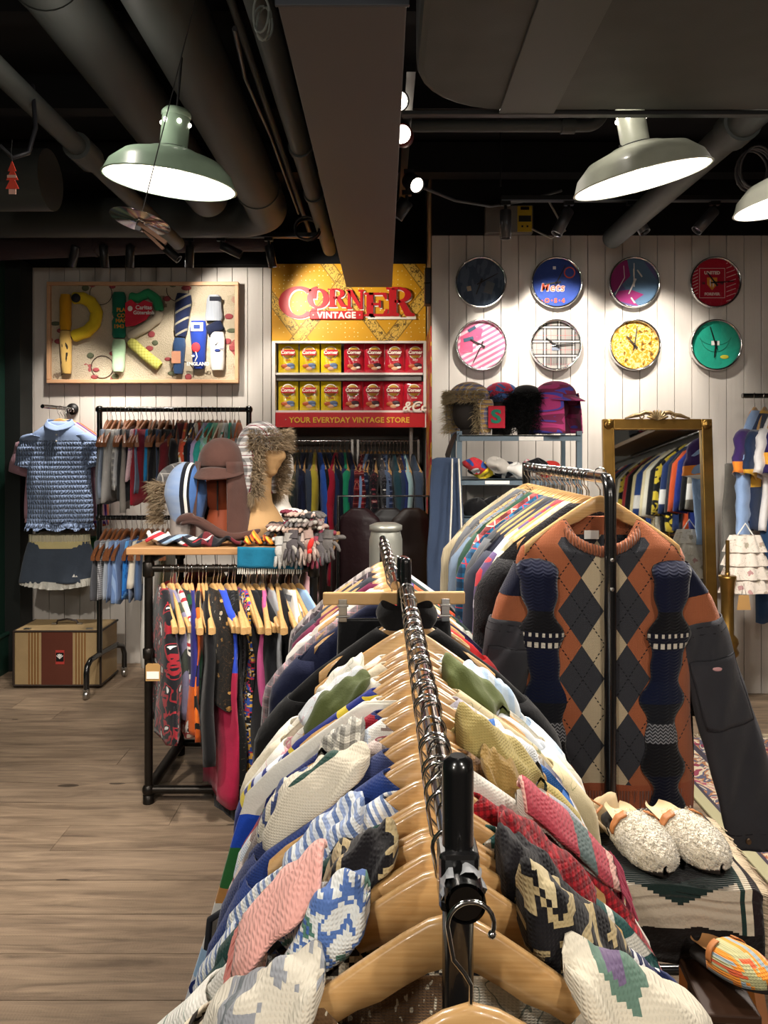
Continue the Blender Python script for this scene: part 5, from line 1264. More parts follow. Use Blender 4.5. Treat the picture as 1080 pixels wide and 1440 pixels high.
def e_mets():
    a = MB(); add_text(a, 'Mets', .066, (-.024, -.0195, -.05), .001, .003, shear=.15, space=1.12); b = MB(); add_text(b, 'Mets', .066, (-.024, -.021, -.05), .001, .0002, shear=.15, space=1.12)
    d = MB(); add_text(d, '· O · S · 4', .035, (-.02, -.0205, -.118), .001, .002)
    e = MB().lathe([(0, .0200), (.034, .0200)], (.078, 0, .06), 24, 'y'); e2 = MB().lathe([(0, .0212), (.027, .0212)], (.078, 0, .06), 24, 'y')
    return [(a, 'jersey_lettering_edge', CR_), (b, 'jersey_lettering', OR_), (d, 'jersey_digits', OR_), (e, 'round_emblem', OR_), (e2, 'round_emblem_centre', M('felt_blue', '#33468c', .9)), (MB().box((-.012, -.020, .088), (.018, .001, .018)), 'sewn_label', WHITEP)]
clock(783, 397, cloth(P_('#2f4384'), 'soft'), (262, 27), 'chrome wall clock with a blue jersey face lettered in orange', e_mets)
def e_purple():
    a = MB().prism([(-.14, -.08), (-.06, 0), (-.02, .04), (-.04, .14), (-.12, .10), (-.15, 0)], -.0195, -.019)
    b = MB().prism([(-.12, -.10), (.03, -.14), (.0, -.11), (.06, -.07), (-.02, -.04), (-.09, -.05)], -.0196, -.019)
    c = MB().tube([(-.06, -.02, .10), (-.055, -.02, .03), (-.11, -.02, -.07)], .0022, 5)
    d = MB().box((0, -.021, .06), (.008, .001, .045)).box((-.005, -.021, -.105), (.008, .001, .04), rot=Matrix.Rotation(R(-35), 3, 'Y')).box((.035, -.021, .055), (.008, .001, .05), rot=Matrix.Rotation(R(-35), 3, 'Y'))
    return [(a, 'magenta_panel', M('fabric_magenta', '#8c2a66', .9)), (b, 'magenta_panel', M('fabric_magenta', '#8c2a66', .9)), (c, 'white_piping', WHITEP), (d, 'hour_bar', M('bar_silver', '#c9c6c0', .4))]
clock(892, 397, cloth(('stripe', 'd', ['#55708a', '#55708a', '#5b5580', '#55708a'], .3), 'soft'), (205, 0), 'chrome wall clock with a purple and blue abstract face', e_purple, M('hand_white', '#d9d6d0', .4))
def e_united():
    P4 = M('print_pale', '#e0c9c2', .8); G_ = M('print_gold', '#d08a2a', .8); K_ = M('print_black', '#22242a', .8)
    a = MB()
    for x0_, z0_, x1_, z1_ in ((-.09, .085, .06, .085), (-.09, -.09, .06, -.09), (-.09, .085, -.09, -.09), (.06, .085, .06, -.09)): a.tube([(x0_, -.02, z0_), (x1_, -.02, z1_)], .0016, 4)
    for i in range(9):
        zz = -.11+.028*i; a.tube([(.07, -.02, zz), (.125, -.02, zz+.02)], .0018, 4); a.tube([(-.13, -.02, zz*.7), (-.10, -.02, zz*.7+.015)], .0018, 4)
    b = MB().prism([(-.045, .03), (.015, .03), (.015, -.01), (-.015, -.045), (-.045, -.01)], -.0205, -.0195)
    r_ = MB().prism([(-.03, .018), (-.022, .018), (-.022, -.026), (-.03, -.018)], -.0212, -.0206).prism([(-.012, .018), (-.004, .018), (-.004, -.02), (-.012, -.03)], -.0212, -.0206)
    t = MB(); add_text(t, 'UNITED', .026, (-.015, -.0205, .05), .001, .0012); add_text(t, 'FOREVER', .022, (-.015, -.0205, -.075), .001, .001)
    u = MB(); add_text(u, '18', .02, (-.068, -.0205, -.01), .001, .0006); add_text(u, '78', .02, (.04, -.0205, -.01), .001, .0006)
    return [(a, 'printed_lines', P4), (b, 'crest_shield', G_), (r_, 'crest_stripes', P4), (t, 'crest_lettering', P4), (u, 'crest_numbers', K_)]
clock(1006, 397, cloth(P_('#a8182f'), 'soft'), (322, 86), 'chrome wall clock with a red face, crest and pale lettering', e_united)
def e_pink():
    m_ = M('felt_rose', '#c25579', .9); d = M('felt_slate', '#41566a', .9)
    return [(MB().prism([(-.13, -.05), (-.12, .05), (-.04, .10), (.01, .10), (.0, .045), (-.05, .01), (-.05, -.04)], -.0198, -.019), 'rose_panel', m_),
            (MB().box((-.055, -.0215, .095), (.05, .001, .02), rot=Matrix.Rotation(R(-30), 3, 'Y')), 'slate_patch', d), (MB().box((-.075, -.0215, .035), (.06, .001, .022), rot=Matrix.Rotation(R(-15), 3, 'Y')), 'slate_patch', d)]
clock(677, 485, cloth(('stripe', 'e', ['#c76d8c', '#d9b8c0'], .034), 'soft'), (298, 205), 'chrome wall clock with a pink candy-striped face', e_pink)
def check_mat():
    g = G('classic_check', .9, 0, .1); x, y, z = g.xyz(); c = lin('#8a8782')
    for v in (x, z):
        c = g.mix(g.ma('MULTIPLY', g.band(v, .085, .1, .2), .8), c, '#2b2b2d'); c = g.mix(g.band(v, .085, .22, .28), c, '#dcd8d2'); c = g.mix(g.ma('MULTIPLY', g.band(v, .085, .3, .4), .8), c, '#2b2b2d'); c = g.mix(g.ma('MULTIPLY', g.band(v, .085, .66, .69), .7), c, '#b0464a')
    return g.color(c)
clock(782, 485, check_mat(), (306, 87), 'chrome wall clock with a grey, black and white check face', lambda: [(MB().box((.0, -.0205, -.022), (.05, .001, .018)), 'woven_label', M('label_slate', '#6a7280', .8)),
      (MB().tube([(.0, -.02, -.06)]*2 if 0 else [(-.06+.0*i, -.02, -.07-.0*i) for i in range(2)], .0, 3) if 0 else (lambda b: [b.tube([(-.055+i*.010, -.021, -.075), (-.055+i*.010, -.021, -.118)], .0022, 4, mi=0) for i in range(13)] and b)(MB()), 'fringe', M('fringe_grey', '#4a4747', .9))])
clock(893, 485, cloth(('blot', ['#a8781c', '#a8781c', '#c9ad74', '#a8781c', '#5a3e16'], 34, 0), 'soft'), (318, 8), 'chrome wall clock with a golden yellow scrolled face')
def e_teal():
    b = MB().tube([(.085*cos(R(a)), -.02, .045+.085*sin(R(a))) for a in range(190, 351, 10)], .0014, 4); c = MB().tube([(.095*cos(R(a)), -.02, .055+.055*sin(R(a))) for a in range(190, 351, 10)], .0014, 4)
    return [(b, 'neckline_seam', M('seam_teal', '#0e6a58', .9)), (c, 'neckline_seam', M('seam_teal', '#0e6a58', .9)), (MB().box((.0, -.0205, .012), (.048, .001, .026)), 'size_label', WHITEP), (MB().ball((.055, -.0195, -.07), (.026, .001, .012), 14, 6), 'yellow_emblem', M('felt_yellow', '#c9c13a', .9))]
clock(1007, 485, cloth(P_('#1f9c83'), 'soft'), (186, 343), 'chrome wall clock with a plain teal green face', e_teal)

# ------------------------------------------------------------------ PATCHWORK LETTER PANEL
YP = 5.2
def XP(px): return (px-540)/F*YP
lp = empty('letter_panel', 'pale wood frame holding three stuffed patchwork letters on a quilted ground', 'artwork', (0, YP, 0))
ax0, ax1, az0, az1 = XP(67.5), XP(336), Z5(539, YP), Z5(397, YP)
fw = M('frame_pine', '#c69a74', .5, noise=.15, ns=8)
for c, d in [(((ax0+ax1)/2, 0, az1-.012), (ax1-ax0, .05, .024)), (((ax0+ax1)/2, 0, az0+.012), (ax1-ax0, .05, .024)), ((ax0+.012, 0, (az0+az1)/2), (.024, .05, az1-az0-.05)), ((ax1-.012, 0, (az0+az1)/2), (.024, .05, az1-az0-.05))]:
    part(lp, MB().box(c, d), 'frame_rail', fw, .003)
part(lp, MB().box(((ax0+ax1)/2, .012, (az0+az1)/2), (ax1-ax0-.03, .02, az1-az0-.03)), 'quilted_ground', cloth(('floral', '#c3b59c', ['#a95a58', '#7a6a58', '#b7a98f'], 7), 'boucle'))
b = MB()
for px, py, r_ in ((142, 413, .075), (250, 408, .075), (144, 516, .075), (257, 524, .075)):
    ring = [(XP(px)+r_*cos(R(a)), -.002, Z5(py, YP)+r_*sin(R(a))) for a in range(0, 361, 12)]
    ring = [p for p in ring if az0+.03 < p[2] < az1-.03]
    for i in range(len(ring)-1):
        if (Vector(ring[i])-Vector(ring[i+1])).length < .05: b.tube([ring[i], ring[i+1]], .0025, 4, False)
part(lp, b, 'embroidered_ring', M('thread_dark', '#3c302b', .9))
lm = M('leaf_red', '#8c3f42', .9); gm2 = M('leaf_olive', '#555a44', .9); q = random.Random(8)
for k, (px, py) in enumerate([(120, 405), (130, 400), (158, 403), (78, 455), (86, 465), (82, 480), (127, 500), (135, 520), (158, 497), (162, 530), (133, 530), (213, 470), (218, 482), (210, 490), (235, 420), (243, 400), (262, 405), (236, 505), (243, 525), (265, 530), (322, 445), (326, 465), (320, 480), (327, 490), (107, 475)]):
    part(lp, MB().ball((XP(px), .0, Z5(py, YP)), (.030*q.uniform(.7, 1.2), .004, .018*q.uniform(.7, 1.2)), 10, 6), 'applique_leaf', lm if k % 3 else gm2)
def pad(pts, ws, mat, name='stuffed_strip', mats=None, th=.028):
    """stuffed fabric strip along a path of pixels"""
    P = [Vector((XP(a), -.022, Z5(c, YP))) for a, c in pts]; out = []
    for i in range(len(P)-1):
        for j in range(6): out.append(P[i].lerp(P[i+1], j/6))
    out.append(P[-1]); n_ = len(out); vs = []
    for i, p in enumerate(out):
        t = (out[min(i+1, n_-1)]-out[max(0, i-1)]).normalized(); nn = Vector((t.z, 0, -t.x))
        w_ = ws[0]+(ws[1]-ws[0])*i/(n_-1); e = 1 if 0 < i < n_-1 else .8
        for k in range(14):
            a = 2*pi*k/14; vs.append(p+nn*w_*e*sgp(cos(a), .7)*(1+.03*sin(i*1.3))+Vector((0, th*e*sin(a), 0)))
    fs = [(i*14+k, i*14+(k+1) % 14, (i+1)*14+(k+1) % 14, (i+1)*14+k) for i in range(n_-1) for k in range(14)]
    b = MB().add(vs, fs, True); b.add(vs[:14][::-1], [tuple(range(14))], False); b.add(vs[-14:], [tuple(range(14))], False)
    return part(lp, b, name, mat)
def sheet(poly, col, name, y=-.052, th=.004, mat=None): return part(lp, MB().prism([(XP(a), Z5(c, YP)) for a, c in poly], y, y+th), name, mat or M('felt_'+col[1:], col, .9, bump=.002, bs=80), .002)
YEL = cloth(P_('#d3b526'), 'soft'); GOL = cloth(P_('#c48f1c'), 'soft')
pad([(94, 415), (94, 465)], (.038, .04), GOL); pad([(94, 466), (96, 526)], (.042, .032), cloth(('fleck', '#c9a55c', '#2b2620', 40, .64), 'soft'))
pad([(104, 420), (118, 420), (130, 426), (138, 440), (135, 456), (124, 467), (104, 474)], (.040, .042), YEL)
part(lp, MB().lathe([(0, .054), (.030, .054), (.030, .048)], (XP(111), 0, Z5(421, YP)), 20, 'y'), 'round_badge', M('badge_dark', '#23262e', .7))
pad([(169, 412), (169, 447)], (.046, .046), cloth(P_('#155c46'), 'soft')); pad([(169, 448), (169, 476)], (.046, .046), cloth(P_('#1a6b52'), 'soft')); pad([(169, 478), (168, 523)], (.046, .040), cloth(P_('#a9c9a4'), 'soft'))
pad([(184, 418), (196, 420), (210, 413), (222, 422), (226, 438)], (.030, .032), cloth(P_('#2f8f5c'), 'soft')); pad([(226, 439), (222, 450), (206, 462), (182, 474)], (.03, .032), cloth(P_('#a19580'), 'soft'))
pad([(184, 480), (206, 500), (226, 516)], (.034, .036), cloth(('plaid', '#b5b158', '#9c9a48', '#c9c673', .02), 'soft'))
sheet([(180, 428), (188, 423), (197, 430), (206, 424), (217, 428), (218, 440), (208, 452), (192, 460), (180, 461)], '#c4263a', 'red_heart', -.058, .012)
t = MB(); add_text(t, 'Caritas', .038, (XP(206), -.060, Z5(437, YP)), .001, .001); add_text(t, 'Gütersloh', .034, (XP(206), -.060, Z5(444, YP)), .001, .001); t.ball((XP(187), -.060, Z5(436, YP)), (.018, .002, .018), 8, 5); part(lp, t, 'heart_lettering', WHITEP)
t = MB()
for s_, py in (('PLA', 438), ('CO', 446), ('MAR', 453), ('1943', 461)): add_text(t, s_, .036, (XP(171 if s_ == '1943' else 174), -.053, Z5(py+2, YP)), .001, .001)
part(lp, t, 'orange_lettering', M('print_orange', '#cf8a2c', .8))
NV = cloth(('stripe', 'e', ['#1b2340', '#1b2340', '#1b2340', '#8f8a78', '#1b2340'], .075), 'soft')
pad([(260, 414), (255, 474)], (.058, .042), NV); pad([(254, 476), (252, 526)], (.043, .034), cloth(P_('#34507a'), 'denim'))
sheet([(244, 495), (257, 495), (257, 512), (244, 512)], '#b88468', 'sewn_patch', -.054, .004)
pad([(280, 452), (281, 519)], (.06, .040), cloth(P_('#20388a'), 'soft'))
sheet([(271, 455), (288, 455), (288, 467), (271, 467)], '#d8d4cc', 'white_patch', -.054, .005); sheet([(275, 458), (284, 458), (284, 464), (275, 464)], '#23356f', 'blue_patch', -.058, .004)
part(lp, MB().ball((XP(278), -.052, Z5(490, YP)), (.030, .006, .034), 12, 8), 'rose_emblem', M('rose_red', '#b8303a', .8)); part(lp, MB().tube([(XP(278), -.055, Z5(496, YP)), (XP(280), -.056, Z5(503, YP)), (XP(277), -.054, Z5(509, YP))], .004, 6).ball((XP(274), -.054, Z5(502, YP)), (.014, .004, .008), 8, 5), 'rose_stem', WHITEP)
t = MB(); add_text(t, 'ENGLAND', .032, (XP(281), -.053, Z5(515, YP)), .001, .0012); part(lp, t, 'white_lettering', WHITEP)
pad([(302, 416), (302, 452)], (.045, .064), cloth(('stripe', 'x', ['#8b9098', '#a7acb2'], .01), 'soft')); sheet([(297, 419), (313, 419), (313, 425), (297, 425)], '#1c1f2a', 'dark_label', -.054, .004)
pad([(314, 457), (293, 466)], (.042, .036), cloth(P_('#141a30'), 'soft'))
pad([(307, 468), (307, 521)], (.05, .048), cloth(P_('#d3cfc8'), 'soft')); 
t = MB().prism([(XP(304), Z5(484, YP)), (XP(305.5), Z5(487.5, YP)), (XP(311), Z5(481, YP)), (XP(305.5), Z5(485.5, YP))], -.054, -.052); part(lp, t, 'black_tick', M('print_black', '#22242a', .8))
part(lp, MB().ball((XP(308), -.052, Z5(494, YP)), (.020, .003, .011), 10, 6).box((XP(314), -.054, Z5(491.5, YP)), (.03, .001, .004)), 'helmet_emblem', M('print_navy', '#1d2f6c', .8))

# ------------------------------------------------------------------ SUITCASE
sc = empty('suitcase', 'old tan suitcase with brown centre band and gold stripes on the floor by the wall', 'suitcase', (-1.99, 4.86, 0))
LE = M('tan_leatherette', '#a08862', .55, noise=.12, ns=14, bump=.002, bs=150); BR_ = M('brown_leather', '#5a2e22', .45, noise=.2, ns=10); GO = M('gold_stripe', '#7a4f22', .5); DK = M('dark_trim', '#2c211b', .5)
hw_, hd_, hh_ = .265, .15, .345
part(sc, MB().box((0, 0, hh_/2+.012), (hw_*2, hd_*2, hh_)), 'case_body', LE, .012)
part(sc, MB().box((.0, -hd_-.001, hh_/2+.012), (.19, .006, hh_-.012)), 'centre_band', BR_, .002)
for x in (-.17, -.152, -.134, -.116, .116, .134, .152, .17): part(sc, MB().box((x, -hd_-.0012, hh_/2+.012), (.006, .005, hh_-.012)), 'gold_stripe', GO)
b = MB()
for z in (.02, hh_+.004):
    b.tube([(-hw_, -hd_, z), (hw_, -hd_, z)], .007, 6); b.tube([(hw_, -hd_, z), (hw_, hd_, z)], .007, 6); b.tube([(-hw_, -hd_, z), (-hw_, hd_, z)], .007, 6)
for x in (-hw_, hw_): b.tube([(x, -hd_, .02), (x, -hd_, hh_)], .007, 6)
part(sc, b, 'edge_binding', DK)
part(sc, MB().tube([(-.07, 0, hh_+.012), (-.06, 0, hh_+.035), (0, 0, hh_+.045), (.06, 0, hh_+.035), (.07, 0, hh_+.012)], .010, 8, squash=.6), 'handle', DK)
for s in (-1, 1): part(sc, MB().box((s*.08, 0, hh_+.016), (.03, .02, .01)), 'handle_mount', STEEL, .002); part(sc, MB().box((s*.19, -hd_+.02, hh_+.016), (.04, .02, .008)), 'latch', STEEL, .002)
part(sc, MB().box((.02, -hd_-.006, hh_*.56), (.052, .003, .085)), 'sticker', M('sticker_red', '#b03a34', .5)); part(sc, MB().box((.02, -hd_-.0085, hh_*.565), (.046, .002, .054)), 'sticker_panel', BLACKM)
b = MB()
for a in (-50, -25, 0, 25, 50): b.prism([(.02, hh_*.53), (.02+.022*sin(R(a))-.004, hh_*.54+.026*cos(R(a))), (.02+.026*sin(R(a)), hh_*.54+.03*cos(R(a))), (.02+.022*sin(R(a))+.004, hh_*.54+.026*cos(R(a)))], -hd_-.011, -hd_-.0095)
part(sc, b, 'flower_emblem', WHITEP)

# ------------------------------------------------------------------ LEFT WALL: arms with shirts and shorts
def arm(px, py, label, n_h):
    c = W(px, py, 5.2); o = empty('garment_bracket', label, 'wall hook', (c.x, 5.24, c.z))
    part(o, MB().tube([(0, 0, 0), (-.02, -.42, .0)], .013, 12), 'arm_tube', BLACK); part(o, MB().lathe([(0, .02), (.038, .016), (.04, 0)], n=24, axis='y'), 'wall_plate', BLACKM)
    return o
arm(99, 575, 'black wall arm holding polo shirts by the green wall', 0); arm(92, 738, 'black wall arm holding shorts by the green wall', 0)
SHZ = W(99, 575, 4.9).z
sh_list = [(4.86, ('plain', '#8fa3c9'), 'smocked_polo', 'pale blue smocked polo shirt with short sleeves at the front of the wall arm', .175),
           (4.95, ('plain', '#b98d9c'), 'polo_shirt', 'dusty pink shirt behind the smocked blue polo', .215), (5.02, ('plain', '#d9a9b8'), 'polo_shirt', 'light pink shirt third on the wall arm', .225),
           (5.09, ('plain', '#5a3a8a'), 'polo_shirt', 'purple shirt at the back of the wall arm', .22), (5.15, ('plain', '#b8674a'), 'polo_shirt', 'orange brown shirt against the wall behind the purple one', .21)]
for i, (Y, sp_, nm_, lab, w_) in enumerate(sh_list):
    X = W(84+4*i, 575, Y).x
    if i == 0:
        g = G('smocked_cotton', .9, 0, .1, 0, .1); x, y, z = g.xyz()
        on = g.ma('LESS_THAN', z, -.2)
        h = g.ma('MULTIPLY', g.ma('ABSOLUTE', g.ma('SINE', g.ma('ADD', g.ma('MULTIPLY', x, 190), g.ma('MULTIPLY', g.noise(g.co(), 22, 2), 7)))), g.ma('ABSOLUTE', g.ma('SINE', g.ma('MULTIPLY', z, 105))))
        g.bump(g.ma('MULTIPLY', h, on), .018, 1); mt = g.color('#8fa3c8')
        o = garment(nm_, lab, 'shirt', [mt], (X, Y, SHZ), R(4), None, w=w_, L=.60, th=.05, neck=.06, drop=.07, sleeve=.20, sw=.062, st=.045, spread=.06, fold=.010, nu=64, nv=60, seed=5, flare=.02, hemwave=.014)
        def pc(u, v):
            a = 2*pi*u; return ((.072+.020*v)*cos(a), (.034+.034*v)*sin(a), -.078-.035*v-.03*max(0, -sin(a))+.012*abs(cos(a)))
        part(o, MB().grid(pc, 36, 5, 0, True), 'polo_collar', mt).modifiers.new('thickness', 'SOLIDIFY').thickness = .003
        part(o, MB().box((0, -.055, -.20), (.03, .006, .12)), 'button_placket', mt, .002)
        for k in (-.165, -.205): part(o, MB().ball((0, -.060, k), (.006, .002, .006), 10, 6), 'button', WHITEP)
        fl_ = lambda u, v: ((.20+.012*v)*sgp(cos(2*pi*u), .75), (.05+.02*v)*sin(2*pi*u)+.012*v*sin(60*pi*u), -.705-.05*v+.010*sin(26*pi*u)*v)
        part(o, MB().grid(fl_, 200, 5, 0, True), 'ruffled_hem', mt)
    else:
        garment(nm_, lab, 'shirt', [cloth(sp_, 'soft')], (X, Y, SHZ), R(-4+3*i), None, w=w_, L=.52+.03*i, th=.022, neck=.06, drop=.07, sleeve=.22, sw=.075, spread=.07, nu=28, nv=16, seed=i+11, cuff=1.05)
    place_hanger('wall', (X, Y, SHZ), 0, 'wooden hanger on the upper wall arm by the green wall', 'hangers on the upper wall arm')
# shorts
SZ2 = W(92, 738, 4.9).z
o = garment('elastic_shorts', 'slate grey shorts with cream waistband and lace hem below the polo shirts', 'shorts', [cloth(P_('#3c4450'), 'soft')], (W(84, 738, 4.9).x, 4.9, SZ2), R(3), None,
            w=.19, neck=.185, drop=.005, z0=-.10, L=.26, th=.05, flare=.05, fold=.012, nu=60, nv=22, seed=3, hemwave=.0)
part(o, MB().grid(lambda u, v: ((.188+.004*sin(90*pi*u))*sgp(cos(2*pi*u), .75), (.052+.003*sin(90*pi*u))*sin(2*pi*u), -.06-.045*v), 200, 5, 0, True), 'elastic_waistband', cloth(P_('#cfc6a6'), 'rib', .006))
part(o, MB().grid(lambda u, v: ((.19+.003*sin(60*pi*u))*sgp(cos(2*pi*u), .75), (.054)*sin(2*pi*u), -.10-.045*v), 120, 4, 0, True), 'cream_band', cloth(P_('#b9ac7c'), 'soft'))
part(o, MB().grid(lambda u, v: ((.235+.012*v)*sgp(cos(2*pi*u), .75), (.062+.014*v)*sin(2*pi*u)+.010*v*sin(70*pi*u), -.355-.045*v-.03*(1-abs(cos(2*pi*u)))+.03), 220, 6, 0, True), 'lace_hem', cloth(P_('#cfccc2'), 'boucle'))
part(o, MB().prism([(0, 0), (.012, .018), (.02, 0), (.026, .01), (.034, 0)], -.001, .001), 'small_logo', WHITEP, loc=(.10, -.068, -.32))
place_hanger('clipdark', (W(84, 738, 4.9).x, 4.9, SZ2), 0, 'dark wooden clip hanger holding the slate grey shorts', None)
for i, (px, c, d) in enumerate([(105, '#2b5a38', 'dark green'), (118, '#1d1f24', 'black'), (45, '#37406a', 'navy')]):
    Y = 5.0+.05*i
    garment('pleated_skirt' if i == 0 else 'shorts', d+(' skirt' if i == 0 else ' shorts')+' behind the slate grey shorts', 'skirt' if i == 0 else 'shorts', [cloth(P_(c), 'soft')], (W(88+i*6, 738, Y).x+(-.05 if i == 2 else .07), Y, SZ2), R(8), None, w=.16, neck=.155, drop=.005, z0=-.09, L=.27, th=.02, nu=24, nv=10, seed=i)

# ------------------------------------------------------------------ LEFT WALL RACK (double rail)
YK = 4.68
lx0, lx1 = (140-540)/F*YK, (350-540)/F*YK; zr1 = CH+(HZ-576)/F*YK; zr2 = CH-(728-HZ)/F*YK
lr = empty('clothes_rack', 'two-tier black pipe rack against the boarded wall under the letter panel', 'clothes rack', (lx0, YK, 0))
part(lr, MB().tube([(0, 0, .21), (0, 0, zr1+.02)], .0165, 14), 'post', BLACK)
part(lr, MB().tube([(.03, .22, .22), (0, .0, .22), (-.01, -.12, .215), (-.013, -.16, .19), (-.014, -.17, .15), (-.014, -.17, .06)], .0165, 14), 'bent_foot', BLACK)
part(lr, MB().tube([(.03, .20, .22), (.05, .26, .20), (.06, .27, .15), (.06, .27, .06)], .0165, 12), 'bent_foot', BLACK)
part(lr, MB().tube([(lx1-lx0, 0, .1), (lx1-lx0, 0, zr1+.02)], .0165, 14), 'post', BLACK)
for x, y in ((-.014, -.17), (.06, .27)): part(lr, MB().lathe([(0, -.012), (.026, -.012), (.028, 0), (.026, .012), (0, .012)], (x, y, .028), 18, 'x').box((x, y, .05), (.03, .03, .025)), 'caster', STEEL, .002)
for z in (zr1, zr2): part(lr, MB().tube([(-.02, 0, z), (lx1-lx0+.02, 0, z)], .0145, 14).ball((0, 0, z), .024, 12, 8).ball((lx1-lx0, 0, z), .024, 12, 8), 'rail', BLACK)
# row makers: garments edge-on to the camera
HK = {}
def row(items, x0, x1, Y, z, where, hk, base, yj=.0, hl=None, hg=None, lean=0):
    n_ = len(items)
    for i, it in enumerate(items):
        nm_, cat, d, spec, kw = it
        x = x0+(x1-x0)*i/max(1, n_-1)
        k2 = dict(base); k2.update(kw)
        rz = R(90+rnd.uniform(-14, 14)+lean)
        lab = '%s, %s from the left on %s' % (d, ORD[i], where)
        garment(nm_, lab, cat, [cloth(spec, k2.pop('relief', 'soft'))], (x, Y+rnd.uniform(-yj, yj), z), rz, None, seed=hash((i*31+int(z*10)))%997, **k2)
        place_hanger(k2.get('_hk', hk), (x, Y, z), rz, '%s hanger, %s from the left on %s' % ('brown wooden' if hk == 'dark' else 'wooden', ORD[i], where), hg)
SHO = dict(w=.16, neck=.15, drop=.008, z0=-.12, L=.34, th=.016, flare=.04, nu=20, nv=10, fold=.006)
SHI = dict(w=.20, neck=.06, drop=.08, L=.42, th=.017, flare=.01, sleeve=.22, sw=.055, st=.02, spread=.04, nu=20, nv=10, fold=.006)
def S_(d, c, **kw): return ('shorts', 'shorts', d, c, dict(SHO, **kw))
def T_(d, c, **kw): return ('printed_blouse', 'top', d, c, dict(SHI, **kw))
top_row = [S_('light denim shorts', P_('#8794a8'), L=.40), S_('grey patterned skirt', P_('#6d7076'), L=.44), S_('pale grey shorts', P_('#a9a7a5'), L=.42), S_('white and grey skirt', ('plaid', '#b9b7b3', '#6b6b70', '#e0dedb', .04), L=.36), S_('taupe pleated skirt', P_('#85807a'), L=.48),
           S_('silver grey shorts', P_('#b2b4b8'), L=.34), S_('charcoal skirt', P_('#2d3036'), L=.42), S_('blue grey denim skirt', P_('#73829b'), L=.38), S_('floral pink shorts', ('floral', '#d8b9c0', ['#b84a6a', '#8a5a9a'], 30), L=.30), S_('crimson shorts', P_('#9b1f30'), L=.44),
           S_('bright blue shorts', P_('#1f78b0'), L=.30), S_('olive brown shorts', P_('#5b5344'), L=.36), S_('dark denim shorts', P_('#3b4a66'), L=.36), S_('black shorts', P_('#18181c'), L=.36), S_('black shiny shorts', P_('#101013'), L=.30), S_('dark grey shorts', P_('#2a2a30'), L=.32),
           T_('black camisole', P_('#141418')), T_('dark red top', P_('#5d1a22')), T_('red and orange floral top', ('floral', '#c9553a', ['#e0a04a', '#e8e0d0', '#a8303a'], 30)), T_('black ribbed top', P_('#1c1c20')), T_('navy polo top', P_('#20263e')), T_('white tie-dye shirt', ('blot', ['#e8e4da', '#e8c05a', '#e8e4da', '#d0563a'], 8, 0)),
           T_('pale aqua shirt', P_('#a9cfd4')), T_('lilac shirt', P_('#b3a6cf')), T_('turquoise shirt', P_('#36a8a0')), T_('mint shirt', P_('#8fd0b4')), T_('cream shirt', P_('#e0dac6')), T_('white printed shirt', ('floral', '#e0dede', ['#3a8f7a', '#3a3a44'], 26)), T_('sea green shirt', P_('#2b8f78')), T_('grey tie-neck shirt', P_('#8d8f94')), T_('orange brown shirt', P_('#b0603a'))]
row(top_row, lx0+.05, lx1-.06, YK, zr1, 'the upper wall rail', 'dark', {}, hl='wooden hanger on the upper rail under the letter panel', hg='hangers on the upper wall rack rail')
low_row = [S_('grey pleated skirt', P_('#5b5c62')), S_('black gingham skirt', ('gingham', '#b9b9bd', '#24242a', .012)), S_('pale grey denim shorts', P_('#a5adb8')), S_('light blue denim skirt', P_('#7c93bb')), S_('blue striped denim skirt', ('stripe', 'x', ['#8fa9d0', '#6f8bbb'], .02), L=.36),
           S_('grey blue denim skirt', P_('#6b7890')), S_('cobalt blue checked skirt', ('blot', ['#2a78c8', '#1e5aa8', '#5a9ad8'], 12, .01), L=.32), S_('mid blue denim shorts', P_('#4c6388')), S_('cream lace-edged shorts', P_('#ded6c6'), L=.26), S_('long white lace skirt', P_('#dcd8d0'), L=.72, th=.03), S_('white long dress', P_('#e3e0da'), L=.74, th=.03),
           S_('olive floral skirt', ('floral', '#5a5738', ['#b8322e', '#8a8458'], 24), L=.56), S_('red panel skirt', ('bands', [(-1.3, '#b8281e'), (-.35, '#4a4632')]), L=.5)]
row(low_row, lx0+.05, lx0+.42, YK-.02, zr2, 'the lower rail of the wall rack', 'dark', {}, hl='wooden hanger on the lower rail of the wall rack', hg='hangers on the lower wall rack rail')

# ------------------------------------------------------------------ ALCOVE RACKS
for k, (xa, xb) in enumerate([(-.70, -.225), (-.185, .245)]):
    o = empty('clothes_rack', 'chrome garment rack in the alcove below the shop sign, %s of two' % ('left' if k == 0 else 'right'), 'clothes rack', (xa, 5.5, 0))
    part(o, MB().tube([(0, 0, 1.51), (xb-xa, 0, 1.51)], .009, 10), 'rail', CHROME)
    for x in (0, xb-xa): part(o, MB().box((x, 0, .76), (.018, .018, 1.52)), 'post', STEEL, .001)
    if k == 1: part(o, MB().box((xb-xa-.055, -.06, .82), (.022, .012, 1.64)), 'post', STEEL)
JK = dict(w=.22, neck=.06, drop=.09, L=.72, th=.022, flare=.02, sleeve=.56, sw=.06, st=.026, spread=.03, nu=20, nv=12, fold=.008)
def J_(d, c, nm_='jacket', **kw): return (nm_, nm_.split('_')[-1], d, c, dict(JK, **kw))
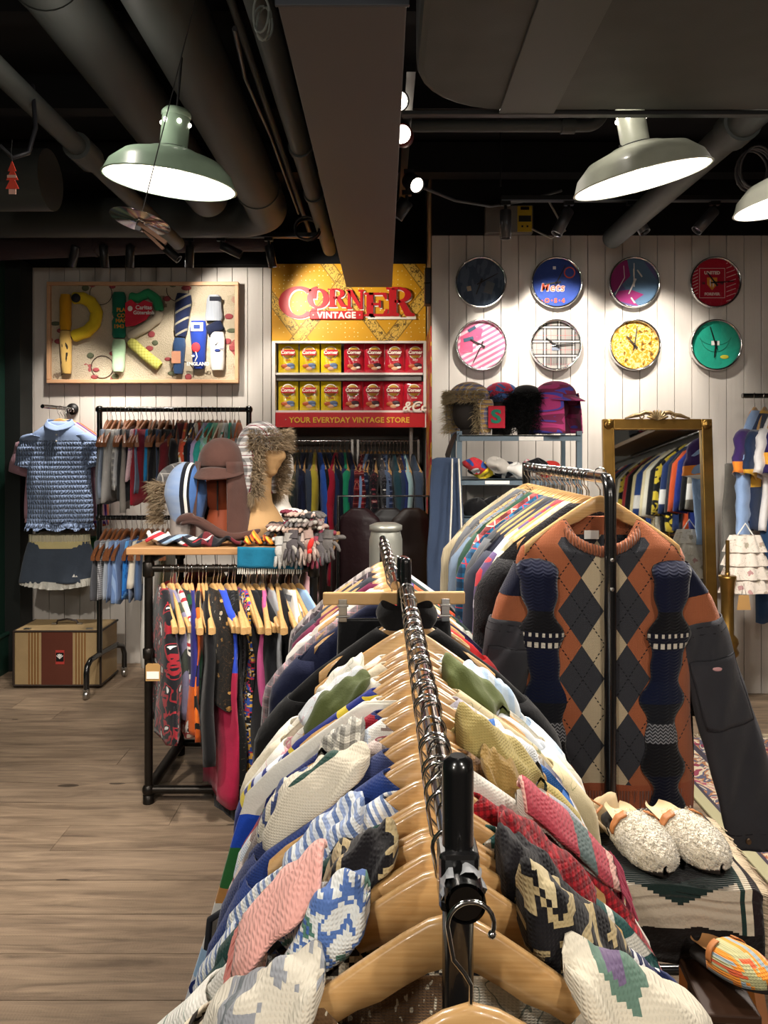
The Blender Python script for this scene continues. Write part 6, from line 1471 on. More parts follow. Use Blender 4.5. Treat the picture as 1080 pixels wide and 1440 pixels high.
row([J_('charcoal jacket', P_('#33373d')), J_('dark green grey jacket', P_('#2f3a3a')), J_('grey jacket', P_('#3c4148')), J_('olive jacket', P_('#4a4c3c')), J_('navy jacket', P_('#1d2440')), J_('dark navy jacket', P_('#161b30')), J_('slate jacket', P_('#3a4456')),
     J_('yellow lined jacket', P_('#b8a83a')), J_('cobalt blue work jacket', P_('#2c56b0'), L=.8), J_('black jacket', P_('#15171d')), J_('dark blue jacket', P_('#1f2d4e')), J_('midnight jacket', P_('#14182a'), L=.8), J_('crimson jacket', P_('#a81f38'), L=.86), J_('indigo jacket', P_('#27305a')), J_('emerald green jacket', P_('#1d8f68'), L=.5), J_('dark indigo jacket', P_('#1c2140'))],
    -.70, -.25, 5.5, 1.51, 'the left rack below the sign', 'wall', {}, hl='wooden hanger on the left rack below the sign', hg='hangers on the left alcove rack', lean=8)
row([J_('red checked shirt', ('plaid', '#8a1f28', '#1b1418', '#c9a79a', .04), 'flannel_shirt'), J_('dark red flannel shirt', ('plaid', '#7a1c26', '#2a1216', '#b06a5a', .05), 'flannel_shirt'), J_('light blue shirt', P_('#7c9cc8'), 'cotton_shirt'), J_('navy patterned shirt', ('floral', '#1a2440', ['#b9b4a6', '#6a7a9a'], 30), 'cotton_shirt'), J_('black floral shirt', ('floral', '#15161c', ['#c9c2b6', '#8a3a44'], 34), 'cotton_shirt'),
     J_('grey print shirt', ('floral', '#4a4a50', ['#c9c2b6', '#2a2a30'], 34), 'cotton_shirt'), J_('navy checked shirt', ('plaid', '#24345a', '#11151f', '#8a9ab8', .04), 'cotton_shirt'), J_('blue grey shirt', P_('#4a5a74'), 'cotton_shirt'), J_('black and white print shirt', ('floral', '#1a1a1e', ['#d9d6d0', '#8a8a90'], 40), 'cotton_shirt'), J_('dark teal shirt', P_('#1c3a44'), 'cotton_shirt'),
     J_('brown patterned shirt', ('floral', '#3a2a24', ['#a98a6a', '#6a4a3a'], 34), 'cotton_shirt'), J_('deep blue shirt', P_('#1d2a5a'), 'cotton_shirt'), J_('pale aqua shirt', P_('#8fb0b4'), 'cotton_shirt'), J_('dark denim jacket', P_('#22324a'), 'denim_jacket'), J_('grey denim jacket', P_('#3a4658'), 'denim_jacket')],
    -.165, .195, 5.48, 1.50, 'the right rack below the sign', 'wall', dict(), hl='wooden hanger on the right rack below the sign', hg='hangers on the right alcove rack')
# dark leather jackets and a metal canister in front of the alcove
for i, (x, c, d) in enumerate([(-.15, '#2a181c', 'wine brown'), (.03, '#121013', 'black'), (.17, '#1e120e', 'dark brown')]):
    garment('leather_jacket', '%s leather jacket hanging low in front of the alcove racks' % d, 'jacket', [M('leather'+c[1:], c, .45, bump=.01, bs=10)], (x, 4.75, 1.17), R(-20+20*i), None, w=.14, L=.66, th=.05, sleeve=.5, sw=.05, spread=.02, neck=.05, nu=28, nv=16, seed=i+500)
dr = empty('clothes_rack', 'low black rack of leather jackets in the aisle behind the second rack', 'clothes rack', (-.28, 4.75, 0))
part(dr, MB().tube([(0, 0, .02), (0, 0, 1.17), (.56, 0, 1.17), (.56, 0, .02)], .012, 10), 'rail_frame', BLACK)
o = empty('metal_canister', 'pale metal canister standing beyond the far end of the second rack', 'canister', (.008, 3.5, 0))
part(o, MB().lathe([(0, .0), (.07, 0), (.075, .02), (.075, 1.06), (.068, 1.09), (.065, 1.10)], n=36), 'canister_body', M('dull_zinc', '#8f9088', .4, .5, noise=.2, ns=6)); part(o, MB().lathe([(.065, 1.10), (.074, 1.105), (.074, 1.125), (.05, 1.135), (0, 1.135)], n=36), 'lid', M('dull_zinc', '#8f9088', .4, .5, noise=.2, ns=6))
part(o, MB().ball((-.02, -.076, 1.04), (.012, .004, .012), 12, 8), 'round_badge', WHITEP)
# ------------------------------------------------------------------ PIPE RACK with plank top
YB0, YB1 = 3.22, 3.72
px0, px1 = (209-540)/F*YB0, (441-540)/F*YB0
pr = empty('pipe_rack', 'iron pipe display rack with a wooden plank top in the middle of the floor', 'display rack', (px0, YB0, 0))
wx = px1-px0; dy = YB1-YB0
def pipe(a, b_, nm_='pipe', r=.017): part(pr, MB().tube([a, b_], r, 14), nm_, PIPE)
for x in (0, wx):
    for y in (0, dy):
        pipe((x, y, 0.0), (x, y, 1.03), 'post')
        for pf in ([(.023, 0), (.023, .035), (.018, .037)], [(.018, .94), (.024, .945), (.024, 1.0), (.018, 1.005)], [(.018, .60), (.024, .605), (.024, .64), (.018, .645)]): part(pr, MB().lathe(pf, (x, y, 0), 14), 'pipe_fitting', PIPE)
for y in (0, dy): pipe((0, y, .055), (wx, y, .055), 'floor_bar'); pipe((0, y, .975), (wx, y, .975), 'hanging_rail', .015)
for x in (0, wx): pipe((x, 0, .055), (x, dy, .055), 'floor_bar', .024); pipe((x, 0, 1.01), (x, dy, 1.01), 'cross_bar')
for x in (0, wx):
    for y in (0, dy): part(pr, MB().ball((x, y, .055), .027, 14, 10).ball((x, y, .975), .024, 12, 8), 'pipe_fitting', PIPE)
plank_m = M('oak_plank_top', '#a67c52', .45, 0, .4, .1, noise=.25, ns=5)
part(pr, MB().box((wx/2, .10, 1.052), (wx+.16, .29, .03)), 'plank', plank_m, .004)
part(pr, MB().box((wx/2, .40, 1.052), (wx+.16, .29, .03)), 'plank', plank_m, .004)
TZ = 1.068
# teal cloth hanging over the front
tc = tag(MB().grid(lambda u, v: (-.60+.27*u+0*v, YB0-.055-.006*v+.003*sin(20*u), TZ+.005-.085*v-.006*u), 20, 8).obj('folded_cloth', cloth(P_('#12607e'), 'soft')), 'teal blue cloth folded over the front edge of the plank top', 'cloth')
tc.modifiers.new('thickness', 'SOLIDIFY').thickness = .01
b = MB()
for i in range(30): b.tube([(-.595+.0088*i, YB0-.063, TZ-.075), (-.595+.0088*i+rnd.uniform(-.003, .003), YB0-.064, TZ-.105)], .0028, 4)
part(tc, b, 'white_fringe', M('fringe_white', '#d9d6cc', .9))['kind'] = 'stuff'
# hanging garments front rail
PG = dict(w=.19, neck=.06, drop=.08, L=.6, th=.018, flare=.0, nu=24, nv=16, fold=.010)
def D_(d, c, nm_='dress', **kw): return (nm_, nm_.split('_')[-1], d, c, dict(PG, **kw))
pipe_row = [D_('black bandana-print top with red marks', ('blot', ['#15151a', '#15151a', '#15151a', '#8a1f28', '#15151a', '#c9c9c9'], 14, 0), 'scarf_blouse', L=.52, neck=.05, w=.2, flare=.09, th=.03),
            D_('lilac grey scarf top', ('stripe', 'd', ['#7a7690', '#7a7690', '#3a3f38'], .2), 'scarf_blouse', L=.45), D_('white silk scarf top with red lines', ('blot', ['#d9d4cc', '#d9d4cc', '#a8303a', '#d9d4cc', '#2a2a30'], 9, 0), 'scarf_blouse', L=.52),
            D_('green and black scarf top', ('blot', ['#14402c', '#15151a', '#14402c'], 12, 0), 'scarf_blouse', L=.40), D_('navy scarf top with a sun print', ('bands', [(-1.3, '#b8541c'), (-.42, '#27266a')]), 'scarf_blouse', L=.52), D_('orange and black scarf top', ('blot', ['#c4581a', '#c4581a', '#15130f', '#d96a20'], 7, 0), 'scarf_blouse', L=.54),
            D_('black draped top', P_('#0d0d10'), 'scarf_blouse', L=.62, flare=.04), D_('brown flowered scarf top', ('floral', '#1c1814', ['#b98a4a', '#d9cfb8', '#6a4a2a'], 34), 'scarf_blouse', L=.42),
            D_('blue lace dress with a crimson knit skirt', ('bands', [(-1.3, '#a81f44'), (-.37, '#2b47b8')]), 'long_dress', L=.80, w=.19, th=.03), D_('black sequinned dress', ('fleck', '#0e0e10', '#3a3a3e', 220, .6), 'long_dress', L=.92, w=.16, th=.036), D_('second black sequinned dress', ('fleck', '#0c0c0e', '#504a3a', 260, .66), 'long_dress', L=.92, w=.16, th=.02),
            D_('black dress with a multicoloured embroidered stripe', ('blot', ['#15151a', '#b8324a', '#2a4a9a', '#d9a84a', '#15151a', '#d9d4c8'], 26, .006), 'long_dress', L=.88, w=.13, th=.02), D_('plain black pleated dress', P_('#121217'), 'long_dress', L=.86, w=.19, th=.03, fold=.016), D_('black long dress', P_('#0f1014'), 'long_dress', L=.86, w=.19, th=.028, fold=.014),
            D_('pink and grey slip', P_('#c2558a'), 'slip_dress', L=.5, w=.14), D_('grey jersey dress', P_('#8d8f93'), 'slip_dress', L=.66, w=.16), D_('black camisole dress', P_('#141418'), 'slip_dress', L=.6, w=.16), D_('white and grey striped top', ('stripe', 'z', ['#d9d7d2', '#6a6c72'], .05), 'slip_dress', L=.55, w=.17), D_('white shirt dress', P_('#dedbd4'), 'shirt_dress', L=.42, w=.18), D_('light blue shirt', P_('#8fb0d8'), 'cotton_shirt', L=.46, w=.20)]
row(pipe_row, px0+.06, px1-.06, YB0, .975, 'the pipe rack', 'wall', {}, hl='pale wooden hanger on the front rail of the pipe rack', hg='hangers on the pipe rack', lean=22)
for k in range(9): place_hanger('wall', (px0+.10+.062*k, YB0, .975), R(112+rnd.uniform(-12, 12)), 'pale wooden hanger on the front rail of the pipe rack', 'hangers on the pipe rack')
# crimson skirt ties hanging
tag(MB().tube([(-.545, YB0-.02, .12), (-.55, YB0-.02, .0+.03), (-.54, YB0-.025, .06), (-.53, YB0-.02, .10)], .002, 4).tube([(-.53, YB0-.02, .12), (-.51, YB0-.02, .03), (-.50, YB0-.02, .05)], .002, 4).obj('drawstring', BLACKM), 'thin black drawstrings dangling under the crimson knit skirt', 'string')
pt = empty('price_tag', 'brown card price tag hanging on the black bandana-print top', 'tag', W(215, 945, YB0-.22))
part(pt, MB().prism([(-.028, .025), (-.02, .033), (.02, .033), (.028, .025), (.028, -.035), (-.028, -.035)], -.001, .001), 'card', M('kraft_card', '#a9834f', .7)); part(pt, MB().box((0, -.002, -.012), (.048, .001, .028)), 'paper_label', WHITEP); part(pt, MB().tube([(0, 0, .03), (-.004, 0, .06), (.004, 0, .09)], .0014, 4), 'string', BLACKM)
# clothes on the back rail
for i, (c, d) in enumerate([(P_('#8a2a3a'), 'wine red'), (('stripe', 'z', ['#b8562e', '#d9c9a0', '#3a2a24'], .08), 'orange striped'), (P_('#24242a'), 'black'), (P_('#d9d6d0'), 'white'), (P_('#e0dcd6'), 'ivory'), (P_('#5a4a46'), 'brown'), (P_('#d9aab0'), 'pale pink')]):
    x = px0+.08+.09*i
    garment('blouse', '%s blouse on the back rail of the pipe rack' % d, 'blouse', [cloth(c, 'soft')], (x, YB1, .975), R(90+rnd.uniform(-20, 20)), None, w=.2, L=.5, th=.03, sleeve=.3, sw=.05, nu=20, nv=10, seed=i+700, spread=.03)
    place_hanger('dark', (x, YB1, .975), R(90), 'brown hanger on the back rail of the pipe rack', 'hangers on the back rail of the pipe rack')

# ------------------------------------------------------------------ HATS, SCARVES, GLOVES on the plank top
LINEN = M('linen_bust', '#a8855a', .75, noise=.08, ns=20, bump=.0015, bs=300)
def bust_head(p, th, a):
    # p on a unit-ish head, facing -Y
    f = -sin(a)*sin(th); s = cos(a)
    k = 1.0
    if p.z < 0: p = Vector((p.x*(1+.38*p.z/.13), p.y*(1+.22*p.z/.13), p.z))
    nose = math.exp(-((s*2.2)**2)-((th-1.72)/.22)**2)*(f > 0)
    brow = math.exp(-((s*.9)**2)-((th-1.38)/.14)**2)*(f > 0); eye = (math.exp(-((abs(s)-.42)/.2)**2-((th-1.56)/.13)**2))*(f > 0)
    lip = math.exp(-((s*2.4)**2)-((th-2.08)/.10)**2)*(f > 0); chin = math.exp(-((s*1.9)**2)-((th-2.42)/.18)**2)*(f > 0)
    d = Vector((0, -1, 0))*(.024*nose+.006*brow-.010*eye+.008*lip+.012*chin)
    return p+d
def bust(loc, rz, label):
    o = empty('mannequin_bust', label, 'mannequin', loc, (0, 0, rz))
    b = MB().ball((0, -.01, .385), (.076, .096, .125), 40, 36, f=bust_head)
    part(o, b, 'head', LINEN)
    nk = []
    prof = [(.125, .085, 0), (.135, .092, .02), (.13, .088, .05), (.11, .075, .085), (.08, .062, .12), (.055, .055, .16), (.047, .05, .20), (.046, .052, .25), (.052, .058, .30), (.05, .05, .34)]
    vs = []; n_ = 32
    for rx, ry, z in prof:
        for k in range(n_): vs.append((rx*cos(2*pi*k/n_), ry*sin(2*pi*k/n_)+(.012 if z > .12 else 0), z))
    fs = [(i*n_+k, i*n_+(k+1) % n_, (i+1)*n_+(k+1) % n_, (i+1)*n_+k) for i in range(len(prof)-1) for k in range(n_)]
    part(o, MB().add(vs, fs, True).add(vs[:n_][::-1], [tuple(range(n_))], False), 'neck_and_shoulders', LINEN)
    return o
b1 = bust((W(372, 735, 3.58).x, 3.52, TZ), R(62), 'linen-covered mannequin bust wearing the plaid trapper hat')
# plaid trapper hat on it
BW = cloth(('plaid', '#b9b6b4', '#1c1c20', '#6a2a36', .045), 'soft')
ht = empty('trapper_hat', 'black and white plaid trapper hat with brown fur on the linen bust', 'hat', (b1.location.x, b1.location.y, TZ+.385), (0, 0, R(62)))
part(ht, MB().ball((0, .01, .02), (.098, .118, .125), 30, 18, f=lambda p, th, a: Vector((p.x, p.y, p.z if p.z > 0 else p.z*.2))), 'crown', BW)
for sd in (-1, 1):
    part(ht, MB().grid(lambda u, v, sd=sd: (sd*(.090+.012*sin(pi*v))+.014*cos(2*pi*u), .03+.062*(1-.35*v)*sin(2*pi*u), .03-.22*v), 24, 12, 0, True), 'ear_flap', BW)
fm = M('brown_grey_fur', '#86745c', .8, noise=.45, ns=25); q = random.Random(2); pts = []
for i in range(2600): t = q.uniform(0, pi); pts.append((Vector((.102*cos(t), -.112*sin(t)-.004, .045+q.uniform(-.035, .055))), Vector((cos(t), -sin(t), .35)).normalized()))
for sd in (-1, 1):
    for i in range(1500): pts.append((Vector((sd*q.uniform(.078, .108), -.035+q.uniform(-.03, .03), q.uniform(-.19, .04))), Vector((sd*.35, -1, 0)).normalized()))
    for i in range(700): pts.append((Vector((sd*.1, .03+q.uniform(-.06, .06), -.19+q.uniform(-.015, .02))), Vector((sd*.4, 0, -1)).normalized()))
b = MB(); fur(b, pts, .042, .0013, .4, 5); part(ht, b, 'fur_trim', fm)['kind'] = 'stuff'
# white bust behind
o = empty('mannequin_bust', 'white bust half hidden behind the linen mannequin bust', 'mannequin', (W(392, 720, 3.7).x, 3.68, TZ))
part(o, MB().lathe([(0, 0), (.085, 0), (.095, .03), (.09, .07), (.07, .11), (.05, .15), (.045, .2), (.06, .24), (.075, .3), (.07, .36), (.04, .40), (0, .41)], n=28), 'bust_body', M('foam_head_white', '#d9d4cc', .7))
# brown cap with neck drape
BRN = cloth(P_('#4a322c'), 'soft'); ORG = M('rust_lining', '#7a3312', .7)
bc = drape_cap((W(309, 750, 3.42).x, 3.46, TZ), R(-8), BRN, 'brown cap with a long neck drape on a head on the plank top', 1.12, ORG)
part(bc, MB().grid(lambda u, v: (-.14+.34*u+.02*sin(5*v), -.14-.05*sin(pi*u)+.03*v, .02+.06*(1-u)+.03*sin(pi*v)+.02*sin(7*u)), 24, 8), 'scarf_end', BRN).modifiers.new('thickness', 'SOLIDIFY').thickness = .012
part(bc, MB().ball((0, -.098, .33*1.12), (.012, .003, .008), 12, 6), 'stitched_emblem', M('emblem_dark', '#2a1c19', .8))
part(bc, MB().box((.012, -.085, .20), (.006, .004, .13)), 'display_slot', BLACKM)
# blue striped balaclava hat
bh = empty('knit_balaclava', 'pale blue striped knit balaclava on a display head at the left of the plank top', 'hat', (W(262, 750, 3.42).x, 3.44, TZ), (0, 0, R(-4)))
g = G('balaclava_stripe', .95, 0, .1, 0, .2); x, y, z = g.xyz()
c = g.mix(g.noise(g.scale(g.co(), (2, 2, 12)), 3, 1), '#6583b3', '#98a5b8'); ax_ = g.ma('ADD', x, g.ma('MULTIPLY', z, .0))
c = g.mix(g.band(ax_, 9, .0, .0014), c, '#14161e'); c = g.mix(g.ma('MULTIPLY', g.ma('GREATER_THAN', x, .004), g.ma('LESS_THAN', x, .018)), c, '#14161e'); c = g.mix(g.ma('MULTIPLY', g.ma('GREATER_THAN', x, .018), g.ma('LESS_THAN', x, .03)), c, '#dcd9d2'); c = g.mix(g.ma('MULTIPLY', g.ma('GREATER_THAN', x, .03), g.ma('LESS_THAN', x, .04)), c, '#14161e'); c = g.mix(g.ma('GREATER_THAN', x, .04), c, '#46689f')
stitch(g, 'knit', .004); BM = g.color(c)
def bal(p, th, a):
    if p.z < 0: p = Vector((p.x*(1+.12*sin(pi*p.z/.16)), p.y*(1+.12*sin(pi*p.z/.16)), p.z*1.25))
    return p
part(bh, MB().ball((0, 0, .20), (.098, .112, .145), 36, 28, f=bal), 'knit_hood', BM)
part(bh, MB().tube([(0, 0, 0), (0, 0, .1)], .075, 20), 'display_neck', M('foam_head_grey', '#8d8580', .7))
# grey hat behind with fur
gh = empty('trapper_hat', 'grey plaid hat with shaggy fur behind the blue balaclava', 'hat', (W(262, 720, 3.7).x, 3.66, TZ), (0, 0, R(30)))
part(gh, MB().ball((0, 0, .25), (.125, .125, .09), 28, 14, f=lambda p, th, a: Vector((p.x, p.y, p.z if p.z > 0 else p.z*.5))), 'crown', cloth(('plaid', '#6a6765', '#3a3a3e', '#a9a5a0', .05), 'soft'))
part(gh, MB().tube([(0, 0, 0), (0, 0, .26)], .06, 16), 'display_stand', M('foam_head_grey', '#8d8580', .7))
b = MB(); fur(b, [(Vector((-.12+q.uniform(-.03, .02), q.uniform(-.09, .03), .15+q.uniform(-.09, .1))), Vector((-1, -.5, .1)).normalized()) for _ in range(1500)], .05, .0014, .5, 7); part(gh, b, 'fur_trim', fm)['kind'] = 'stuff'
# striped scarves lying flat
def flat_scarf(px, spec, label, wd, ln, z, Y, rz=0, ph=0):
    c = W(px, 750, Y)
    def fn(u, v): return ((u-.5)*ln, (v-.5)*wd+.01*sin(9*u+ph), .012+.016*sin(7*u+ph)*sin(4*v+ph)+.010*sin(16*u+ph)+.012*sin(pi*v))
    o = MB().grid(fn, 40, 14).obj('striped_scarf', cloth(spec, 'knit', .005), None, (c.x, Y, z), (0, 0, rz)); o.modifiers.new('thickness', 'SOLIDIFY').thickness = .012
    return tag(o, label, 'scarf')
flat_scarf(255, ('stripe', 'e', ['#1a2030', '#8ba6c4', '#1a2030', '#e0ddd6', '#a82a34', '#e0ddd6'], .11), 'red, white and navy striped scarf lying at the left end of the plank top', .12, .27, TZ+.012, 3.26, R(-6))
flat_scarf(225, P_('#d9cfc8'), 'cream folded knit at the left corner of the plank top', .08, .10, TZ+.014, 3.30, R(4), 1)
flat_scarf(300, ('stripe', 'x', ['#121319', '#121319', '#5a1a22'], .12), 'black and maroon scarf in front of the brown cap', .10, .24, TZ+.010, 3.24, R(3), 2)
flat_scarf(366, ('stripe', 'd', ['#d07a1a', '#15130f', '#d07a1a', '#a8301e', '#d9a83a'], .045), 'orange and black striped scarf in front of the linen bust', .10, .12, TZ+.016, 3.26, R(8), 3)
# gloves: each with palm, cuff and five fingers
def glove_mb():
    b = MB()
    b.ball((0, 0, 0), (.036, .042, .012), 16, 8)
    b.tube([(0, .035, 0), (0, .075, .0), (0, .085, 0)], [.030, .029, .031], 12, squash=.45)
    c_ = MB()
    for x, L_, a in ((-.030, .058, -12), (-.011, .070, -4), (.009, .067, 4), (.028, .052, 12)):
        dx, dyv = sin(R(a)), -cos(R(a)); p0 = Vector((x, -.030, 0))
        c_.tube([p0, p0+Vector((dx*L_*.5, dyv*L_*.5, .006)), p0+Vector((dx*L_*.9, dyv*L_*.9, -.002)), p0+Vector((dx*L_, dyv*L_, -.006))], [.0105, .010, .009, .005], 8)
    c_.tube([Vector((.034, .015, 0)), Vector((.058, -.004, .002)), Vector((.068, -.028, -.002)), Vector((.070, -.036, -.004))], [.012, .011, .010, .005], 8)
    return b, c_
gcols = ['#8f8a84', '#6f6460', '#a98f84', '#2d2b2d', '#54504e', '#7a3040', '#b8a69c', '#3f3a3c', '#9a9894', '#6a2234', '#8a7468', '#c8c2b8', '#4a4648', '#7f6a62', '#5d5a5a']
gname = dict(zip(gcols, ['warm grey', 'taupe', 'dusty pink', 'black', 'dark grey', 'wine red', 'pale rose', 'charcoal', 'light grey', 'maroon', 'brown', 'off-white', 'graphite', 'mocha', 'mid grey']))
gp_ = {}
q = random.Random(12)
spots_ = []
for i in range(44):
    lay = i//9; x = -.355+q.uniform(-.12, .12)*(1-.17*lay); y = 3.27+q.uniform(-.03, .13)
    spots_.append((x, y, TZ+.016+.026*lay, q.uniform(-60, 60), q.uniform(-14, 6), 0))
for i in range(9): spots_.append((-.42+.024*i, YB0-.070-.005*(i % 3), TZ-.012+.014*(i % 3), q.uniform(-25, 25), 74+q.uniform(-14, 8), 1))
for i, (x, y, z, rz, rx, hang) in enumerate(spots_):
    c = '#a9a5a0' if False else gcols[(i*7) % len(gcols)]
    if c not in gp_:
        b, c_ = glove_mb(); o = b.obj('knit_glove', M('glove'+c[1:], c, .9, noise=.25, ns=60, bump=.003, bs=200))
        part(o, c_, 'fingers', M('glove'+c[1:], c, .9)); gp_[c] = o
        o.location = (x, y, z); o.rotation_euler = (R(rx), 0, R(rz))
        tag(o, None, 'glove')
    else: o = dup(gp_[c], (x, y, z), (R(rx), 0, R(rz)))
    o.scale = (.72,)*3 if hang else (.86,)*3
    o['label'] = gname[c]+(' knit glove hanging over the front edge of the glove heap' if hang else ' knit glove in the tangled heap on the plank top')
    o['group'] = gname[c]+(' gloves hanging over the plank edge' if hang else ' gloves heaped on the plank top')
tag(MB().ball((0, 0, 0), (.045, .04, .028), 20, 12, f=lambda p, th, a: p*(1+.2*sin(3*a))).obj('white_mitten', cloth(P_('#e0dcd2'), 'soft'), None, (W(410, 728, 3.3).x, 3.34, TZ+.115)), 'white cloth crumpled on top of the glove heap', 'cloth')
b = MB().ball((0, 0, 0), (.011, .006, .028), 12, 8).ball((.006, -.001, -.03), (.010, .006, .014), 12, 8)
tag(b.obj('red_clip', M('red_satin', '#c42a24', .5), None, (W(437, 765, 3.12).x, 3.115, W(437, 765, 3.12).z), (0, R(20), 0)), 'bright red stitched figure on a grey glove at the plank edge', 'decoration')

# ------------------------------------------------------------------ STOOL, KILIM CUSHION, SLIPPERS
ST_ = empty('step_stand', 'honey-coloured wooden step stand at the lower right corner', 'stand', (.505, 1.43, 0), (0, 0, R(-4)))
HON = M('honey_wood', '#a8662a', .4, 0, .4, .2, noise=.25, ns=7)
zs = .725
part(ST_, MB().box((0, .06, zs-.015), (.25, .28, .03)), 'top_board', HON, .004)
for s in (-1, 1):
    part(ST_, MB().tube([(s*.115, -.06, zs-.02), (s*.165, -.28, .0)], .024, 4, smooth=False), 'front_leg', HON)
    part(ST_, MB().tube([(s*.105, .15, zs-.02), (s*.15, .30, .0)], .02, 4, smooth=False), 'back_leg', HON)
part(ST_, MB().box((0, -.12, .34), (.27, .10, .02)), 'step_board', HON, .003)
part(ST_, MB().tube([(-.18, .24, .3), (.18, .24, .3)], .012, 8), 'stretcher', HON)
g = G('kilim_weave', .95, 0, .1, 0, .2); x, y, z = g.xyz()
xs = g.ma('MULTIPLY', g.ma('ROUND', g.ma('DIVIDE', x, .010)), .010); ax_ = g.ma('ABSOLUTE', xs)
c = lin('#b3a694')
tt = g.ma('ADD', y, z)
v_ = g.ma('SUBTRACT', tt, g.ma('MULTIPLY', ax_, .5))
c = g.mix(g.ma('GREATER_THAN', v_, -.045), c, '#1c2a28'); c = g.mix(g.ma('GREATER_THAN', v_, .0), c, '#141214'); c = g.mix(g.ma('GREATER_THAN', g.ma('ABSOLUTE', x), .100), c, '#1f332f'); c = g.mix(g.ma('GREATER_THAN', g.ma('ABSOLUTE', x), .108), c, '#c9bca6'); c = g.mix(g.ma('GREATER_THAN', g.ma('ABSOLUTE', x), .120), c, '#231a1c')
w_ = g.ma('ADD', tt, g.ma('MULTIPLY', g.noise(g.comb(xs, 0.0, 0.0), 14, 1), .05))
c = g.mix(g.ma('LESS_THAN', w_, -.062), c, '#17110f')
g.bump(g.ma('ADD', g.ma('SINE', g.ma('MULTIPLY', y, 1500)), g.ma('MULTIPLY', g.noise(g.co(), 120, 2), 2)), .0015, .8); KM = g.color(c)
def kfn(u, v):
    x = (u-.5)*.275; s = v*.40      # s runs from the lower front edge up and back
    y, z = (-.012*sin(pi*s/.13)-.012*(1-s/.13), s-.13) if s < .13 else (s-.13, 0)
    if .115 < s < .145: y, z = (s-.13)*.5-.003, -.003
    e = max(0, abs(2*u-1)-.88)/.12
    return (x, y, z+.004*sin(9*u+14*v)-.012*e*e)
kc = tag(MB().grid(kfn, 50, 60)
         .obj('kilim_cover', KM, None, (.508, 1.335, zs+.016), (0, 0, R(-4))), 'cream and dark green kilim mat draped over the step stand, under the fluffy clogs', 'mat')
kc.modifiers.new('thickness', 'SOLIDIFY').thickness = .012
b = MB(); q = random.Random(9)
for i in range(230):
    s_ = .40*i/230; y = max(0, s_-.13); x0_ = .136; z_ = min(0, s_-.13)-.012; a = q.uniform(-.3, .3)
    b.tube([(x0_-.004, y, z_), (x0_+.018, y+a*.01, z_-.006), (x0_+q.uniform(.018, .034), y+a*.03, z_-q.uniform(.012, .035))], .0011, 3, False)
part(kc, b, 'wool_fringe', M('wool_fringe', '#b8a68c', .9))['kind'] = 'stuff'
def clog(loc, rz, upper, label, sc_=1.0, fuzzy=True, mats=None, tilt=0, name='fuzzy_clog'):
    o = empty(name, label, 'shoe', loc, (tilt, 0, rz)); o.scale = (sc_,)*3
    L0, Wd = .25, .048
    def outline(t):  # t 0 heel .. 1 toe; toe towards -y
        return (max(.02, 1-(max(0, t-.84)/.16)**2))**.5*(Wd*(.78+.34*sin(pi*min(1, t*.95)**1.3))*(1-max(0, t-.72)**2*4)**.5 if t < .999 else 0.004)
    n_ = 26; vs = []; m = 20
    sole = MB()
    for zl in (0, .024):
        pass
    ts = [i/(n_-1) for i in range(n_)]
    def solefn(u, v):
        t = v; w1 = max(.006, outline(min(t, .998))); w1 *= (1 if t > .06 else (.55+.45*(t/.06)**.5)); a = 2*pi*u
        return (w1*sgp(cos(a), .8), .10-L0*t, .013+.012*sgp(sin(a), .6))
    part(o, MB().grid(solefn, 22, n_, 0, True), 'sole', M('dark_sole', '#1b1614', .7))
    part(o, MB().grid(lambda u, v: ((u-.5)*2*.82*max(.005, outline(min(v*.6, .998)))*(min(1, .55+v*4)), .10-.155*v, .030+.004*(2*u-1)**2*4), 12, 14), 'footbed', M('fleece_cream', '#c9b591', .95) if fuzzy else M('cork_footbed', '#a87a4a', .8))
    hmax = .058
    def up(u, v):
        t = .40+.60*v; w1 = max(.004, outline(min(t, .998)))*1.06; a = pi*u
        h = hmax*(1-max(0, (t-.62)/.38)**2.2*.72)
        r_ = .0012*sin(14*u*pi+v*13)+.0012*sin(31*v+9*u) if fuzzy else 0
        return (w1*sgp(cos(a), .75)*(1+r_*10*.3), .10-L0*t-(0 if t < .99 else 0), .012+h*sgp(sin(a), .75)+r_)
    u_ = part(o, MB().grid(up, 30, 26), 'upper', upper); u_.modifiers.new('thickness', 'SOLIDIFY').thickness = .006
    LT = M('tan_leather_strap', '#a86a38', .5)
    for t, sgn in ((.44, 1),):
        for rng in ((.06, .40), (.60, .94)):
            part(o, MB().grid(lambda u, v, r0=rng[0], r1=rng[1]: (lambda p: (p[0]*1.06, p[1]+.0, p[2]*1.04+.003))(up(r0+(r1-r0)*u, .03+.13*v)), 12, 5), 'leather_strap', LT).modifiers.new('thickness', 'SOLIDIFY').thickness = .003
    if fuzzy:
        q2 = random.Random(3); pts = []
        for i in range(2600):
            u, v = q2.random(), q2.random()**.9; p = Vector(up(u, v)); n2 = Vector((cos(pi*u), -.25*v, sin(pi*u)+.1)).normalized(); pts.append((p, n2))
        for i in range(700):
            t = q2.uniform(.3, 1); w1 = outline(min(t, .99)); s = q2.choice((-1, 1)); pts.append((Vector((s*w1, .10-L0*t, .022)), Vector((s, -.3, 0)).normalized()))
        for i in range(500): pts.append((Vector((q2.uniform(-.04, .04), .10-L0*.40+q2.uniform(-.006, .01), .035+q2.uniform(.0, .035))), Vector((0, 1, .6)).normalized()))
        b = MB(); fur(b, pts, .0026, .0014, .1, 4, jitter=.9); part(o, b, 'fleece_pile', upper)['kind'] = 'stuff'
    return o
g = G('fleece_white', .95, 0, .1, 0, .5); x, y, z = g.xyz()
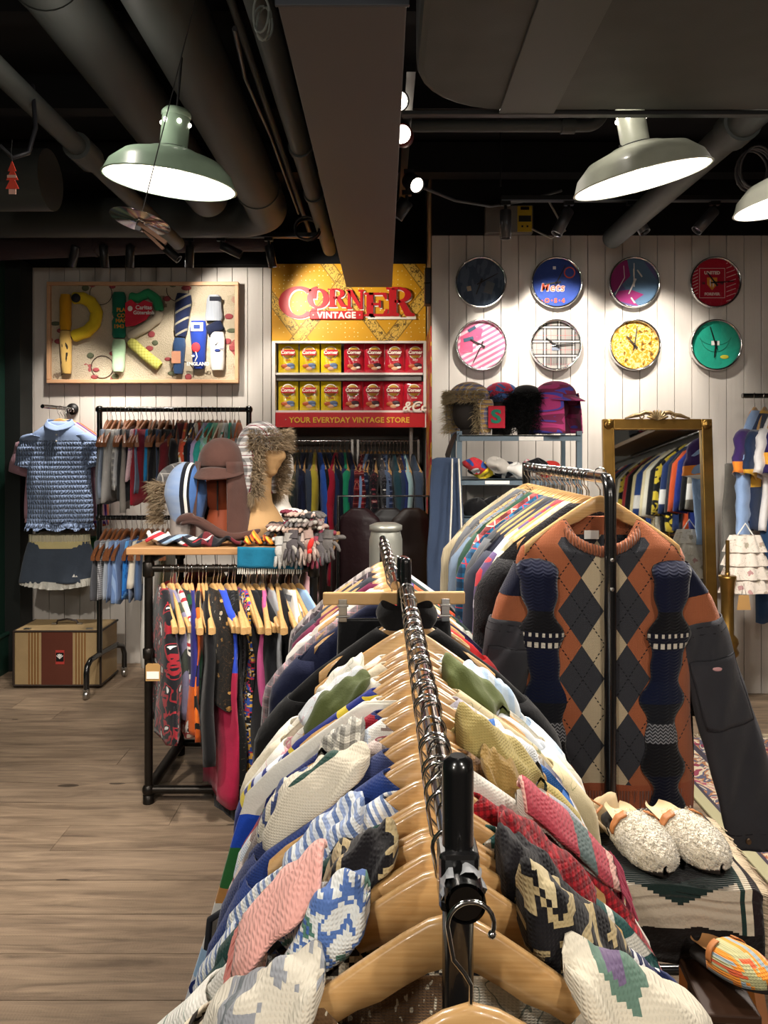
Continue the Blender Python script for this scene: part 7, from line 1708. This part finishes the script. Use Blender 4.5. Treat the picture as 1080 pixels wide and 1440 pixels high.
n1 = g.noise(g.co(), 7, 2); c = g.mix(n1, '#cdbd9c', '#dedad2'); g.bump(g.ma('ADD', g.voro(g.co(), 75)[0], g.noise(g.co(), 200, 2)), .006, 1); FL = g.color(c)
clog((.467, 1.455, zs+.024), R(8), FL, 'cream fleece clog with tan straps, left one of the pair on the kilim mat', .84)
clog((.555, 1.46, zs+.024), R(14), FL, 'cream fleece clog with tan straps, right one of the pair on the kilim mat', .84)
WV = cloth(('blot', ['#8aa0a0', '#c95a34', '#a9a67a', '#d9862a', '#8a9aa0', '#b84a34', '#9aa98a'], 13, .006), 'knit', .006)
clog((.548, 1.24, .655), R(16), WV, 'multicoloured woven clog resting on the lower step at the right edge', .66, False, name='woven_clog', tilt=R(-14))
part(ST_, MB().box((.045, -.185, .62), (.085, .13, .014)).box((.045, -.13, .53), (.06, .014, .18)), 'lower_step', M('dark_walnut', '#3a2416', .5), .003)
# open shoe box / tissue beside the clogs
o = empty('shoe_tissue', 'pale tissue and brown lace loops left of the fleece clogs', 'tissue', (.415, 1.53, zs+.02))
part(o, MB().grid(lambda u, v: ((u-.5)*.10, (v-.5)*.12, .02+.02*sin(6*u+3*v)+.012*sin(11*v)), 16, 14), 'tissue_sheet', M('tissue_tan', '#b09a78', .8)).modifiers.new('thickness', 'SOLIDIFY').thickness = .002
part(o, MB().tube([(-.03, -.06, .04), (-.05, -.02, .05), (-.02, .02, .05), (.01, -.02, .045), (-.03, -.06, .03)], .003, 6), 'lace', M('tan_leather_strap', '#a86a38', .5))

# ------------------------------------------------------------------ each hanger in a row gets its own place in words
for grp, txt, key in (('hangers on the nearest rack', 'pale wooden hanger on the nearest rack, %s from the camera', 1), ('hangers on the second rack', 'pale wooden hanger on the second rack, %s from its near end', 1),
                      ('hangers on the right rack', 'pale wooden hanger on the right rack, %s behind the argyle sweater', 1), ('hangers on the back rail of the pipe rack', 'brown hanger on the back rail of the pipe rack, %s from the left', 0),
                      ('hangers on the pipe rack', 'pale wooden hanger on the front rail of the pipe rack, %s from the left', 0), ('hangers at the right edge', 'wooden hanger among the jerseys at the right edge, %s from the left', 0),
                      ('hangers on the upper wall arm', 'wooden hanger on the upper wall bracket, %s from the front', 1)):
    os_ = sorted([o for o in C.objects if o.get('group') == grp], key=lambda o: o.location[key])
    for i, o in enumerate(os_):
        if i < len(ORD): o['label'] = txt % ORD[i]
